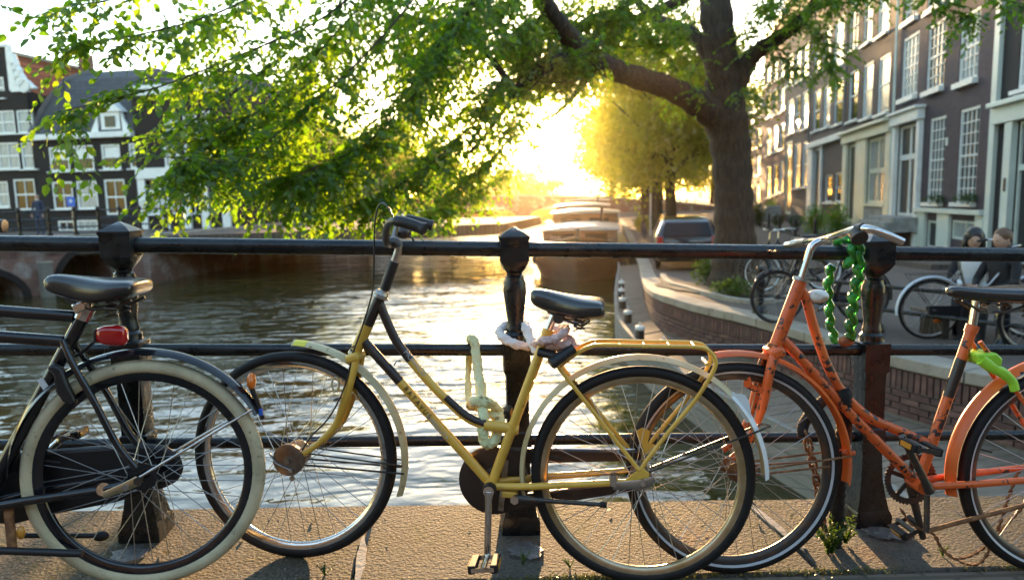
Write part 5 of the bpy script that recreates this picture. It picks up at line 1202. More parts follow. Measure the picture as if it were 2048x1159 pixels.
# pedals, cranks
pa = K(140, 868, -.16); b = MB(); b.tube([BBk+Vector((0, -.07, 0)), Vector((pa.x, -.085, pa.z))], .011, 10); b.build('crank_arm', M['chrome'], kr_); pedal(kr_, (pa.x, -.2, pa.z), 'rubber', tilt=.2)
pb = BBk*2-Vector((pa.x, 0, pa.z)); b = MB(); b.tube([BBk+Vector((0, .07, 0)), Vector((pb.x, .085, pb.z))], .011, 10); b.build('crank_arm', M['chrome'], kr_); pedal(kr_, (pb.x, .085, pb.z), 'rubber', tilt=.2)
ks0, ks1 = K(-60, 1098, .05), K(165, 1106, .08); T(kr_, 'kickstand', [ks0, ks1], .011, 'black_plastic', 12); T(kr_, 'kickstand_leg', [K(15, 1000, .02), K(25, 1098, .045)], .013, 'rust', 10); T(kr_, 'kickstand', [K(40, 1070, -.06), K(190, 1070, -.08)], .008, 'black_plastic', 10); b = MB(); b.ball(K(202, 1071, -.08), (.024, .016, .016), 10, 8); b.build('kickstand_tip', M['rubber'], kr_); b = MB(); b.ball(K(42, 1064, .03), (.012, .012, .02), 10, 8); b.build('pedal_reflector', M['amber'], kr_)
sd_ = saddle(kr_, sec_from(K, (92, 566), (288, 570), [(-.01, .012, .006, .010, .8), (.02, .028, .024, .026, .8), (.12, .036, .030, .036, .8), (.30, .044, .026, .050, .75), (.5, .07, .022, .060, .7), (.7, .098, .020, .056, .65), (.90, .112, .022, .034, .6), (.98, .105, .018, .026, .6), (1.0, .09, .010, .016, .7)]))
for sg in (1, -1): T(sd_, 'saddle_rail', [K.mir(130, 600, sg*.02), K.mir(180, 618, sg*.025), K.mir(235, 615, sg*.05), K.mir(262, 600, sg*.06)], .0045, 'dark_steel', 8)
springs(sd_, K(235, 600)); q = SK.lerp(BBk, .375)+Vector((0, .0196, 0)); b = MB(); b.box(q, (.018, .001, .045), Matrix.Rotation(.50, 3, 'Y')); b.build('frame_sticker', M['white_tape'], kr_, smooth=False)
# ================================================================== TREES
def mk_leaf(name, c1, c2, t1, t2, tr=.55):
    mt, N, L, b = newmat(name); out = N['Material Output']; N.remove(b)
    g = N.new('ShaderNodeNewGeometry'); oi = N.new('ShaderNodeObjectInfo'); a = N.new('ShaderNodeMath'); a.operation = 'ADD'; L.new(g.outputs['Random Per Island'], a.inputs[0]); L.new(oi.outputs['Random'], a.inputs[1])
    fr = N.new('ShaderNodeMath'); fr.operation = 'FRACT'; L.new(a.outputs[0], fr.inputs[0])
    d = N.new('ShaderNodeBsdfDiffuse'); t = N.new('ShaderNodeBsdfTranslucent'); gl = N.new('ShaderNodeBsdfGlossy'); gl.inputs['Roughness'].default_value = .35; gl.inputs['Color'].default_value = (.8, .85, .8, 1)
    L.new(mixc(N, L, fr.outputs[0], c1, c2), d.inputs[0]); L.new(mixc(N, L, fr.outputs[0], t1, t2), t.inputs[0])
    m1 = N.new('ShaderNodeMixShader'); m1.inputs[0].default_value = tr; L.new(d.outputs[0], m1.inputs[1]); L.new(t.outputs[0], m1.inputs[2])
    m2 = N.new('ShaderNodeMixShader'); m2.inputs[0].default_value = .045; L.new(m1.outputs[0], m2.inputs[1]); L.new(gl.outputs[0], m2.inputs[2])
    L.new(m2.outputs[0], out.inputs['Surface']); return mt
M['leaf'] = mk_leaf('elm_leaf', (.040, .105, .006), (.070, .140, .010), (.16, .37, .006), (.36, .50, .014), .60)
M['leaf_far'] = mk_leaf('tree_leaf', (.085, .120, .010), (.13, .150, .014), (.33, .40, .010), (.50, .50, .015), .6)
LEAF_V = np.array([(0, 0, 0), (.30, -.29, .06), (.30, .29, .06), (.72, -.22, .02), (.72, .22, .02), (1.0, 0, -.08), (.35, 0, 0), (.74, 0, -.02)])
LEAF_F = [(0, 1, 6), (1, 3, 7, 6), (3, 5, 7), (0, 6, 2), (6, 7, 4, 2), (7, 5, 4)]
def leaf_mats(P, D, size, flat=.55):
    """P positions, D directions (n,3) -> rotation bases with roughly upward normals"""
    n = len(P); D = D/np.linalg.norm(D, axis=1, keepdims=True)
    up = np.tile(np.array([[0, 0, 1.]]), (n, 1)) + rng.normal(0, flat, (n, 3))
    Z = up - D*(np.sum(up*D, axis=1, keepdims=True)); Z /= np.linalg.norm(Z, axis=1, keepdims=True)+1e-9
    Yv = np.cross(Z, D); return np.stack([D*size[:, None], Yv*size[:, None], Z*size[:, None]], axis=2)
def leaf_mesh(name, P, B, mat, simple=False):
    V = LEAF_V if not simple else LEAF_V[[0, 1, 5, 2]]; n = len(P); k = len(V)
    co = (np.einsum('nij,kj->nki', B, V) + P[:, None, :]).reshape(-1, 3)
    me = bpy.data.meshes.new(name); me.vertices.add(n*k); me.vertices.foreach_set('co', co.astype(np.float32).ravel())
    faces = LEAF_F if not simple else [(0, 1, 2, 3)]
    lt = np.array([len(f) for f in faces]); tot = int(lt.sum()); idx = np.concatenate([np.array(f) for f in faces])
    me.loops.add(n*tot); me.loops.foreach_set('vertex_index', (np.tile(idx, n)+np.repeat(np.arange(n)*k, tot)).astype(np.int32))
    me.polygons.add(n*len(faces)); st = np.concatenate([[0], np.cumsum(lt)[:-1]])
    me.polygons.foreach_set('loop_start', (np.tile(st, n)+np.repeat(np.arange(n)*tot, len(faces))).astype(np.int32))
    me.polygons.foreach_set('loop_total', np.tile(lt, n).astype(np.int32))
    me.materials.append(mat); me.update(calc_edges=True); me.validate(); return me

# ---- the big elm on the quay
elm = empty('elm_tree', TREE); tag(elm, 'big dark elm on the quay with limbs and leaves hanging over the canal', 'tree')
eo = Vector(TREE)
def limb(name, pts, k=6, n=14, parent=elm, mat='bark'):
    """pts: (px, py, depth, width px)"""
    P = smoothpath([at_d(x, y, d)-eo for x, y, d, w in pts], k); R = []
    rs = [w*d/F_PX/2 for x, y, d, w in pts]
    R = lerp_list(rs, len(P)); b = MB(); b.tube(P, [r*(1+.06*math.sin(i*1.7)) for i, r in enumerate(R)], n); return b.build(name, M[mat], parent, auto=80)
D0 = (TREE-CAM).dot(c_f)
limb('trunk', [(1470, 600, D0, 150), (1470, 578, D0, 122), (1470, 545, D0, 96), (1470, 490, D0, 82), (1468, 430, D0, 77), (1466, 370, D0, 75), (1462, 300, D0, 77), (1453, 240, D0, 84), (1447, 180, D0, 70), (1444, 130, D0, 66), (1437, 70, D0, 64), (1430, 0, D0, 64), (1424, -90, D0, 58), (1414, -240, D0, 48), (1400, -420, D0, 34)], 5, 20)
limb('limb', [(1452, 262, D0, 60), (1432, 235, D0-.1, 58), (1392, 205, D0-.4, 52), (1335, 175, D0-.9, 46), (1265, 152, D0-1.5, 44), (1205, 128, D0-2, 44), (1155, 92, D0-2.5, 42), (1115, 45, D0-3, 38), (1085, 0, D0-3.4, 34), (1030, -70, D0-4, 28), (900, -120, D0-5, 22), (700, -130, D0-6, 16), (450, -110, D0-7, 10)])
limb('limb', [(1190, 122, D0-2.1, 32), (1140, 118, D0-2.3, 30), (1088, 136, D0-2.6, 26), (1050, 162, D0-2.9, 22), (1030, 180, D0-3.1, 18), (1000, 140, D0-3.3, 14), (962, 92, D0-3.6, 11), (930, 50, D0-4, 9)])
limb('limb', [(1034, 172, D0-3, 15), (1010, 215, D0-3.2, 11), (975, 265, D0-3.6, 9), (930, 315, D0-4, 6)])
limb('limb', [(1440, 150, D0, 40), (1400, 82, D0+.3, 32), (1345, 52, D0+.8, 26), (1300, 30, D0+1.2, 20), (1250, -30, D0+1.6, 15)])
limb('limb', [(1430, -60, D0+.6, 26), (1370, -5, D0+1.0, 24), (1300, 30, D0+1.2, 22), (1250, 58, D0+1.2, 22), (1210, 100, D0+1.2, 20), (1170, 160, D0+1.3, 18), (1140, 200, D0+1.4, 11), (1112, 228, D0+1.5, 6), (1080, 240, D0+1.6, 2)])
limb('limb', [(1458, 200, D0, 40), (1486, 145, D0-.1, 38), (1505, 112, D0-.2, 34), (1545, 84, D0-.4, 30), (1590, 52, D0-.6, 26), (1622, 18, D0-.8, 22), (1660, -40, D0-1, 18), (1760, -110, D0-2, 12), (1880, -60, D0-4, 8)])
# twig guides: (polyline of (px, py, depth), branchlets per metre, branchlet length, spread)
G = [([(760, -60, 7.0), (640, 40, 6.7), (480, 110, 6.2), (330, 170, 5.8), (200, 205, 5.5), (110, 225, 5.3)], 11, .42),
     ([(860, -40, 7.4), (740, 100, 7.1), (600, 230, 6.7), (480, 320, 6.3), (400, 315, 6.0), (345, 330, 5.8)], 18, .48),
     ([(950, 0, 8.0), (860, 150, 7.6), (740, 280, 7.2), (640, 330, 6.8), (570, 360, 6.5)], 32, .55),
     ([(1010, 150, 9.0), (950, 240, 8.7), (870, 320, 8.2), (790, 375, 7.7), (730, 405, 7.4)], 32, .5),
     ([(600, -60, 6.6), (450, 20, 6.2), (320, 60, 5.8), (190, 85, 5.4), (110, 95, 5.2)], 12, .42),
     ([(1040, 240, 9.8), (1000, 300, 9.6), (940, 350, 9.4), (890, 400, 9.2), (850, 430, 9.0)], 32, .45),
     ([(420, -60, 5.9), (300, -15, 5.5), (190, 5, 5.2), (90, 20, 5.0)], 10, .36),
     ([(900, -100, 8.2), (760, -20, 7.8), (650, 90, 7.6), (560, 190, 7.3), (470, 250, 7.0), (400, 280, 6.8)], 20, .5),
     ([(1000, -60, 8.8), (900, 60, 8.5), (800, 200, 8.2), (700, 330, 7.9), (620, 390, 7.7)], 34, .55),
     ([(700, -120, 8.6), (560, -40, 8.2), (440, 50, 7.8), (360, 100, 7.5)], 18, .5),
     ([(820, -60, 9.2), (700, 60, 9.0), (600, 160, 8.8), (520, 280, 8.6), (470, 360, 8.4)], 30, .55),
     ([(1080, -40, 9.6), (1000, 20, 9.6), (900, 40, 9.4), (800, 30, 9.2)], 26, .5),
     ([(1100, 20, 10.4), (1040, 60, 10.4), (960, 110, 10.4), (880, 170, 10.2), (820, 240, 10.)], 24, .5),
     ([(1030, 170, 10.0), (960, 190, 10.), (900, 260, 10.), (860, 330, 10.)], 22, .5),
     ([(1300, -40, 12.2), (1230, 20, 12.2), (1160, 40, 12.2), (1080, 30, 12.2)], 20, .55),
     ([(1380, 40, 13.2), (1320, 80, 13.2), (1250, 95, 13.0), (1190, 70, 12.6)], 16, .55),
     ([(1360, 150, 12.6), (1330, 105, 12.6), (1290, 60, 12.6), (1240, 0, 12.6)], 18, .5),
     ([(1400, 120, 13.4), (1370, 170, 13.4), (1340, 210, 13.4)], 16, .45), ([(1420, 215, 12.5), (1400, 190, 12.4), (1380, 175, 12.3)], 14, .3), ([(1470, 180, 12.4), (1500, 185, 12.3), (1540, 200, 12.2)], 18, .28),
     ([(1540, 84, 12.4), (1560, 110, 12.4), (1580, 130, 12.4), (1590, 150, 12.4)], 26, .5), ([(1600, 40, 12.2), (1640, 70, 12.1), (1660, 110, 12.), (1655, 140, 12.)], 26, .5),
     ([(1500, 100, 12.6), (1520, 40, 12.8), (1540, -10, 13.), (1560, -60, 13.)], 22, .55), ([(1620, 10, 12.1), (1680, 0, 12.), (1740, -10, 11.9), (1800, -20, 11.8)], 24, .45),
     ([(1800, -70, 9.4), (1850, -20, 9.), (1900, 20, 8.8), (1950, 40, 8.6)], 15, .30), ([(1850, -60, 8.8), (1930, -25, 8.6), (2000, 0, 8.4), (2070, 10, 8.2)], 18, .30)]
gr = random.Random(21)
for k in range(15):
    x = gr.uniform(1080, 1400); y = gr.uniform(-70, 60); d = gr.uniform(11.5, 14.5); G.append(([(x, y, d), (x-gr.uniform(30, 70), y+gr.uniform(10, 60), d-.2), (x-gr.uniform(90, 140), y+gr.uniform(30, 90), d-.4)], 12, .45))
for k in range(8):
    x = gr.uniform(1490, 1600); y = gr.uniform(-90, 20); d = gr.uniform(11.5, 13.5); G.append(([(x, y, d), (x+gr.uniform(30, 60), y+gr.uniform(0, 40), d-.2), (x+gr.uniform(80, 120), y+gr.uniform(10, 80), d-.4)], 12, .45))
for k in range(10):
    x = gr.uniform(880, 1060); y = gr.uniform(-60, 60); d = gr.uniform(9.5, 12); G.append(([(x, y, d), (x-gr.uniform(30, 70), y+gr.uniform(40, 80), d-.2), (x-gr.uniform(70, 140), y+gr.uniform(90, 170), d-.4)], 13, .45))
G += [([(570, 110, 7.1), (490, 170, 6.9), (410, 225, 6.8), (350, 265, 6.6)], 13, .5), ([(610, 50, 7.5), (510, 100, 7.3), (430, 145, 7.1), (370, 180, 6.9)], 13, .5), ([(1180, 150, D0+1.3), (1145, 195, D0+1.4), (1110, 228, D0+1.5), (1080, 240, D0+1.6)], 11, .36), ([(720, 120, 8.2), (640, 210, 8.0), (575, 280, 7.7), (520, 340, 7.5)], 20, .5), ([(640, 150, 7.6), (580, 200, 7.5), (530, 260, 7.3), (470, 330, 7.1)], 18, .5), ([(1050, 215, 10.8), (1015, 262, 10.8), (965, 320, 10.6), (905, 370, 10.4)], 13, .42), ([(1030, 330, 11.4), (985, 365, 11.3), (935, 400, 11.2), (890, 430, 11.)], 13, .36), ([(1010, 250, 12), (960, 280, 12), (900, 300, 12), (850, 340, 12)], 14, .42)]
for k in range(34):
    x = gr.uniform(1060, 1240); y = gr.uniform(10, 150); d = gr.uniform(10.5, 13); G.append(([(x, y, d), (x-gr.uniform(20, 50), y+gr.uniform(10, 40), d-.2), (x-gr.uniform(60, 110), y+gr.uniform(20, 75), d-.4)], 14, .38))
LP_, LD_, LS_ = [], [], []; tw = MB()
for pts, dens, bl in G:
    P = smoothpath([at_d(*p)-eo for p in pts], 8); tw.tube(P, lerp_list([.012, .004], len(P)), 5)
    seglen = sum((P[i+1]-P[i]).length for i in range(len(P)-1)); nb = int(seglen*dens*2.2); tgd = (P[-1]-P[0]).normalized()
    for _ in range(nb):
        i = random.randrange(len(P)-1); q = P[i].lerp(P[i+1], random.random())
        d = Vector((random.gauss(0, .8), random.gauss(0, .8), random.gauss(-.22, .50)))+tgd*.5; d.normalize()
        ln = bl*random.uniform(.45, 1.35); nl_ = max(4, int(ln/.036)); side = d.cross(Vector((0, 0, 1))); side = side.normalized() if side.length > .1 else Vector((1, 0, 0))
        tp = []
        for j in range(nl_+1):
            t = j/nl_; p = q+d*(ln*t)+Vector((0, 0, -.28*ln*t*t)); tp.append(p)
            if j == 0 or p.z+eo.z < .80: continue
            sg = 1 if j % 2 else -1; dd = (d*.7+side*sg*.8+Vector((0, 0, -.35-.2*t))+Vector((random.gauss(0, .2), random.gauss(0, .2), random.gauss(0, .2))))
            LP_.append(p); LD_.append(dd); LS_.append(random.uniform(.050, .100))
        if len(tp) > 3: tw.tube([tp[0], tp[len(tp)//2], tp[-1]], [.0028, .002, .001], 4, cap=False)
tag(tw.build('twigs', M['twig'], elm), kind='stuff')
LP_ = np.array([tuple(p) for p in LP_]); LD_ = np.array([tuple(p) for p in LD_]); LS_ = np.array(LS_)
B_ = leaf_mats(LP_, LD_, LS_)
wp = LP_ + np.array(tuple(eo-CAM)); dep = wp @ np.array(tuple(c_f)); sx = 1024+F_PX*(wp @ np.array(tuple(c_r)))/dep; sy = 579.5-F_PX*(wp @ np.array(tuple(c_u)))/dep
vis = (sx > 0) & (sx < 2048) & (sy > 0) & (sy < 1159); key = np.where(vis, dep/LS_, 1e9); order = np.argsort(key); near, rest = order[:300], order[300:]
one = leaf_mesh('leaf', np.zeros((1, 3)), np.eye(3)[None], M['leaf'])
for i in near:
    o = bpy.data.objects.new('leaf', one); link(o, elm); m4 = Matrix([list(B_[i][r])+[LP_[i][r]] for r in range(3)]+[[0, 0, 0, 1]]); o.matrix_local = m4
cr_o = bpy.data.objects.new('crown', leaf_mesh('crown', LP_[rest], B_[rest], M['leaf'])); link(cr_o, elm); tag(cr_o, kind='stuff')
print('elm leaves', len(LP_))

# ---- other trees: trunk, limbs and a leafy crown
def tree(loc, H, cr, cz, n, lab, seed, ls=.17, tr=.22, lean=(0, 0), clumps=46, squash=.8, group='trees along the right quay', mat='leaf_far', low=.0):
    r = random.Random(seed); g = np.random.default_rng(seed); t = empty('canal_tree', loc); tag(t, lab, 'tree', group)
    b = MB(); top = Vector((lean[0], lean[1], cz)); P = smoothpath([(0, 0, -.1), (lean[0]*.1+r.uniform(-.1, .1), lean[1]*.1, cz*.3), (lean[0]*.4, lean[1]*.4+r.uniform(-.1, .1), cz*.65), tuple(top)], 5); b.tube(P, lerp_list([tr*1.35, tr, tr*.8, tr*.35], len(P)), 10); b.build('trunk', M['bark'], t, auto=80)
    cents = []
    while len(cents) < clumps:
        v = np.array([r.uniform(-1, 1) for _ in range(3)]); l = np.linalg.norm(v)
        if .35 < l < 1: cents.append(v*np.array([cr, cr, cr*squash])+np.array([lean[0], lean[1], cz]))
    b = MB()
    for c in cents[::3]:
        s_ = P[r.randrange(len(P)//2, len(P))]; b.tube([s_, s_.lerp(Vector(c), .5)+Vector((0, 0, .2)), Vector(c)], [tr*.28, tr*.18, .02], 5)
    b.build('limbs', M['bark'], t)
    cents = np.array(cents); k = g.integers(0, len(cents), n); Pn = cents[k]+g.normal(0, cr*.17, (n, 3))*np.array([1, 1, .8]); Dn = g.normal(0, 1, (n, 3))+np.array([0, 0, -.5])
    Bn = leaf_mats(Pn, Dn, g.uniform(ls*.7, ls*1.25, n), .8); c_o = bpy.data.objects.new('crown', leaf_mesh('crown', Pn, Bn, M[mat], True)); link(c_o, t); tag(c_o, kind='stuff'); return t
def qpt(y, off): x = quay_x(y); return Vector((x+off, y, street_z(y)))
tree(qpt(25.5, 1.6), 8, 3.2, 5.6, 15000, 'golden backlit tree by the white pole, nearest of the right quay row', 3, ls=.21, lean=(-.4, -.3), clumps=70, squash=1.0)
tree(qpt(33, 1.6), 8, 3.5, 5.8, 12000, 'second golden tree of the right quay row behind the white pole', 4, ls=.22, lean=(-.4, 0), clumps=60, squash=.95)
tree(qpt(42, 1.8), 9, 4.0, 6.2, 10000, 'third tree of the right quay row beyond the parked car', 5, ls=.2, lean=(.2, 0), clumps=60)
tree(qpt(53, 2.0), 9, 4.6, 6.8, 9000, 'fourth tree of the right quay row before the far bridge', 6, ls=.24, clumps=60)
tree(qpt(66, 2.4), 9, 5.2, 7.0, 9000, 'fifth tree of the right quay row before the far bridge', 7, ls=.28, clumps=60)
tree(qpt(80, 3.0), 9, 5.6, 7.2, 9000, 'farthest tree of the right quay row beside the far bridge', 8, ls=.32, clumps=60)
k = 0
for x, y, h in ((24, 108, 15), (33, 112, 18), (43, 116, 20), (54, 118, 21), (66, 122, 21)):  # tall trees added here to keep the sun off the right-hand facades
    tree(Vector((x, y, -.4)), h, 7.6, h*.56, 11000, ['first', 'second', 'third', 'fourth', 'fifth'][k]+' big shade tree added beyond the far bridge on the right, counted from the canal', 30+k, ls=.5, tr=.4, squash=1.15, clumps=60, group='trees beyond the far bridge'); k += 1
k = 0
for x, y, h in ((15, 122, 7.4), (9.5, 126, 7.0), (4, 121, 7.2), (-3, 120, 7.6), (-11, 118, 8.4)):
    tree(Vector((x, y, -.4)), h, 3.9, h*.56, 7000, ['first', 'second', 'third', 'fourth', 'fifth'][k]+' low hazy tree at the end of the canal, counted from the right', 40+k, ls=.35, tr=.3, group='low trees at the end of the canal'); k += 1
k = 0
for s_, off, cr, cz in ((16, 1.8, 3.2, 5.6), (27, 1.8, 3.2, 5.6), (39, 1.8, 3.4, 5.8), (52, 1.8, 3.6, 5.8), (66, 1.8, 3.8, 5.8), (80, 1.8, 3.8, 5.6)):
    p = LQ0+LQD*s_+nl*off; tree(Vector((p.x, p.y, LTOP)), 8, cr, cz, 6500, ['nearest', 'second', 'third', 'fourth', 'fifth', 'farthest'][k]+' tree of the left bank row half hidden by the hanging leaves', 60+k, ls=.20+.02*k, group='trees along the left bank'); k += 1
# ================================================================== LOCKS AND CLOTHS ON THE RAILING
def wpath(pts, k=6): return smoothpath([at_y(*p) for p in pts], k)
def lumpy(name, pts, r, mat, parent, k=14, amp=.16, n=18, seed=0, flat=.82):
    """cloth sleeve: gathered tube with slanting folds"""
    rr = random.Random(seed); P = wpath(pts, k); o0 = Vector(parent.location); ph = [rr.uniform(0, 6) for _ in range(6)]; b = MB()
    R = [r*(1+amp*.55*math.sin(i*.42+ph[0])+amp*.45*math.sin(i*.17+ph[1])) for i in range(len(P))]; b.tube([p-o0 for p in P], R, n, flat=flat)
    for i in range(len(P)):
        c = P[i]-o0
        for j in range(n):
            a = 2*math.pi*j/n; q = Vector(b.v[i*n+j])-c
            w = .10*math.sin(3*a+i*.55+ph[2])+.07*math.sin(5*a-i*.9+ph[3])+.05*math.sin(2*a+i*1.3+ph[4])+rr.uniform(-.03, .03); b.v[i*n+j] = tuple(c+q*(1+w))
    return b.build(name, M[mat], parent, auto=180)
t = empty('chain_lock', at_y(1060, 700, -.1)); tag(t, 'pink and white cloth-wrapped chain lock tying the yellow bicycle to the middle post', 'lock')
lumpy('cloth_sleeve', [(1046, 648, .075), (1015, 650, .07), (1000, 660, .02), (1003, 672, -.045), (1022, 684, -.085), (1050, 692, -.10), (1062, 690, -.10)], .0165, 'white_cloth', t, seed=1)
lumpy('cloth_sleeve', [(1047, 645, .05), (1052, 655, -.05), (1058, 672, -.11), (1068, 692, -.17), (1080, 706, -.24)], .016, 'white_cloth', t, seed=2)
lumpy('cloth_sleeve', [(1066, 690, -.12), (1085, 682, -.36), (1106, 679, -.385), (1124, 668, -.385), (1130, 660, -.33), (1118, 658, -.24), (1098, 668, -.22), (1082, 682, -.24), (1090, 694, -.30), (1120, 690, -.36), (1142, 690, -.37)], .0155, 'pink_cloth', t, seed=3)
lumpy('cloth_sleeve', [(1125, 668, -.30), (1140, 680, -.33), (1150, 694, -.35)], .0135, 'pink_cloth', t, seed=4)
o0 = Vector(t.location)
T(t, 'lock_bar', [at_y(1078, 703, -.33)-o0, at_y(1112, 712, -.36)-o0], .0145, 'black_plastic', 14, auto=30)
a, c = at_y(1102, 728, -.40)-o0, at_y(1146, 696, -.375)-o0; lb = T(t, 'lock_body', [a, a.lerp(c, .02), a.lerp(c, .55), a.lerp(c, .57), c], [.017, .0185, .0185, .0172, .0172], 'black_plastic', 18, auto=30); T(lb, 'keyhole', [a, a+(a-c).normalized()*.002], .006, 'steel', 12)
t = empty('chain_lock', at_y(960, 780, -.1)); tag(t, 'pale lime cloth-wrapped chain hanging from the middle rail onto the yellow frame', 'lock')
lumpy('cloth_sleeve', [(946, 690, .03), (943, 676, .0), (950, 690, -.035), (956, 740, -.10), (963, 790, -.19), (967, 830, -.27), (966, 868, -.29), (974, 886, -.295), (988, 880, -.29), (998, 850, -.25), (996, 822, -.22), (978, 806, -.25), (950, 803, -.24), (938, 812, -.22)], .0172, 'lime_cloth', t, seed=6, amp=.10)
lumpy('cloth_sleeve', [(945, 678, .02), (938, 720, .028), (936, 770, -.03), (940, 806, -.14), (955, 815, -.2), (985, 830, -.24), (1000, 840, -.23)], .0135, 'lime_cloth', t, seed=7, amp=.12)
b = MB(); b.box(at_y(941, 812, -.22)-Vector(t.location), (.03, .03, .014), Matrix.Rotation(.5, 3, 'Y')); b.build('buckle', M['steel'], t, smooth=False, bevel=.003)
# green twisted chain
t = empty('chain_lock', at_y(1690, 600, -.05)); tag(t, 'glossy green plastic-sleeved chain hanging over the top rail beside the right post', 'lock'); o0 = Vector(t.location)
def twisted(name, pts, r, mat, pitch=.052):
    P = wpath(pts, 14); out = []; R = []; s_ = 0
    for i, p in enumerate(P):
        if i: s_ += (p-P[i-1]).length
        a = s_/pitch*2*math.pi; out.append(p-o0+Vector((math.cos(a), math.sin(a), 0))*r*.30); R.append(r*(1+.20*math.sin(a*1.0)))
    b = MB(); b.tube(out, R, 12); return b.build(name, M[mat], t, auto=180)
twisted('sleeve', [(1712, 470, -.06), (1719, 500, -.065), (1718, 545, -.065), (1708, 595, -.06), (1704, 640, -.055), (1700, 676, -.05)], .0172, 'green_vinyl')
twisted('sleeve', [(1664, 530, .05), (1657, 570, .05), (1659, 610, .05), (1662, 650, .045), (1672, 680, .04), (1680, 690, .02)], .0155, 'green_vinyl')
twisted('sleeve', [(1662, 512, .055), (1672, 488, .045), (1690, 478, -.01), (1706, 486, -.05), (1702, 520, -.058), (1690, 535, -.05)], .015, 'green_vinyl')
b = MB(); b.ball(at_y(1692, 682, -.035)-o0, (.03, .022, .02), 12, 8); b.build('padlock', M['rust'], t)
# black sleeve and rusty links
t = empty('chain_lock', on_deck(1670, 1095)); tag(t, 'thick black fabric-sleeved chain from the orange frame down to the kerb beside the right post', 'lock'); o0 = Vector(t.location)
def ribbed(name, pts, r, mat):
    P = wpath(pts, 10); b = MB(); b.tube([p-o0 for p in P], [r*(1+(.13 if i % 2 else -.06)) for i in range(len(P))], 14); return b.build(name, M[mat], t, auto=180)
ribbed('sleeve', [(1683, 776, -.345), (1688, 796, -.35), (1690, 835, -.32), (1684, 900, -.25), (1676, 980, -.21), (1672, 1050, -.19), (1668, 1096, -.19)], .0235, 'black_fabric')
ribbed('sleeve', [(1683, 784, -.33), (1665, 788, -.24), (1645, 802, -.24), (1622, 825, -.28), (1606, 850, -.32), (1606, 872, -.34)], .0165, 'black_fabric')
t2 = empty('rusty_chain', on_deck(1655, 1065)); tag(t2, 'rusty chain of long links hanging from the black sleeve to the ground', 'chain'); lk_me = None
P = [at_y(*p) for p in ((1612, 872, -.34), (1618, 895, -.335), (1630, 945, -.32), (1637, 990, -.29), (1643, 1030, -.25), (1650, 1062, -.22))]; S = walk(smoothpath(P, 8), .034)
bb = MB(); pts = [Vector((math.cos(a)*.011, 0, math.sin(a)*.011+(.013 if math.sin(a) > 0 else -.013))) for a in [2*math.pi*i/16 for i in range(16)]]; bb.tube(pts, .0046, 6, closed=True, up=(0, 1, 0)); lk_me = bb.mesh('link', M['rust']); lk_me.polygons.foreach_set('use_smooth', [True]*len(lk_me.polygons))
for i, (s_, p, tg) in enumerate(S):
    o = bpy.data.objects.new('link', lk_me); link(o, t2); q = tg.to_track_quat('Z', 'Y').to_matrix().to_4x4() @ Matrix.Rotation((math.pi/2 if i % 2 else 0)+.5, 4, 'Z'); o.matrix_local = Matrix.Translation(p-Vector(t2.location)) @ q

# ---- weeds and moss on the bridge edge
def weed(px, py, h, n, lab, seed):
    r = random.Random(seed); p = on_deck(px, py); t = empty('weed_plant', p); tag(t, lab, 'weed', 'weeds in the stone joints'); stems = MB(); LPx, LDx = [], []
    for i in range(n):
        a = r.uniform(0, 6.28); d = Vector((math.cos(a)*r.uniform(.1, .8), math.sin(a)*.3, 1)).normalized(); L_ = h*r.uniform(.5, 1.1); P = [Vector((0, 0, 0))+d*L_*k/5+Vector((d.x, d.y, -.4))*L_*.25*(k/5)**2 for k in range(6)]; stems.tube(P, [.0014, .0012, .001, .0009, .0007, .0005], 4)
        for k in range(1, 6):
            for m_ in range(7): LPx.append(tuple(P[k-1].lerp(P[k], r.random()))); LDx.append((r.gauss(0, 1), r.gauss(0, .6), r.gauss(.4, .5)))
    stems.build('stems', M['weed_stem'], t); LPx, LDx = np.array(LPx), np.array(LDx); o = bpy.data.objects.new('leaves', leaf_mesh('leaves', LPx, leaf_mats(LPx, LDx, np.full(len(LPx), h*.10)), M['leaf_weed'], True)); link(o, t); tag(o, kind='stuff')
M['weed_stem'] = pm('weed_stem', (.08, .11, .025), .7); M['leaf_weed'] = mk_leaf('weed_leaf', (.04, .085, .012), (.06, .11, .018), (.08, .15, .012), (.13, .20, .02), .4); M['leaf_moss'] = mk_leaf('moss_leaf', (.07, .08, .012), (.11, .11, .02), (.08, .09, .01), (.12, .12, .015), .3)
weed(1660, 1105, .15, 22, 'tall feathery green weed at the foot of the right post beside the black chain', 1)
weed(1690, 1085, .10, 12, 'smaller weed growing from the right post base', 2)
weed(1046, 1128, .055, 8, 'tiny weed on the stone in front of the middle post', 3); weed(650, 1150, .05, 8, 'tiny weed under the yellow front wheel', 4); weed(1140, 1135, .045, 7, 'tiny weed under the yellow rear wheel', 5); weed(1885, 1110, .06, 7, 'small weed under the sagging rusty chain', 6)
g = np.random.default_rng(5); n = 6500; x = g.uniform(-2.2, 2.6, n); keep = (np.sin(x*3.1+1)+np.sin(x*7.7)+g.normal(0, .6, n)+.75*(x > .3)) > .5; x = x[keep]; y = -.370+g.normal(0, .010, len(x)); z = x*SLOPE+g.uniform(-.006, .006, len(x)); Pm = np.stack([x, y, z], 1)
o = bpy.data.objects.new('moss', leaf_mesh('moss', Pm, leaf_mats(Pm, g.normal(0, 1, (len(x), 3))+np.array([0, 0, .8]), g.uniform(.005, .013, len(x))), M['leaf_moss'], True)); link(o); tag(o, 'yellow-green moss along the front joint of the bridge stones', 'moss', kind='stuff')

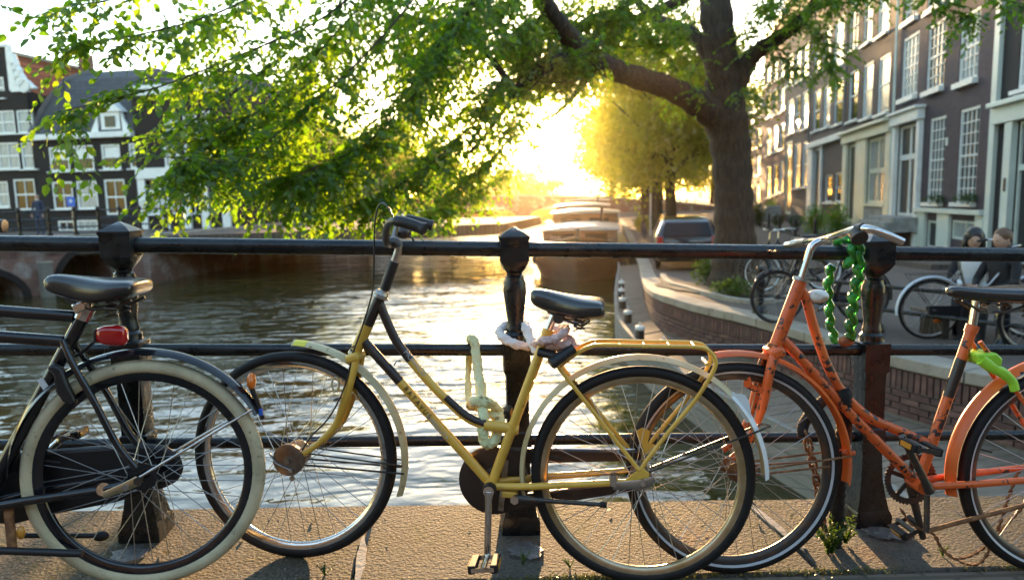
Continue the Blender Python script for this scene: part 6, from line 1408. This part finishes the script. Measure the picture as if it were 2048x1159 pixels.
M['leaf_dry'] = mk_leaf('dry_leaf', (.16, .10, .03), (.10, .075, .02), (.12, .07, .02), (.08, .06, .015), .2)
g = np.random.default_rng(9); n = 70; x = g.uniform(-2.2, 2.4, n); y = g.uniform(-.36, .20, n); Pm = np.stack([x, y, x*SLOPE+.006], 1); Dm = g.normal(0, 1, (n, 3)); Dm[:, 2] *= .08
o = bpy.data.objects.new('fallen_leaves', leaf_mesh('fallen_leaves', Pm, leaf_mats(Pm, Dm, g.uniform(.010, .030, n), .12), M['leaf_dry'], True)); link(o); tag(o, 'small dry leaves and seeds scattered on the bridge stones', 'leaves', kind='stuff')

# ================================================================== BACKGROUND VEHICLES, BICYCLES, PEOPLE
def barge(loc, rz, L_, W, lab, deckz, cabins, hullh=1.0):
    t = empty('canal_boat', loc, rz); tag(t, lab, 'boat', 'boats moored along the right quay'); b = MB(); r = []
    # local y runs towards the bow at -L/2 (towards the camera)
    for s_, w, sh in ((-.5, .04, .50), (-.485, .30, .42), (-.46, .58, .32), (-.42, .82, .20), (-.36, .96, .10), (-.25, 1, .03), (.3, 1, 0), (.45, .95, .05), (.5, .75, .12)):
        y = s_*L_; w2 = w*W/2; zt = hullh+sh; r.append([Vector((-w2, y, zt)), Vector((-w2*.98, y, zt*.5)), Vector((-w2*.8, y+.1, -.3)), Vector((w2*.8, y+.1, -.3)), Vector((w2*.98, y, zt*.5)), Vector((w2, y, zt))])
    b.rings(r); b.build('hull', M['hull'], t, auto=30)
    b = MB(); r2 = [[q[0]+Vector((.03, 0, .012)), q[5]+Vector((-.03, 0, .012)), q[5]+Vector((-.03, 0, -.03)), q[0]+Vector((.03, 0, -.03))] for q in r]; b.rings(r2); b.build('deck', M['boat_deck'], t, smooth=False)
    T(t, 'gunwale', [q[0] for q in r], .05, 'cabin_wood', 8); T(t, 'gunwale', [q[5] for q in r], .05, 'cabin_wood', 8)
    b = MB(); b.box((0, -.47*L_, hullh+.55), (.12, .12, .5)); b.build('bow_post', M['hull'], t, smooth=False, bevel=.02)
    T(t, 'stove_pipe', [(W*.22, cabins[0][1]-.6, hullh+cabins[0][3]), (W*.22, cabins[0][1]-.6, hullh+cabins[0][3]+.75)], [.06, .06], 'hull', 10)
    T(t, 'mooring_rope', smoothpath([(W*.3, -.44*L_, hullh+.35), (W*.55, -.40*L_, hullh+.05), (W*.8, -.38*L_, hullh+.15)], 5), .02, 'lime_cloth', 6)
    for k in range(3):
        bb = MB(); bb.torus((-W*.51, -.25*L_+.22*L_*k, hullh*.62), .24, .09, 20, 8, 'x'); bb.build('tyre_fender', M['rubber'], t)
    for k in range(3):
        bb = MB(); bb.box((random.uniform(-.3, .3)*W, -.42*L_+.35*k, hullh+.38-.06*k), (.35, .25, .22)); bb.build('deck_box', M[['cabin_wood', 'lead', 'hull'][k]], t, smooth=False, bevel=.02)
    for (y0, y1, w, h, ov) in cabins:
        b = MB(); b.box((0, (y0+y1)/2, hullh+h/2-.02), (w, y1-y0, h)); c = b.build('cabin', M['cabin_wood'], t, smooth=False)
        b = MB(); z = hullh+h-.02; b.prism([(-w/2-ov, z), (w/2+ov, z), (w/2+ov, z+.06), (w*.2, z+.17), (-w*.2, z+.17), (-w/2-ov, z+.06)], y0-ov, y1+ov); b.build('roof', M['boat_deck'], c, smooth=False, bevel=.02)
        for sg in (-1, 1):
            for k in range(max(1, int((y1-y0)/1.2))): bb = MB(); bb.box((sg*(w/2+.005), y0+.6+1.2*k, hullh+h*.58), (.02, .7, h*.4)); bb.build('window', M['glass'], c, smooth=False)
        for k in range(2): bb = MB(); bb.box((-w*.22+w*.44*k, y0-.005, hullh+h*.58), (w*.3, .02, h*.45)); bb.build('window', M['glass'], c, smooth=False)
    return t
az = math.atan(.215)
bp_ = at_z(1150, 560, WATER)
barge(Vector((bp_.x+1.4, bp_.y+6.0, WATER)), -az, 13.0, 3.5, 'dark hulled houseboat with pale cabin roof, nearest of the moored boats', 1.0, [(-4.4, 1.0, 2.75, .66, .12), (1.6, 5.6, 2.9, 1.15, .12)], 1.0)
barge(Vector((bp_.x+4.1, bp_.y+21, WATER)), -az, 12.5, 3.6, 'second houseboat with a wide flat pale roof behind the nearest one', 1.0, [(-4.2, 5.2, 3.0, 1.35, .16)], 1.0)
barge(Vector((bp_.x+7.2, bp_.y+36, WATER)), -az, 13, 3.8, 'third houseboat of the moored row close to the far bridge', 1.0, [(-4.8, 5.2, 3.2, 1.5, .16)], 1.1)
for k, (s_, lab) in enumerate(((34, 'low white boat moored along the left bank, nearer one'), (50, 'low white boat moored along the left bank, farther one'))):
    p = LQ0+LQD*s_-nl*1.6; tb = barge(Vector((p.x, p.y, WATER)), -math.radians(8.3), 11, 2.8, lab, 1, [(-3.6, 4.2, 2.2, .9, .1)], .75); tb['group'] = 'boats moored along the left bank'
    for ch in tb.children:
        if ch.name.startswith('hull'): ch.data.materials[0] = M['white_paint']

# ---- parked car seen from behind
cp = on_street(1374, 542); t = empty('parked_car', cp, -math.radians(14)); tag(t, 'dark hatchback car parked nose away beside the big tree trunk', 'car'); W = 1.72
sec = [(0.0, .80, .34, .86, .86), (.05, .86, .26, .96, .97), (.30, .86, .22, 1.00, 1.34), (.75, .86, .20, 1.00, 1.46), (1.9, .86, .20, .98, 1.48), (2.6, .86, .20, .96, 1.40), (3.3, .86, .20, .94, .98), (3.9, .82, .24, .80, .82), (4.05, .70, .34, .66, .68)]
b = MB(); r = []
for y, w, z0, zb, zt in sec:
    wt = w*(.78 if zt-zb > .2 else .96); r.append([Vector(q) for q in ((-w*.9, y, z0), (-w, y, z0+.15), (-w, y, zb-.08), (-w*.97, y, zb), (-wt, y, zt-.06), (-wt*.85, y, zt), (wt*.85, y, zt), (wt, y, zt-.06), (w*.97, y, zb), (w, y, zb-.08), (w, y, z0+.15), (w*.9, y, z0))])
b.rings(r); body = b.build('body', M['car_paint'], t, auto=40)
b = MB(); b.add([(-.66, .015, .98), (.66, .015, .98), (.58, .27, 1.33), (-.58, .27, 1.33)], [(0, 1, 2, 3)]); b.v = [(x, y-.02, z) for x, y, z in b.v]; b.build('rear_window', M['glass'], body, smooth=False)
for sg in (-1, 1):
    b = MB(); b.add([(sg*.845, .45, 1.02), (sg*.845, 3.0, .99), (sg*.70, 2.5, 1.38), (sg*.695, .75, 1.40)], [(0, 1, 2, 3)]); b.build('side_window', M['glass'], body, smooth=False)
    b = MB(); b.box((sg*.74, .03, .82), (.18, .10, .28)); b.build('tail_lamp', M['red_lens'], t, smooth=False, bevel=.03)
    for y in (.75, 3.2):
        b = MB(); b.torus((sg*.76, y, .30), .225, .085, 28, 10, 'x'); w_ = b.build('wheel', M['rubber'], t); b = MB(); b.tube([(sg*.74, y, .30), (sg*.83, y, .30)], [.2, .17], 18); b.build('rim', M['steel'], w_, auto=30)
b = MB(); b.box((0, -.04, .48), (1.66, .16, .22)); b.build('bumper', M['black_plastic'], t, smooth=False, bevel=.05); b = MB(); b.box((0, -.125, .56), (.52, .012, .11)); b.build('number_plate', M['yellow_tape'], t, smooth=False)
T(t, 'roof_rail', [(-.60, .6, 1.50), (-.60, 2.4, 1.50)], .018, 'chrome', 8); T(t, 'roof_rail', [(.60, .6, 1.50), (.60, 2.4, 1.50)], .018, 'chrome', 8)

# ---- bicycles on the quay
def quay_bike(px, py, ang, lab, frame='black_paint', rim='steel', tyre='rubber', flip=1, base=None, group='bicycles parked on the quay', fend=None, full=True, lean=.06):
    p = base if base is not None else on_street(px, py); d = Vector((math.cos(ang), math.sin(ang), 0)); t = empty('bicycle', mat=None); h = d.cross(Vector((0, 0, 1))); v = (Vector((0, 0, 1))+h*lean).normalized(); y = v.cross(d)
    m4 = Matrix((d, y, v)).transposed().to_4x4(); m4.translation = p; t.matrix_world = m4; tag(t, lab, 'bicycle', group)
    rc, fc, bbk, ht, hb_, st = Vector((0, 0, .345)), Vector((1.08, 0, .345)), Vector((.46, 0, .29)), Vector((.80, 0, .92)), Vector((.87, 0, .72)), Vector((.28, 0, .80))
    for c in (rc, fc): wheel(t, c, .345, .018, tyre, rim, n=24 if full else 12, far=True)
    T(t, 'down_tube', [hb_, bbk], .016, frame, 10); T(t, 'seat_tube', [bbk, st], .015, frame, 10); T(t, 'head_tube', [hb_, ht], .018, frame, 10); T(t, 'top_tube', [ht.lerp(hb_, .2), Vector((.62, 0, .62)), bbk.lerp(st, .35)] if flip > 0 else [ht.lerp(hb_, .1), st.lerp(bbk, .05)], .014, frame, 10)
    for off in (.045, -.045): T(t, 'chain_stay', [bbk+Vector((0, off*.6, 0)), rc+Vector((0, off*1.2, 0))], .009, frame, 8); T(t, 'seat_stay', [st+Vector((0, off*.4, -.03)), rc+Vector((0, off*1.2, 0))], .007, frame, 8); T(t, 'fork_blade', smoothpath([hb_+Vector((0, off*.6, 0)), Vector((.98, off, .5)), fc+Vector((0, off, 0))], 4), .010, frame, 8)
    fender(t, rc, .378, 10, 190, fend or frame, N=24); fender(t, fc, .378, 40, 190, fend or frame, N=24)
    T(t, 'seat_post', [st, Vector((.25, 0, .92))], .012, 'steel', 8); saddle(t, [(.40, .012, .955, .93, .8), (.38, .026, .965, .92, .8), (.28, .04, .965, .905, .75), (.18, .085, .968, .90, .65), (.12, .09, .965, .92, .65), (.105, .06, .955, .93, .7)], n=12)
    T(t, 'handlebar', smoothpath([(.60, .28, 1.06), (.72, .27, 1.08), (.80, .15, 1.07), (.79, 0, 1.04), (.80, -.15, 1.07), (.72, -.27, 1.08), (.60, -.28, 1.06)], 4), .011, 'chrome', 8); T(t, 'stem', [ht, Vector((.79, 0, 1.04))], .012, 'chrome', 8)
    for yy in (.27, -.27): T(t, 'grip', [(.60, yy*1.03, 1.06), (.70, yy, 1.078)], .016, 'rubber_grip', 8)
    b = MB(); b.prism([(bbk.x-.06, bbk.z-.09), (bbk.x+.10, bbk.z-.05), (bbk.x+.10, bbk.z+.06), (bbk.x-.02, bbk.z+.10), (rc.x-.03, rc.z+.045), (rc.x-.03, rc.z-.045)], -.06, -.035); b.build('chain_case', M['black_plastic'], t, smooth=False)
    T(t, 'crank_arm', [bbk+Vector((0, .06, 0)), bbk+Vector((.12, .07, -.11))], .009, 'steel', 8); pedal(t, bbk+Vector((.12, .07, -.11))); T(t, 'rack', [(.22, .05, .74), (-.28, .05, .74), (-.02, .05, .40)], .006, 'dark_steel', 6); T(t, 'rack', [(.22, -.05, .74), (-.28, -.05, .74), (-.02, -.05, .40)], .006, 'dark_steel', 6)
    return t
a_ = 2.2
q = on_street(1525, 584)
quay_bike(0, 0, math.radians(180), 'dark bicycle with a white-rimmed front wheel parked beside the big trunk', 'black_paint', 'white_paint', base=Vector((q.x+1.08, q.y, q.z)), fend='black_plastic')
q = on_street(1855, 677)
g_ = quay_bike(0, 0, math.radians(-8), 'silver-grey bicycle with an orange spoke reflector behind the right post', 'steel', 'steel', base=q, fend='lens_clear')
b = MB(); b.ball(Vector((.10, .03, .20)), (.04, .012, .025), 10, 6); b.build('spoke_reflector', M['orange_lens'], g_)
q = on_street(2062, 705)
quay_bike(0, 0, math.radians(-12), 'dark bicycle under the orange saddle at the right edge', 'car_paint', 'steel', base=q)
q = on_street(1725, 655)
quay_bike(0, 0, math.radians(174), 'dark bicycle half hidden behind the green chain', 'black_paint', 'dark_steel', base=Vector((q.x+.2, q.y+.35, q.z)))
q = on_street(1620, 600)
quay_bike(0, 0, math.radians(120), 'dark bicycle standing behind the orange handlebar near the tree', 'black_paint', 'dark_steel', base=q)
for k, (px, py, an) in enumerate(((1290, 480, 80), (1283, 470, 70), (1278, 460, 85))):
    q = on_street(px, py); quay_bike(0, 0, math.radians(an), ['nearest of the bicycles glinting at the water edge left of the car', 'middle bicycle glinting at the water edge left of the car', 'farthest bicycle glinting at the water edge left of the car'][k], base=q, full=False)
for k, (px, an) in enumerate(((330, 10), (362, 5))):
    q = LQ0-bdir*.2+Vector((0, 0, 0)); q = at_z(px, 455, LTOP); quay_bike(0, 0, math.radians(an), ['pale bicycle behind the far railing by the white shopfront, left one', 'dark bicycle behind the far railing by the white shopfront, right one'][k], ['lens_clear', 'black_paint'][k], base=Vector((q.x, q.y, LTOP)), full=False, group='bicycles by the far railing')

# ---- people
def person(name, joints, edges, matfn, mats, loc, rz, label, head, hairfn, facing=0.):
    """joints: name -> (pos, radius); continuous skinned body"""
    ks = list(joints); me = bpy.data.meshes.new(name); me.from_pydata([joints[k][0] for k in ks], [(ks.index(a), ks.index(c)) for a, c in edges], [])
    o = bpy.data.objects.new('tmp', me); col.objects.link(o); sk = o.modifiers.new('k', 'SKIN'); sk.use_smooth_shade = True
    for i, k in enumerate(ks): rr = joints[k][1]; me.skin_vertices[0].data[i].radius = rr if hasattr(rr, '__len__') else (rr, rr); me.skin_vertices[0].data[i].use_root = (k == 'pelvis')
    ss = o.modifiers.new('s', 'SUBSURF'); ss.levels = 2; ss.render_levels = 2; bpy.context.view_layer.update()
    em = bpy.data.meshes.new_from_object(o.evaluated_get(bpy.context.evaluated_depsgraph_get())); bpy.data.objects.remove(o); em.materials.clear()
    for mt in mats: em.materials.append(M[mt])
    for p in em.polygons: p.material_index = matfn(p.center); p.use_smooth = True
    # head as part of the same mesh
    hc, hr, yaw_, tilt = head; hb = bmesh.new(); hb.from_mesh(em); mi = len(mats)-1
    R = Matrix.Rotation(yaw_, 4, 'Z') @ Matrix.Rotation(tilt, 4, 'X'); n0 = len(hb.verts)
    sp = bmesh.ops.create_uvsphere(hb, u_segments=20, v_segments=14, radius=1.0)
    for v in sp['verts']:
        x, y, z = v.co; w = .076*(1-.16*max(0, -z)); fz = .115
        yy = y*.096; 
        if y < 0: yy *= (1-.10*max(0, -z))
        q = Vector((x*w, yy, z*fz))
        if y < -.6: q.y -= .020*math.exp(-((x/.16)**2))*math.exp(-(((z+.12)/.22)**2)); q.y += .008*math.exp(-((abs(x)-.42)/.16)**2)*math.exp(-((z-.08)/.14)**2)
        v.co = R @ q + Vector(hc)
    for f in {f for v in sp['verts'] for f in v.link_faces}: f.material_index = mi; f.smooth = True
    hb.to_mesh(em); hb.free()
    o = bpy.data.objects.new(name, em); link(o); o.location = loc; o.rotation_euler = (0, 0, rz); tag(o, label, 'person')
    for sg in (-1, 1):
        b = MB(); b.ball((0, 0, 0), (.012, .006, .0065), 8, 6); e = b.build('eye', M['hair_black'], o); e.matrix_local = Matrix.Translation(Vector(hc)) @ R @ Matrix.Translation((sg*.031, -.086, .008))
        b = MB(); b.ball((0, 0, 0), (.010, .018, .028), 8, 6); e = b.build('ear', M['skin'], o); e.matrix_local = Matrix.Translation(Vector(hc)) @ R @ Matrix.Translation((sg*.074, .008, -.005))
    b = MB(); b.ball((0, 0, 0), (.020, .006, .005), 8, 6); e = b.build('mouth', M['red_lens'] if False else M['lip'], o); e.matrix_local = Matrix.Translation(Vector(hc)) @ R @ Matrix.Translation((0, -.083, -.062))
    h = MB(); hairfn(h); ho = h.build('hair', M[joints['_hair'][0]] if '_hair' in joints else M['hair_black'], o, auto=180); ho.matrix_local = Matrix.Translation(Vector(hc)) @ R
    return o
M['lip'] = pm('lip', (.40, .16, .13), .5)
def hand(o, p, d, mat='skin'):
    d = Vector(d).normalized(); p = Vector(p); s_ = d.orthogonal().normalized(); b = MB(); b.tube([p, p+d*.045, p+d*.08], [.022, .036, .034], 8, flat=.45)
    for k in range(4):
        q = p+d*.078+s_*(-.025+.0165*k); b.tube([q, q+d*.03+Vector((0, 0, -.006)), q+d*(.055-.004*abs(k-1.5))+Vector((0, 0, -.02))], [.0085, .008, .006], 6)
    q = p+d*.03+s_*.034; b.tube([q, q+d*.025+s_*.02, q+d*.05+s_*.018], [.010, .009, .007], 6); b.build('hand', M[mat], o)
def sit_joints():
    return {'pelvis': ((0, .02, .50), (.15, .12)), 'belly': ((0, .01, .64), (.135, .10)), 'chest': ((0, -.01, .82), (.155, .105)), 'upper': ((0, 0, .93), (.12, .085)), 'neck': ((0, .0, 1.02), (.05, .05)), 'skull': ((0, -.015, 1.12), (.055, .06)),
            'ls': ((.165, .0, .92), .06), 'le': ((.22, -.10, .70), .046), 'lh': ((.10, -.28, .64), .030), 'rs': ((-.165, .0, .92), .06), 're': ((-.22, -.10, .70), .046), 'rh': ((-.08, -.30, .66), .030),
            'lt': ((.10, -.05, .48), .09), 'lk': ((.13, -.45, .50), .066), 'la': ((.12, -.42, .08), .042), 'lf': ((.12, -.56, .035), .038), 'rt': ((-.10, -.05, .48), .09), 'rk': ((-.13, -.45, .50), .066), 'ra': ((-.12, -.40, .08), .042), 'rf': ((-.12, -.54, .035), .038)}
SE = [('pelvis', 'belly'), ('belly', 'chest'), ('chest', 'upper'), ('upper', 'neck'), ('neck', 'skull'), ('upper', 'ls'), ('ls', 'le'), ('le', 'lh'), ('upper', 'rs'), ('rs', 're'), ('re', 'rh'), ('pelvis', 'lt'), ('lt', 'lk'), ('lk', 'la'), ('la', 'lf'), ('pelvis', 'rt'), ('rt', 'rk'), ('rk', 'ra'), ('ra', 'rf')]
def long_hair(b):
    b.ball((0, .022, .030), (.096, .108, .112), 18, 12)
    for k in range(9):
        a = math.radians(-100+200*k/8)+math.pi/2; x, y = math.cos(a)*.082, math.sin(a)*.088+.025; b.tube([(x*.9, y*.9, .05), (x*1.08, y*1.08, -.06), (x*1.18, y*1.05, -.17), (x*1.1, y*.95, -.25)], [.03, .034, .032, .012], 8)
def short_hair(b): b.ball((0, .020, .034), (.086, .100, .100), 18, 12); b.tube([(-.07, .03, 0), (0, .09, -.02), (.07, .03, 0)], [.028, .034, .028], 8)
hw = at_d(1949, 474, 8.35); z0 = street_z(hw.y)
def place(hx, hy, px, py, d, rz, hc):   # put a seated figure so that its head centre is at the pixel
    h = at_d(px, py, d); R = Matrix.Rotation(rz, 3, 'Z'); q = R @ Vector(hc); return Vector((h.x-q.x, h.y-q.y, h.z-q.z))
J = sit_joints(); hc = (0, -.03, 1.17)
rz = math.radians(-38); loc = place(0, 0, 1949, 478, 8.35, rz, hc)
wm = person('person', J, SE, lambda c: (2 if c.z > .985 else (0 if (c.z < .58 or abs(c.x) > .14) else 1)), ['cloth_black', 'cloth_white', 'skin'], loc, rz, 'woman with long black hair, white top and dark jacket seated behind the railing', (hc, .1, math.radians(8), math.radians(14)), long_hair)
hand(wm, (.10, -.28, .64), (-.6, -.8, .1)); hand(wm, (-.08, -.30, .66), (.6, -.8, .1))
J2 = sit_joints(); J2['_hair'] = None; del J2['_hair']
rz2 = math.radians(-75); loc2 = place(0, 0, 2004, 479, 7.9, rz2, hc)
mn = person('person', J2, SE, lambda c: (1 if c.z > 1.0 else 0), ['cloth_black', 'skin'], loc2, rz2, 'man with short brown hair and dark jacket seated at the right edge beside the woman', (hc, .1, math.radians(-10), math.radians(10)), short_hair)
for ch in mn.children:
    if ch.name.startswith('hair'): ch.data.materials[0] = M['hair_brown']
hand(mn, (.10, -.28, .64), (-.6, -.8, .1)); hand(mn, (-.08, -.30, .66), (.6, -.8, .1))
b = MB(); q = at_y(1985, 487, loc2.y); 
# bench under them
bz = loc.z+.40; ctr = (loc+loc2)/2; t = empty('bench', Vector((ctr.x, ctr.y, street_z(ctr.y)))); tag(t, 'low plank bench carrying the two seated people', 'bench')
for k in range(4): b = MB(); b.box((.25, -.15+.11*k, bz-t.location.z-.02), (2.0, .095, .04)); b.build('seat_plank', M['plank'], t, smooth=False, bevel=.005)
for x in (-.6, 1.1): b = MB(); b.box((x, 0, (bz-t.location.z)/2-.02), (.08, .40, bz-t.location.z-.04)); b.build('leg', M['dark_steel'], t, smooth=False)
def stand_joints():
    return {'pelvis': ((0, 0, .92), (.14, .10)), 'belly': ((0, 0, 1.06), (.13, .095)), 'chest': ((0, 0, 1.26), (.155, .10)), 'upper': ((0, 0, 1.40), (.12, .085)), 'neck': ((0, 0, 1.50), .05), 'skull': ((0, -.01, 1.58), .05), 'ls': ((.17, 0, 1.39), .06), 'le': ((.23, 0, 1.12), .045), 'lh': ((.22, -.10, .90), .03), 'rs': ((-.17, 0, 1.39), .06), 're': ((-.23, 0, 1.12), .045), 'rh': ((-.22, -.10, .90), .03),
            'lt': ((.09, 0, .86), .09), 'lk': ((.10, -.02, .48), .06), 'la': ((.10, .02, .08), .042), 'lf': ((.11, -.12, .035), .038), 'rt': ((-.09, 0, .86), .09), 'rk': ((-.10, -.02, .48), .06), 'ra': ((-.10, .02, .08), .042), 'rf': ((-.11, -.12, .035), .038)}
hs = (0, -.02, 1.645)
for px, py, d, mats, lab, hf in ((73, 400, 30.0, ['cloth_blue', 'cloth_blue', 'skin'], 'dark clothed pedestrian in front of the black gabled house', short_hair), (336, 428, 30.0, ['cloth_blue', 'cloth_white', 'skin'], 'pedestrian in a white shirt by the white shopfront', short_hair)):
    loc = place(0, 0, px, py-12, d, 0, hs); loc.z = LTOP; pp = person('person', stand_joints(), SE, lambda c: (2 if c.z > 1.47 else (1 if c.z > .95 else 0)), mats, loc, 0, lab, (hs, .1, 0, 0), hf); hand(pp, (.22, -.10, .90), (0, -.2, -1)); hand(pp, (-.22, -.10, .90), (0, -.2, -1))

# ---- lamp, pole, sign
lp_ = on_street(1348, 443); t = empty('street_lamp', lp_); tag(t, 'black lantern street lamp on the far quay right of the golden trees', 'street lamp')
b = MB(); b.tube([(0, 0, 0), (0, 0, .5), (0, 0, .55), (0, 0, 3.6), (0, 0, 3.7)], [.14, .13, .07, .05, .09], 10); b.build('column', M['rail_black'], t); b = MB(); b.tube([(0, 0, 3.7), (0, 0, 4.35)], [.17, .32], 6); b.build('lantern', M['lens_clear'], t, smooth=False); b = MB(); b.tube([(0, 0, 4.35), (0, 0, 4.42), (0, 0, 4.75), (0, 0, 4.9)], [.36, .34, .12, .02], 6); b.build('lantern_cap', M['rail_black'], t, smooth=False)
p = on_street(1301, 470); t = empty('white_pole', p); tag(t, 'slim white pole at the water edge left of the parked car', 'pole'); h = (470-335)*((p-CAM).dot(c_f))/F_PX; T(t, 'shaft', [(0, 0, 0), (0, 0, h)], .05, 'white_paint', 10); T(t, 'finial', [(0, 0, h), (0, 0, h+.12)], [.06, .02], 'white_paint', 10)
p = at_d(143, 403, 27.5); t = empty('street_sign', Vector((p.x, p.y, LTOP))); tag(t, 'small blue square sign on a thin post behind the far railing', 'sign'); T(t, 'post', [(0, 0, 0), (0, 0, p.z-LTOP+.3)], .03, 'steel', 8); b = MB(); b.box((0, -.04, p.z-LTOP), (.30, .02, .36)); s_ = b.build('panel', M['blue_sign'], t, smooth=False, bevel=.02); b = MB(); b.box((0, -.054, p.z-LTOP+.02), (.05, .006, .14)); b.box((0, -.0545, p.z-LTOP+.02), (.14, .006, .045)); b.build('symbol', M['white_paint'], s_, smooth=False)

# ---- plants and fittings by the right-hand houses
def bush(name, loc, r, h, n, lab, cat, mat='leaf', pot=None, flowers=None, seed=0, ls=.06, round_=False):
    g = np.random.default_rng(seed); t = empty(name, loc); tag(t, lab, cat); hz_ = .30 if pot else 0
    if pot: b = MB(); b.tube([(0, 0, 0), (0, 0, .04), (0, 0, .30), (0, 0, .33)], [.13, .14, .19, .20], 14); b.build('pot', M[pot], t, auto=30)
    v = g.normal(0, 1, (n, 3)); v /= np.linalg.norm(v, axis=1, keepdims=True); rad = (g.uniform(.82, 1, n) if round_ else g.uniform(.2, 1.1, n))
    P = v*rad[:, None]*np.array([r, r, h/2])+np.array([0, 0, hz_+h/2]); o = bpy.data.objects.new('foliage', leaf_mesh('foliage', P, leaf_mats(P, v+g.normal(0, .5, (n, 3)), g.uniform(ls*.7, ls*1.3, n), .8), M[mat], True)); link(o, t); tag(o, kind='stuff')
    b = MB(); b.tube([(0, 0, 0), (0, 0, hz_+h*.5)], .02, 6); b.build('stem', M['twig'], t)
    if flowers:
        for k in range(flowers[1]):
            q = P[g.integers(0, n)]*1.02; b = MB(); b.ball(tuple(q), (.045, .045, .035), 8, 6); b.build('flower', M[flowers[0]], t)
M['flower_pink'] = pm('pink_petals', (.62, .16, .18), .7); M['leaf_dark'] = mk_leaf('box_leaf', (.025, .06, .008), (.04, .08, .012), (.06, .12, .01), (.09, .16, .014), .35)
def sp(px, py): p = on_street(px, py); return Vector((p.x, p.y, p.z+.0))
bush('topiary', sp(1555, 462), .30, .58, 1400, 'clipped round box plant in a pot, left one by the stone steps', 'plant', 'leaf_dark', 'grey_stone', None, 1, .05, True)
bush('topiary', sp(1591, 466), .32, .60, 1400, 'clipped round box plant in a pot, right one by the stone steps', 'plant', 'leaf_dark', 'grey_stone', None, 2, .05, True)
bush('rose_bush', sp(1628, 472), .55, 1.5, 2200, 'taller rose bush with pink flowers on the left, before the white doorway', 'plant', 'leaf', None, ('flower_pink', 22), 3, .08)
bush('rose_bush', sp(1672, 476), .55, 1.55, 2200, 'rose bush with pink flowers on the right, before the cream shopfront', 'plant', 'leaf', None, ('flower_pink', 18), 4, .08)
bush('shrub', sp(1512, 452), .6, 1.5, 2400, 'dark green shrub just right of the tree trunk base', 'plant', 'leaf_dark', None, None, 5, .09)
bush('shrub', sp(1425, 572), .38, .55, 700, 'leafy sucker shoots at the foot of the big tree, left side', 'plant', 'leaf_weed', None, None, 6, .085)
bush('shrub', sp(1465, 592), .34, .28, 420, 'low weeds at the foot of the big tree, right side', 'plant', 'leaf_weed', None, None, 7, .08)
bush('shrub', sp(1286, 462), .5, .9, 1500, 'golden lit shrub by the white pole', 'plant', 'leaf_far', None, None, 8, .1)
bush('climbing_plant', sp(1544, 440), .7, 1.6, 2200, 'green shrub above the stone steps', 'plant', 'leaf', None, None, 9, .09)
for k, px in enumerate((1873, 1935)):
    x, z = fac_uv(H2, px, 405, -.2); q = H2.matrix_world @ Vector((x, -.18, z-.02)); bush('window_plant', q, .40, .28, 700, ['small dark plants in the window box under the narrower big window', 'small dark plants in the window box under the wider big window'][k], 'plant', 'leaf_dark', None, None, 20+k, .05)
# iron stoop bench by the shopfront and stoop railings
q = sp(1752, 468); t = empty('stoop_railing', q, math.atan2(-FAC_D.y, -FAC_D.x)); tag(t, 'black iron railing with a dark panel before the cream shopfront', 'railing')
b = MB(); b.box((0, 0, .55), (1.5, .06, .62)); b.build('panel', M['dark_fill'], t, smooth=False)
for x in (-.75, 0, .75): T(t, 'upright', [(x, 0, 0), (x, 0, 1.5)], .03, 'rail_black', 8)
T(t, 'handrail', [(-.95, 0, 1.5), (.95, 0, 1.5)], .035, 'rail_black', 8)
for px, py, lab in ((1925, 512, 'black wrought-iron stoop railing with curls behind the seated woman'), (2030, 515, 'black wrought-iron stoop railing at the right edge behind the man')):
    q = sp(px, py); t = empty('stoop_railing', q, math.atan2(-FAC_D.y, -FAC_D.x)); tag(t, lab, 'railing'); T(t, 'handrail', [(-1.2, 0, 1.15), (1.2, 0, 1.15)], .03, 'rail_black', 8); T(t, 'foot_rail', [(-1.2, 0, .1), (1.2, 0, .1)], .025, 'rail_black', 8)
    for k in range(9):
        x = -1.2+.3*k; T(t, 'baluster', [(x, 0, 0), (x, 0, 1.15)], .016, 'rail_black', 6)
        if k < 8: b = MB(); b.torus((x+.15, 0, .85), .11, .018, 18, 6); b.build('curl', M['rail_black'], t)
# ================================================================== sun-lit evening air
hz = MB(); hz.box((0, 180, 14.0), (330, 470, 34.0)); hm = bpy.data.materials.new('haze'); hm.use_nodes = True
hn = hm.node_tree.nodes; hn.remove(hn['Principled BSDF']); pv_ = hn.new('ShaderNodeVolumePrincipled'); hm.node_tree.links.new(pv_.outputs[0], hn['Material Output'].inputs['Volume'])
pv_.inputs['Color'].default_value = (1.0, .76, .44, 1); pv_.inputs['Density'].default_value = .00014; pv_.inputs['Anisotropy'].default_value = .91  # warm tint puts the orange sun glow into the haze colour
tag(hz.build('haze', hm, smooth=False), kind='stuff')
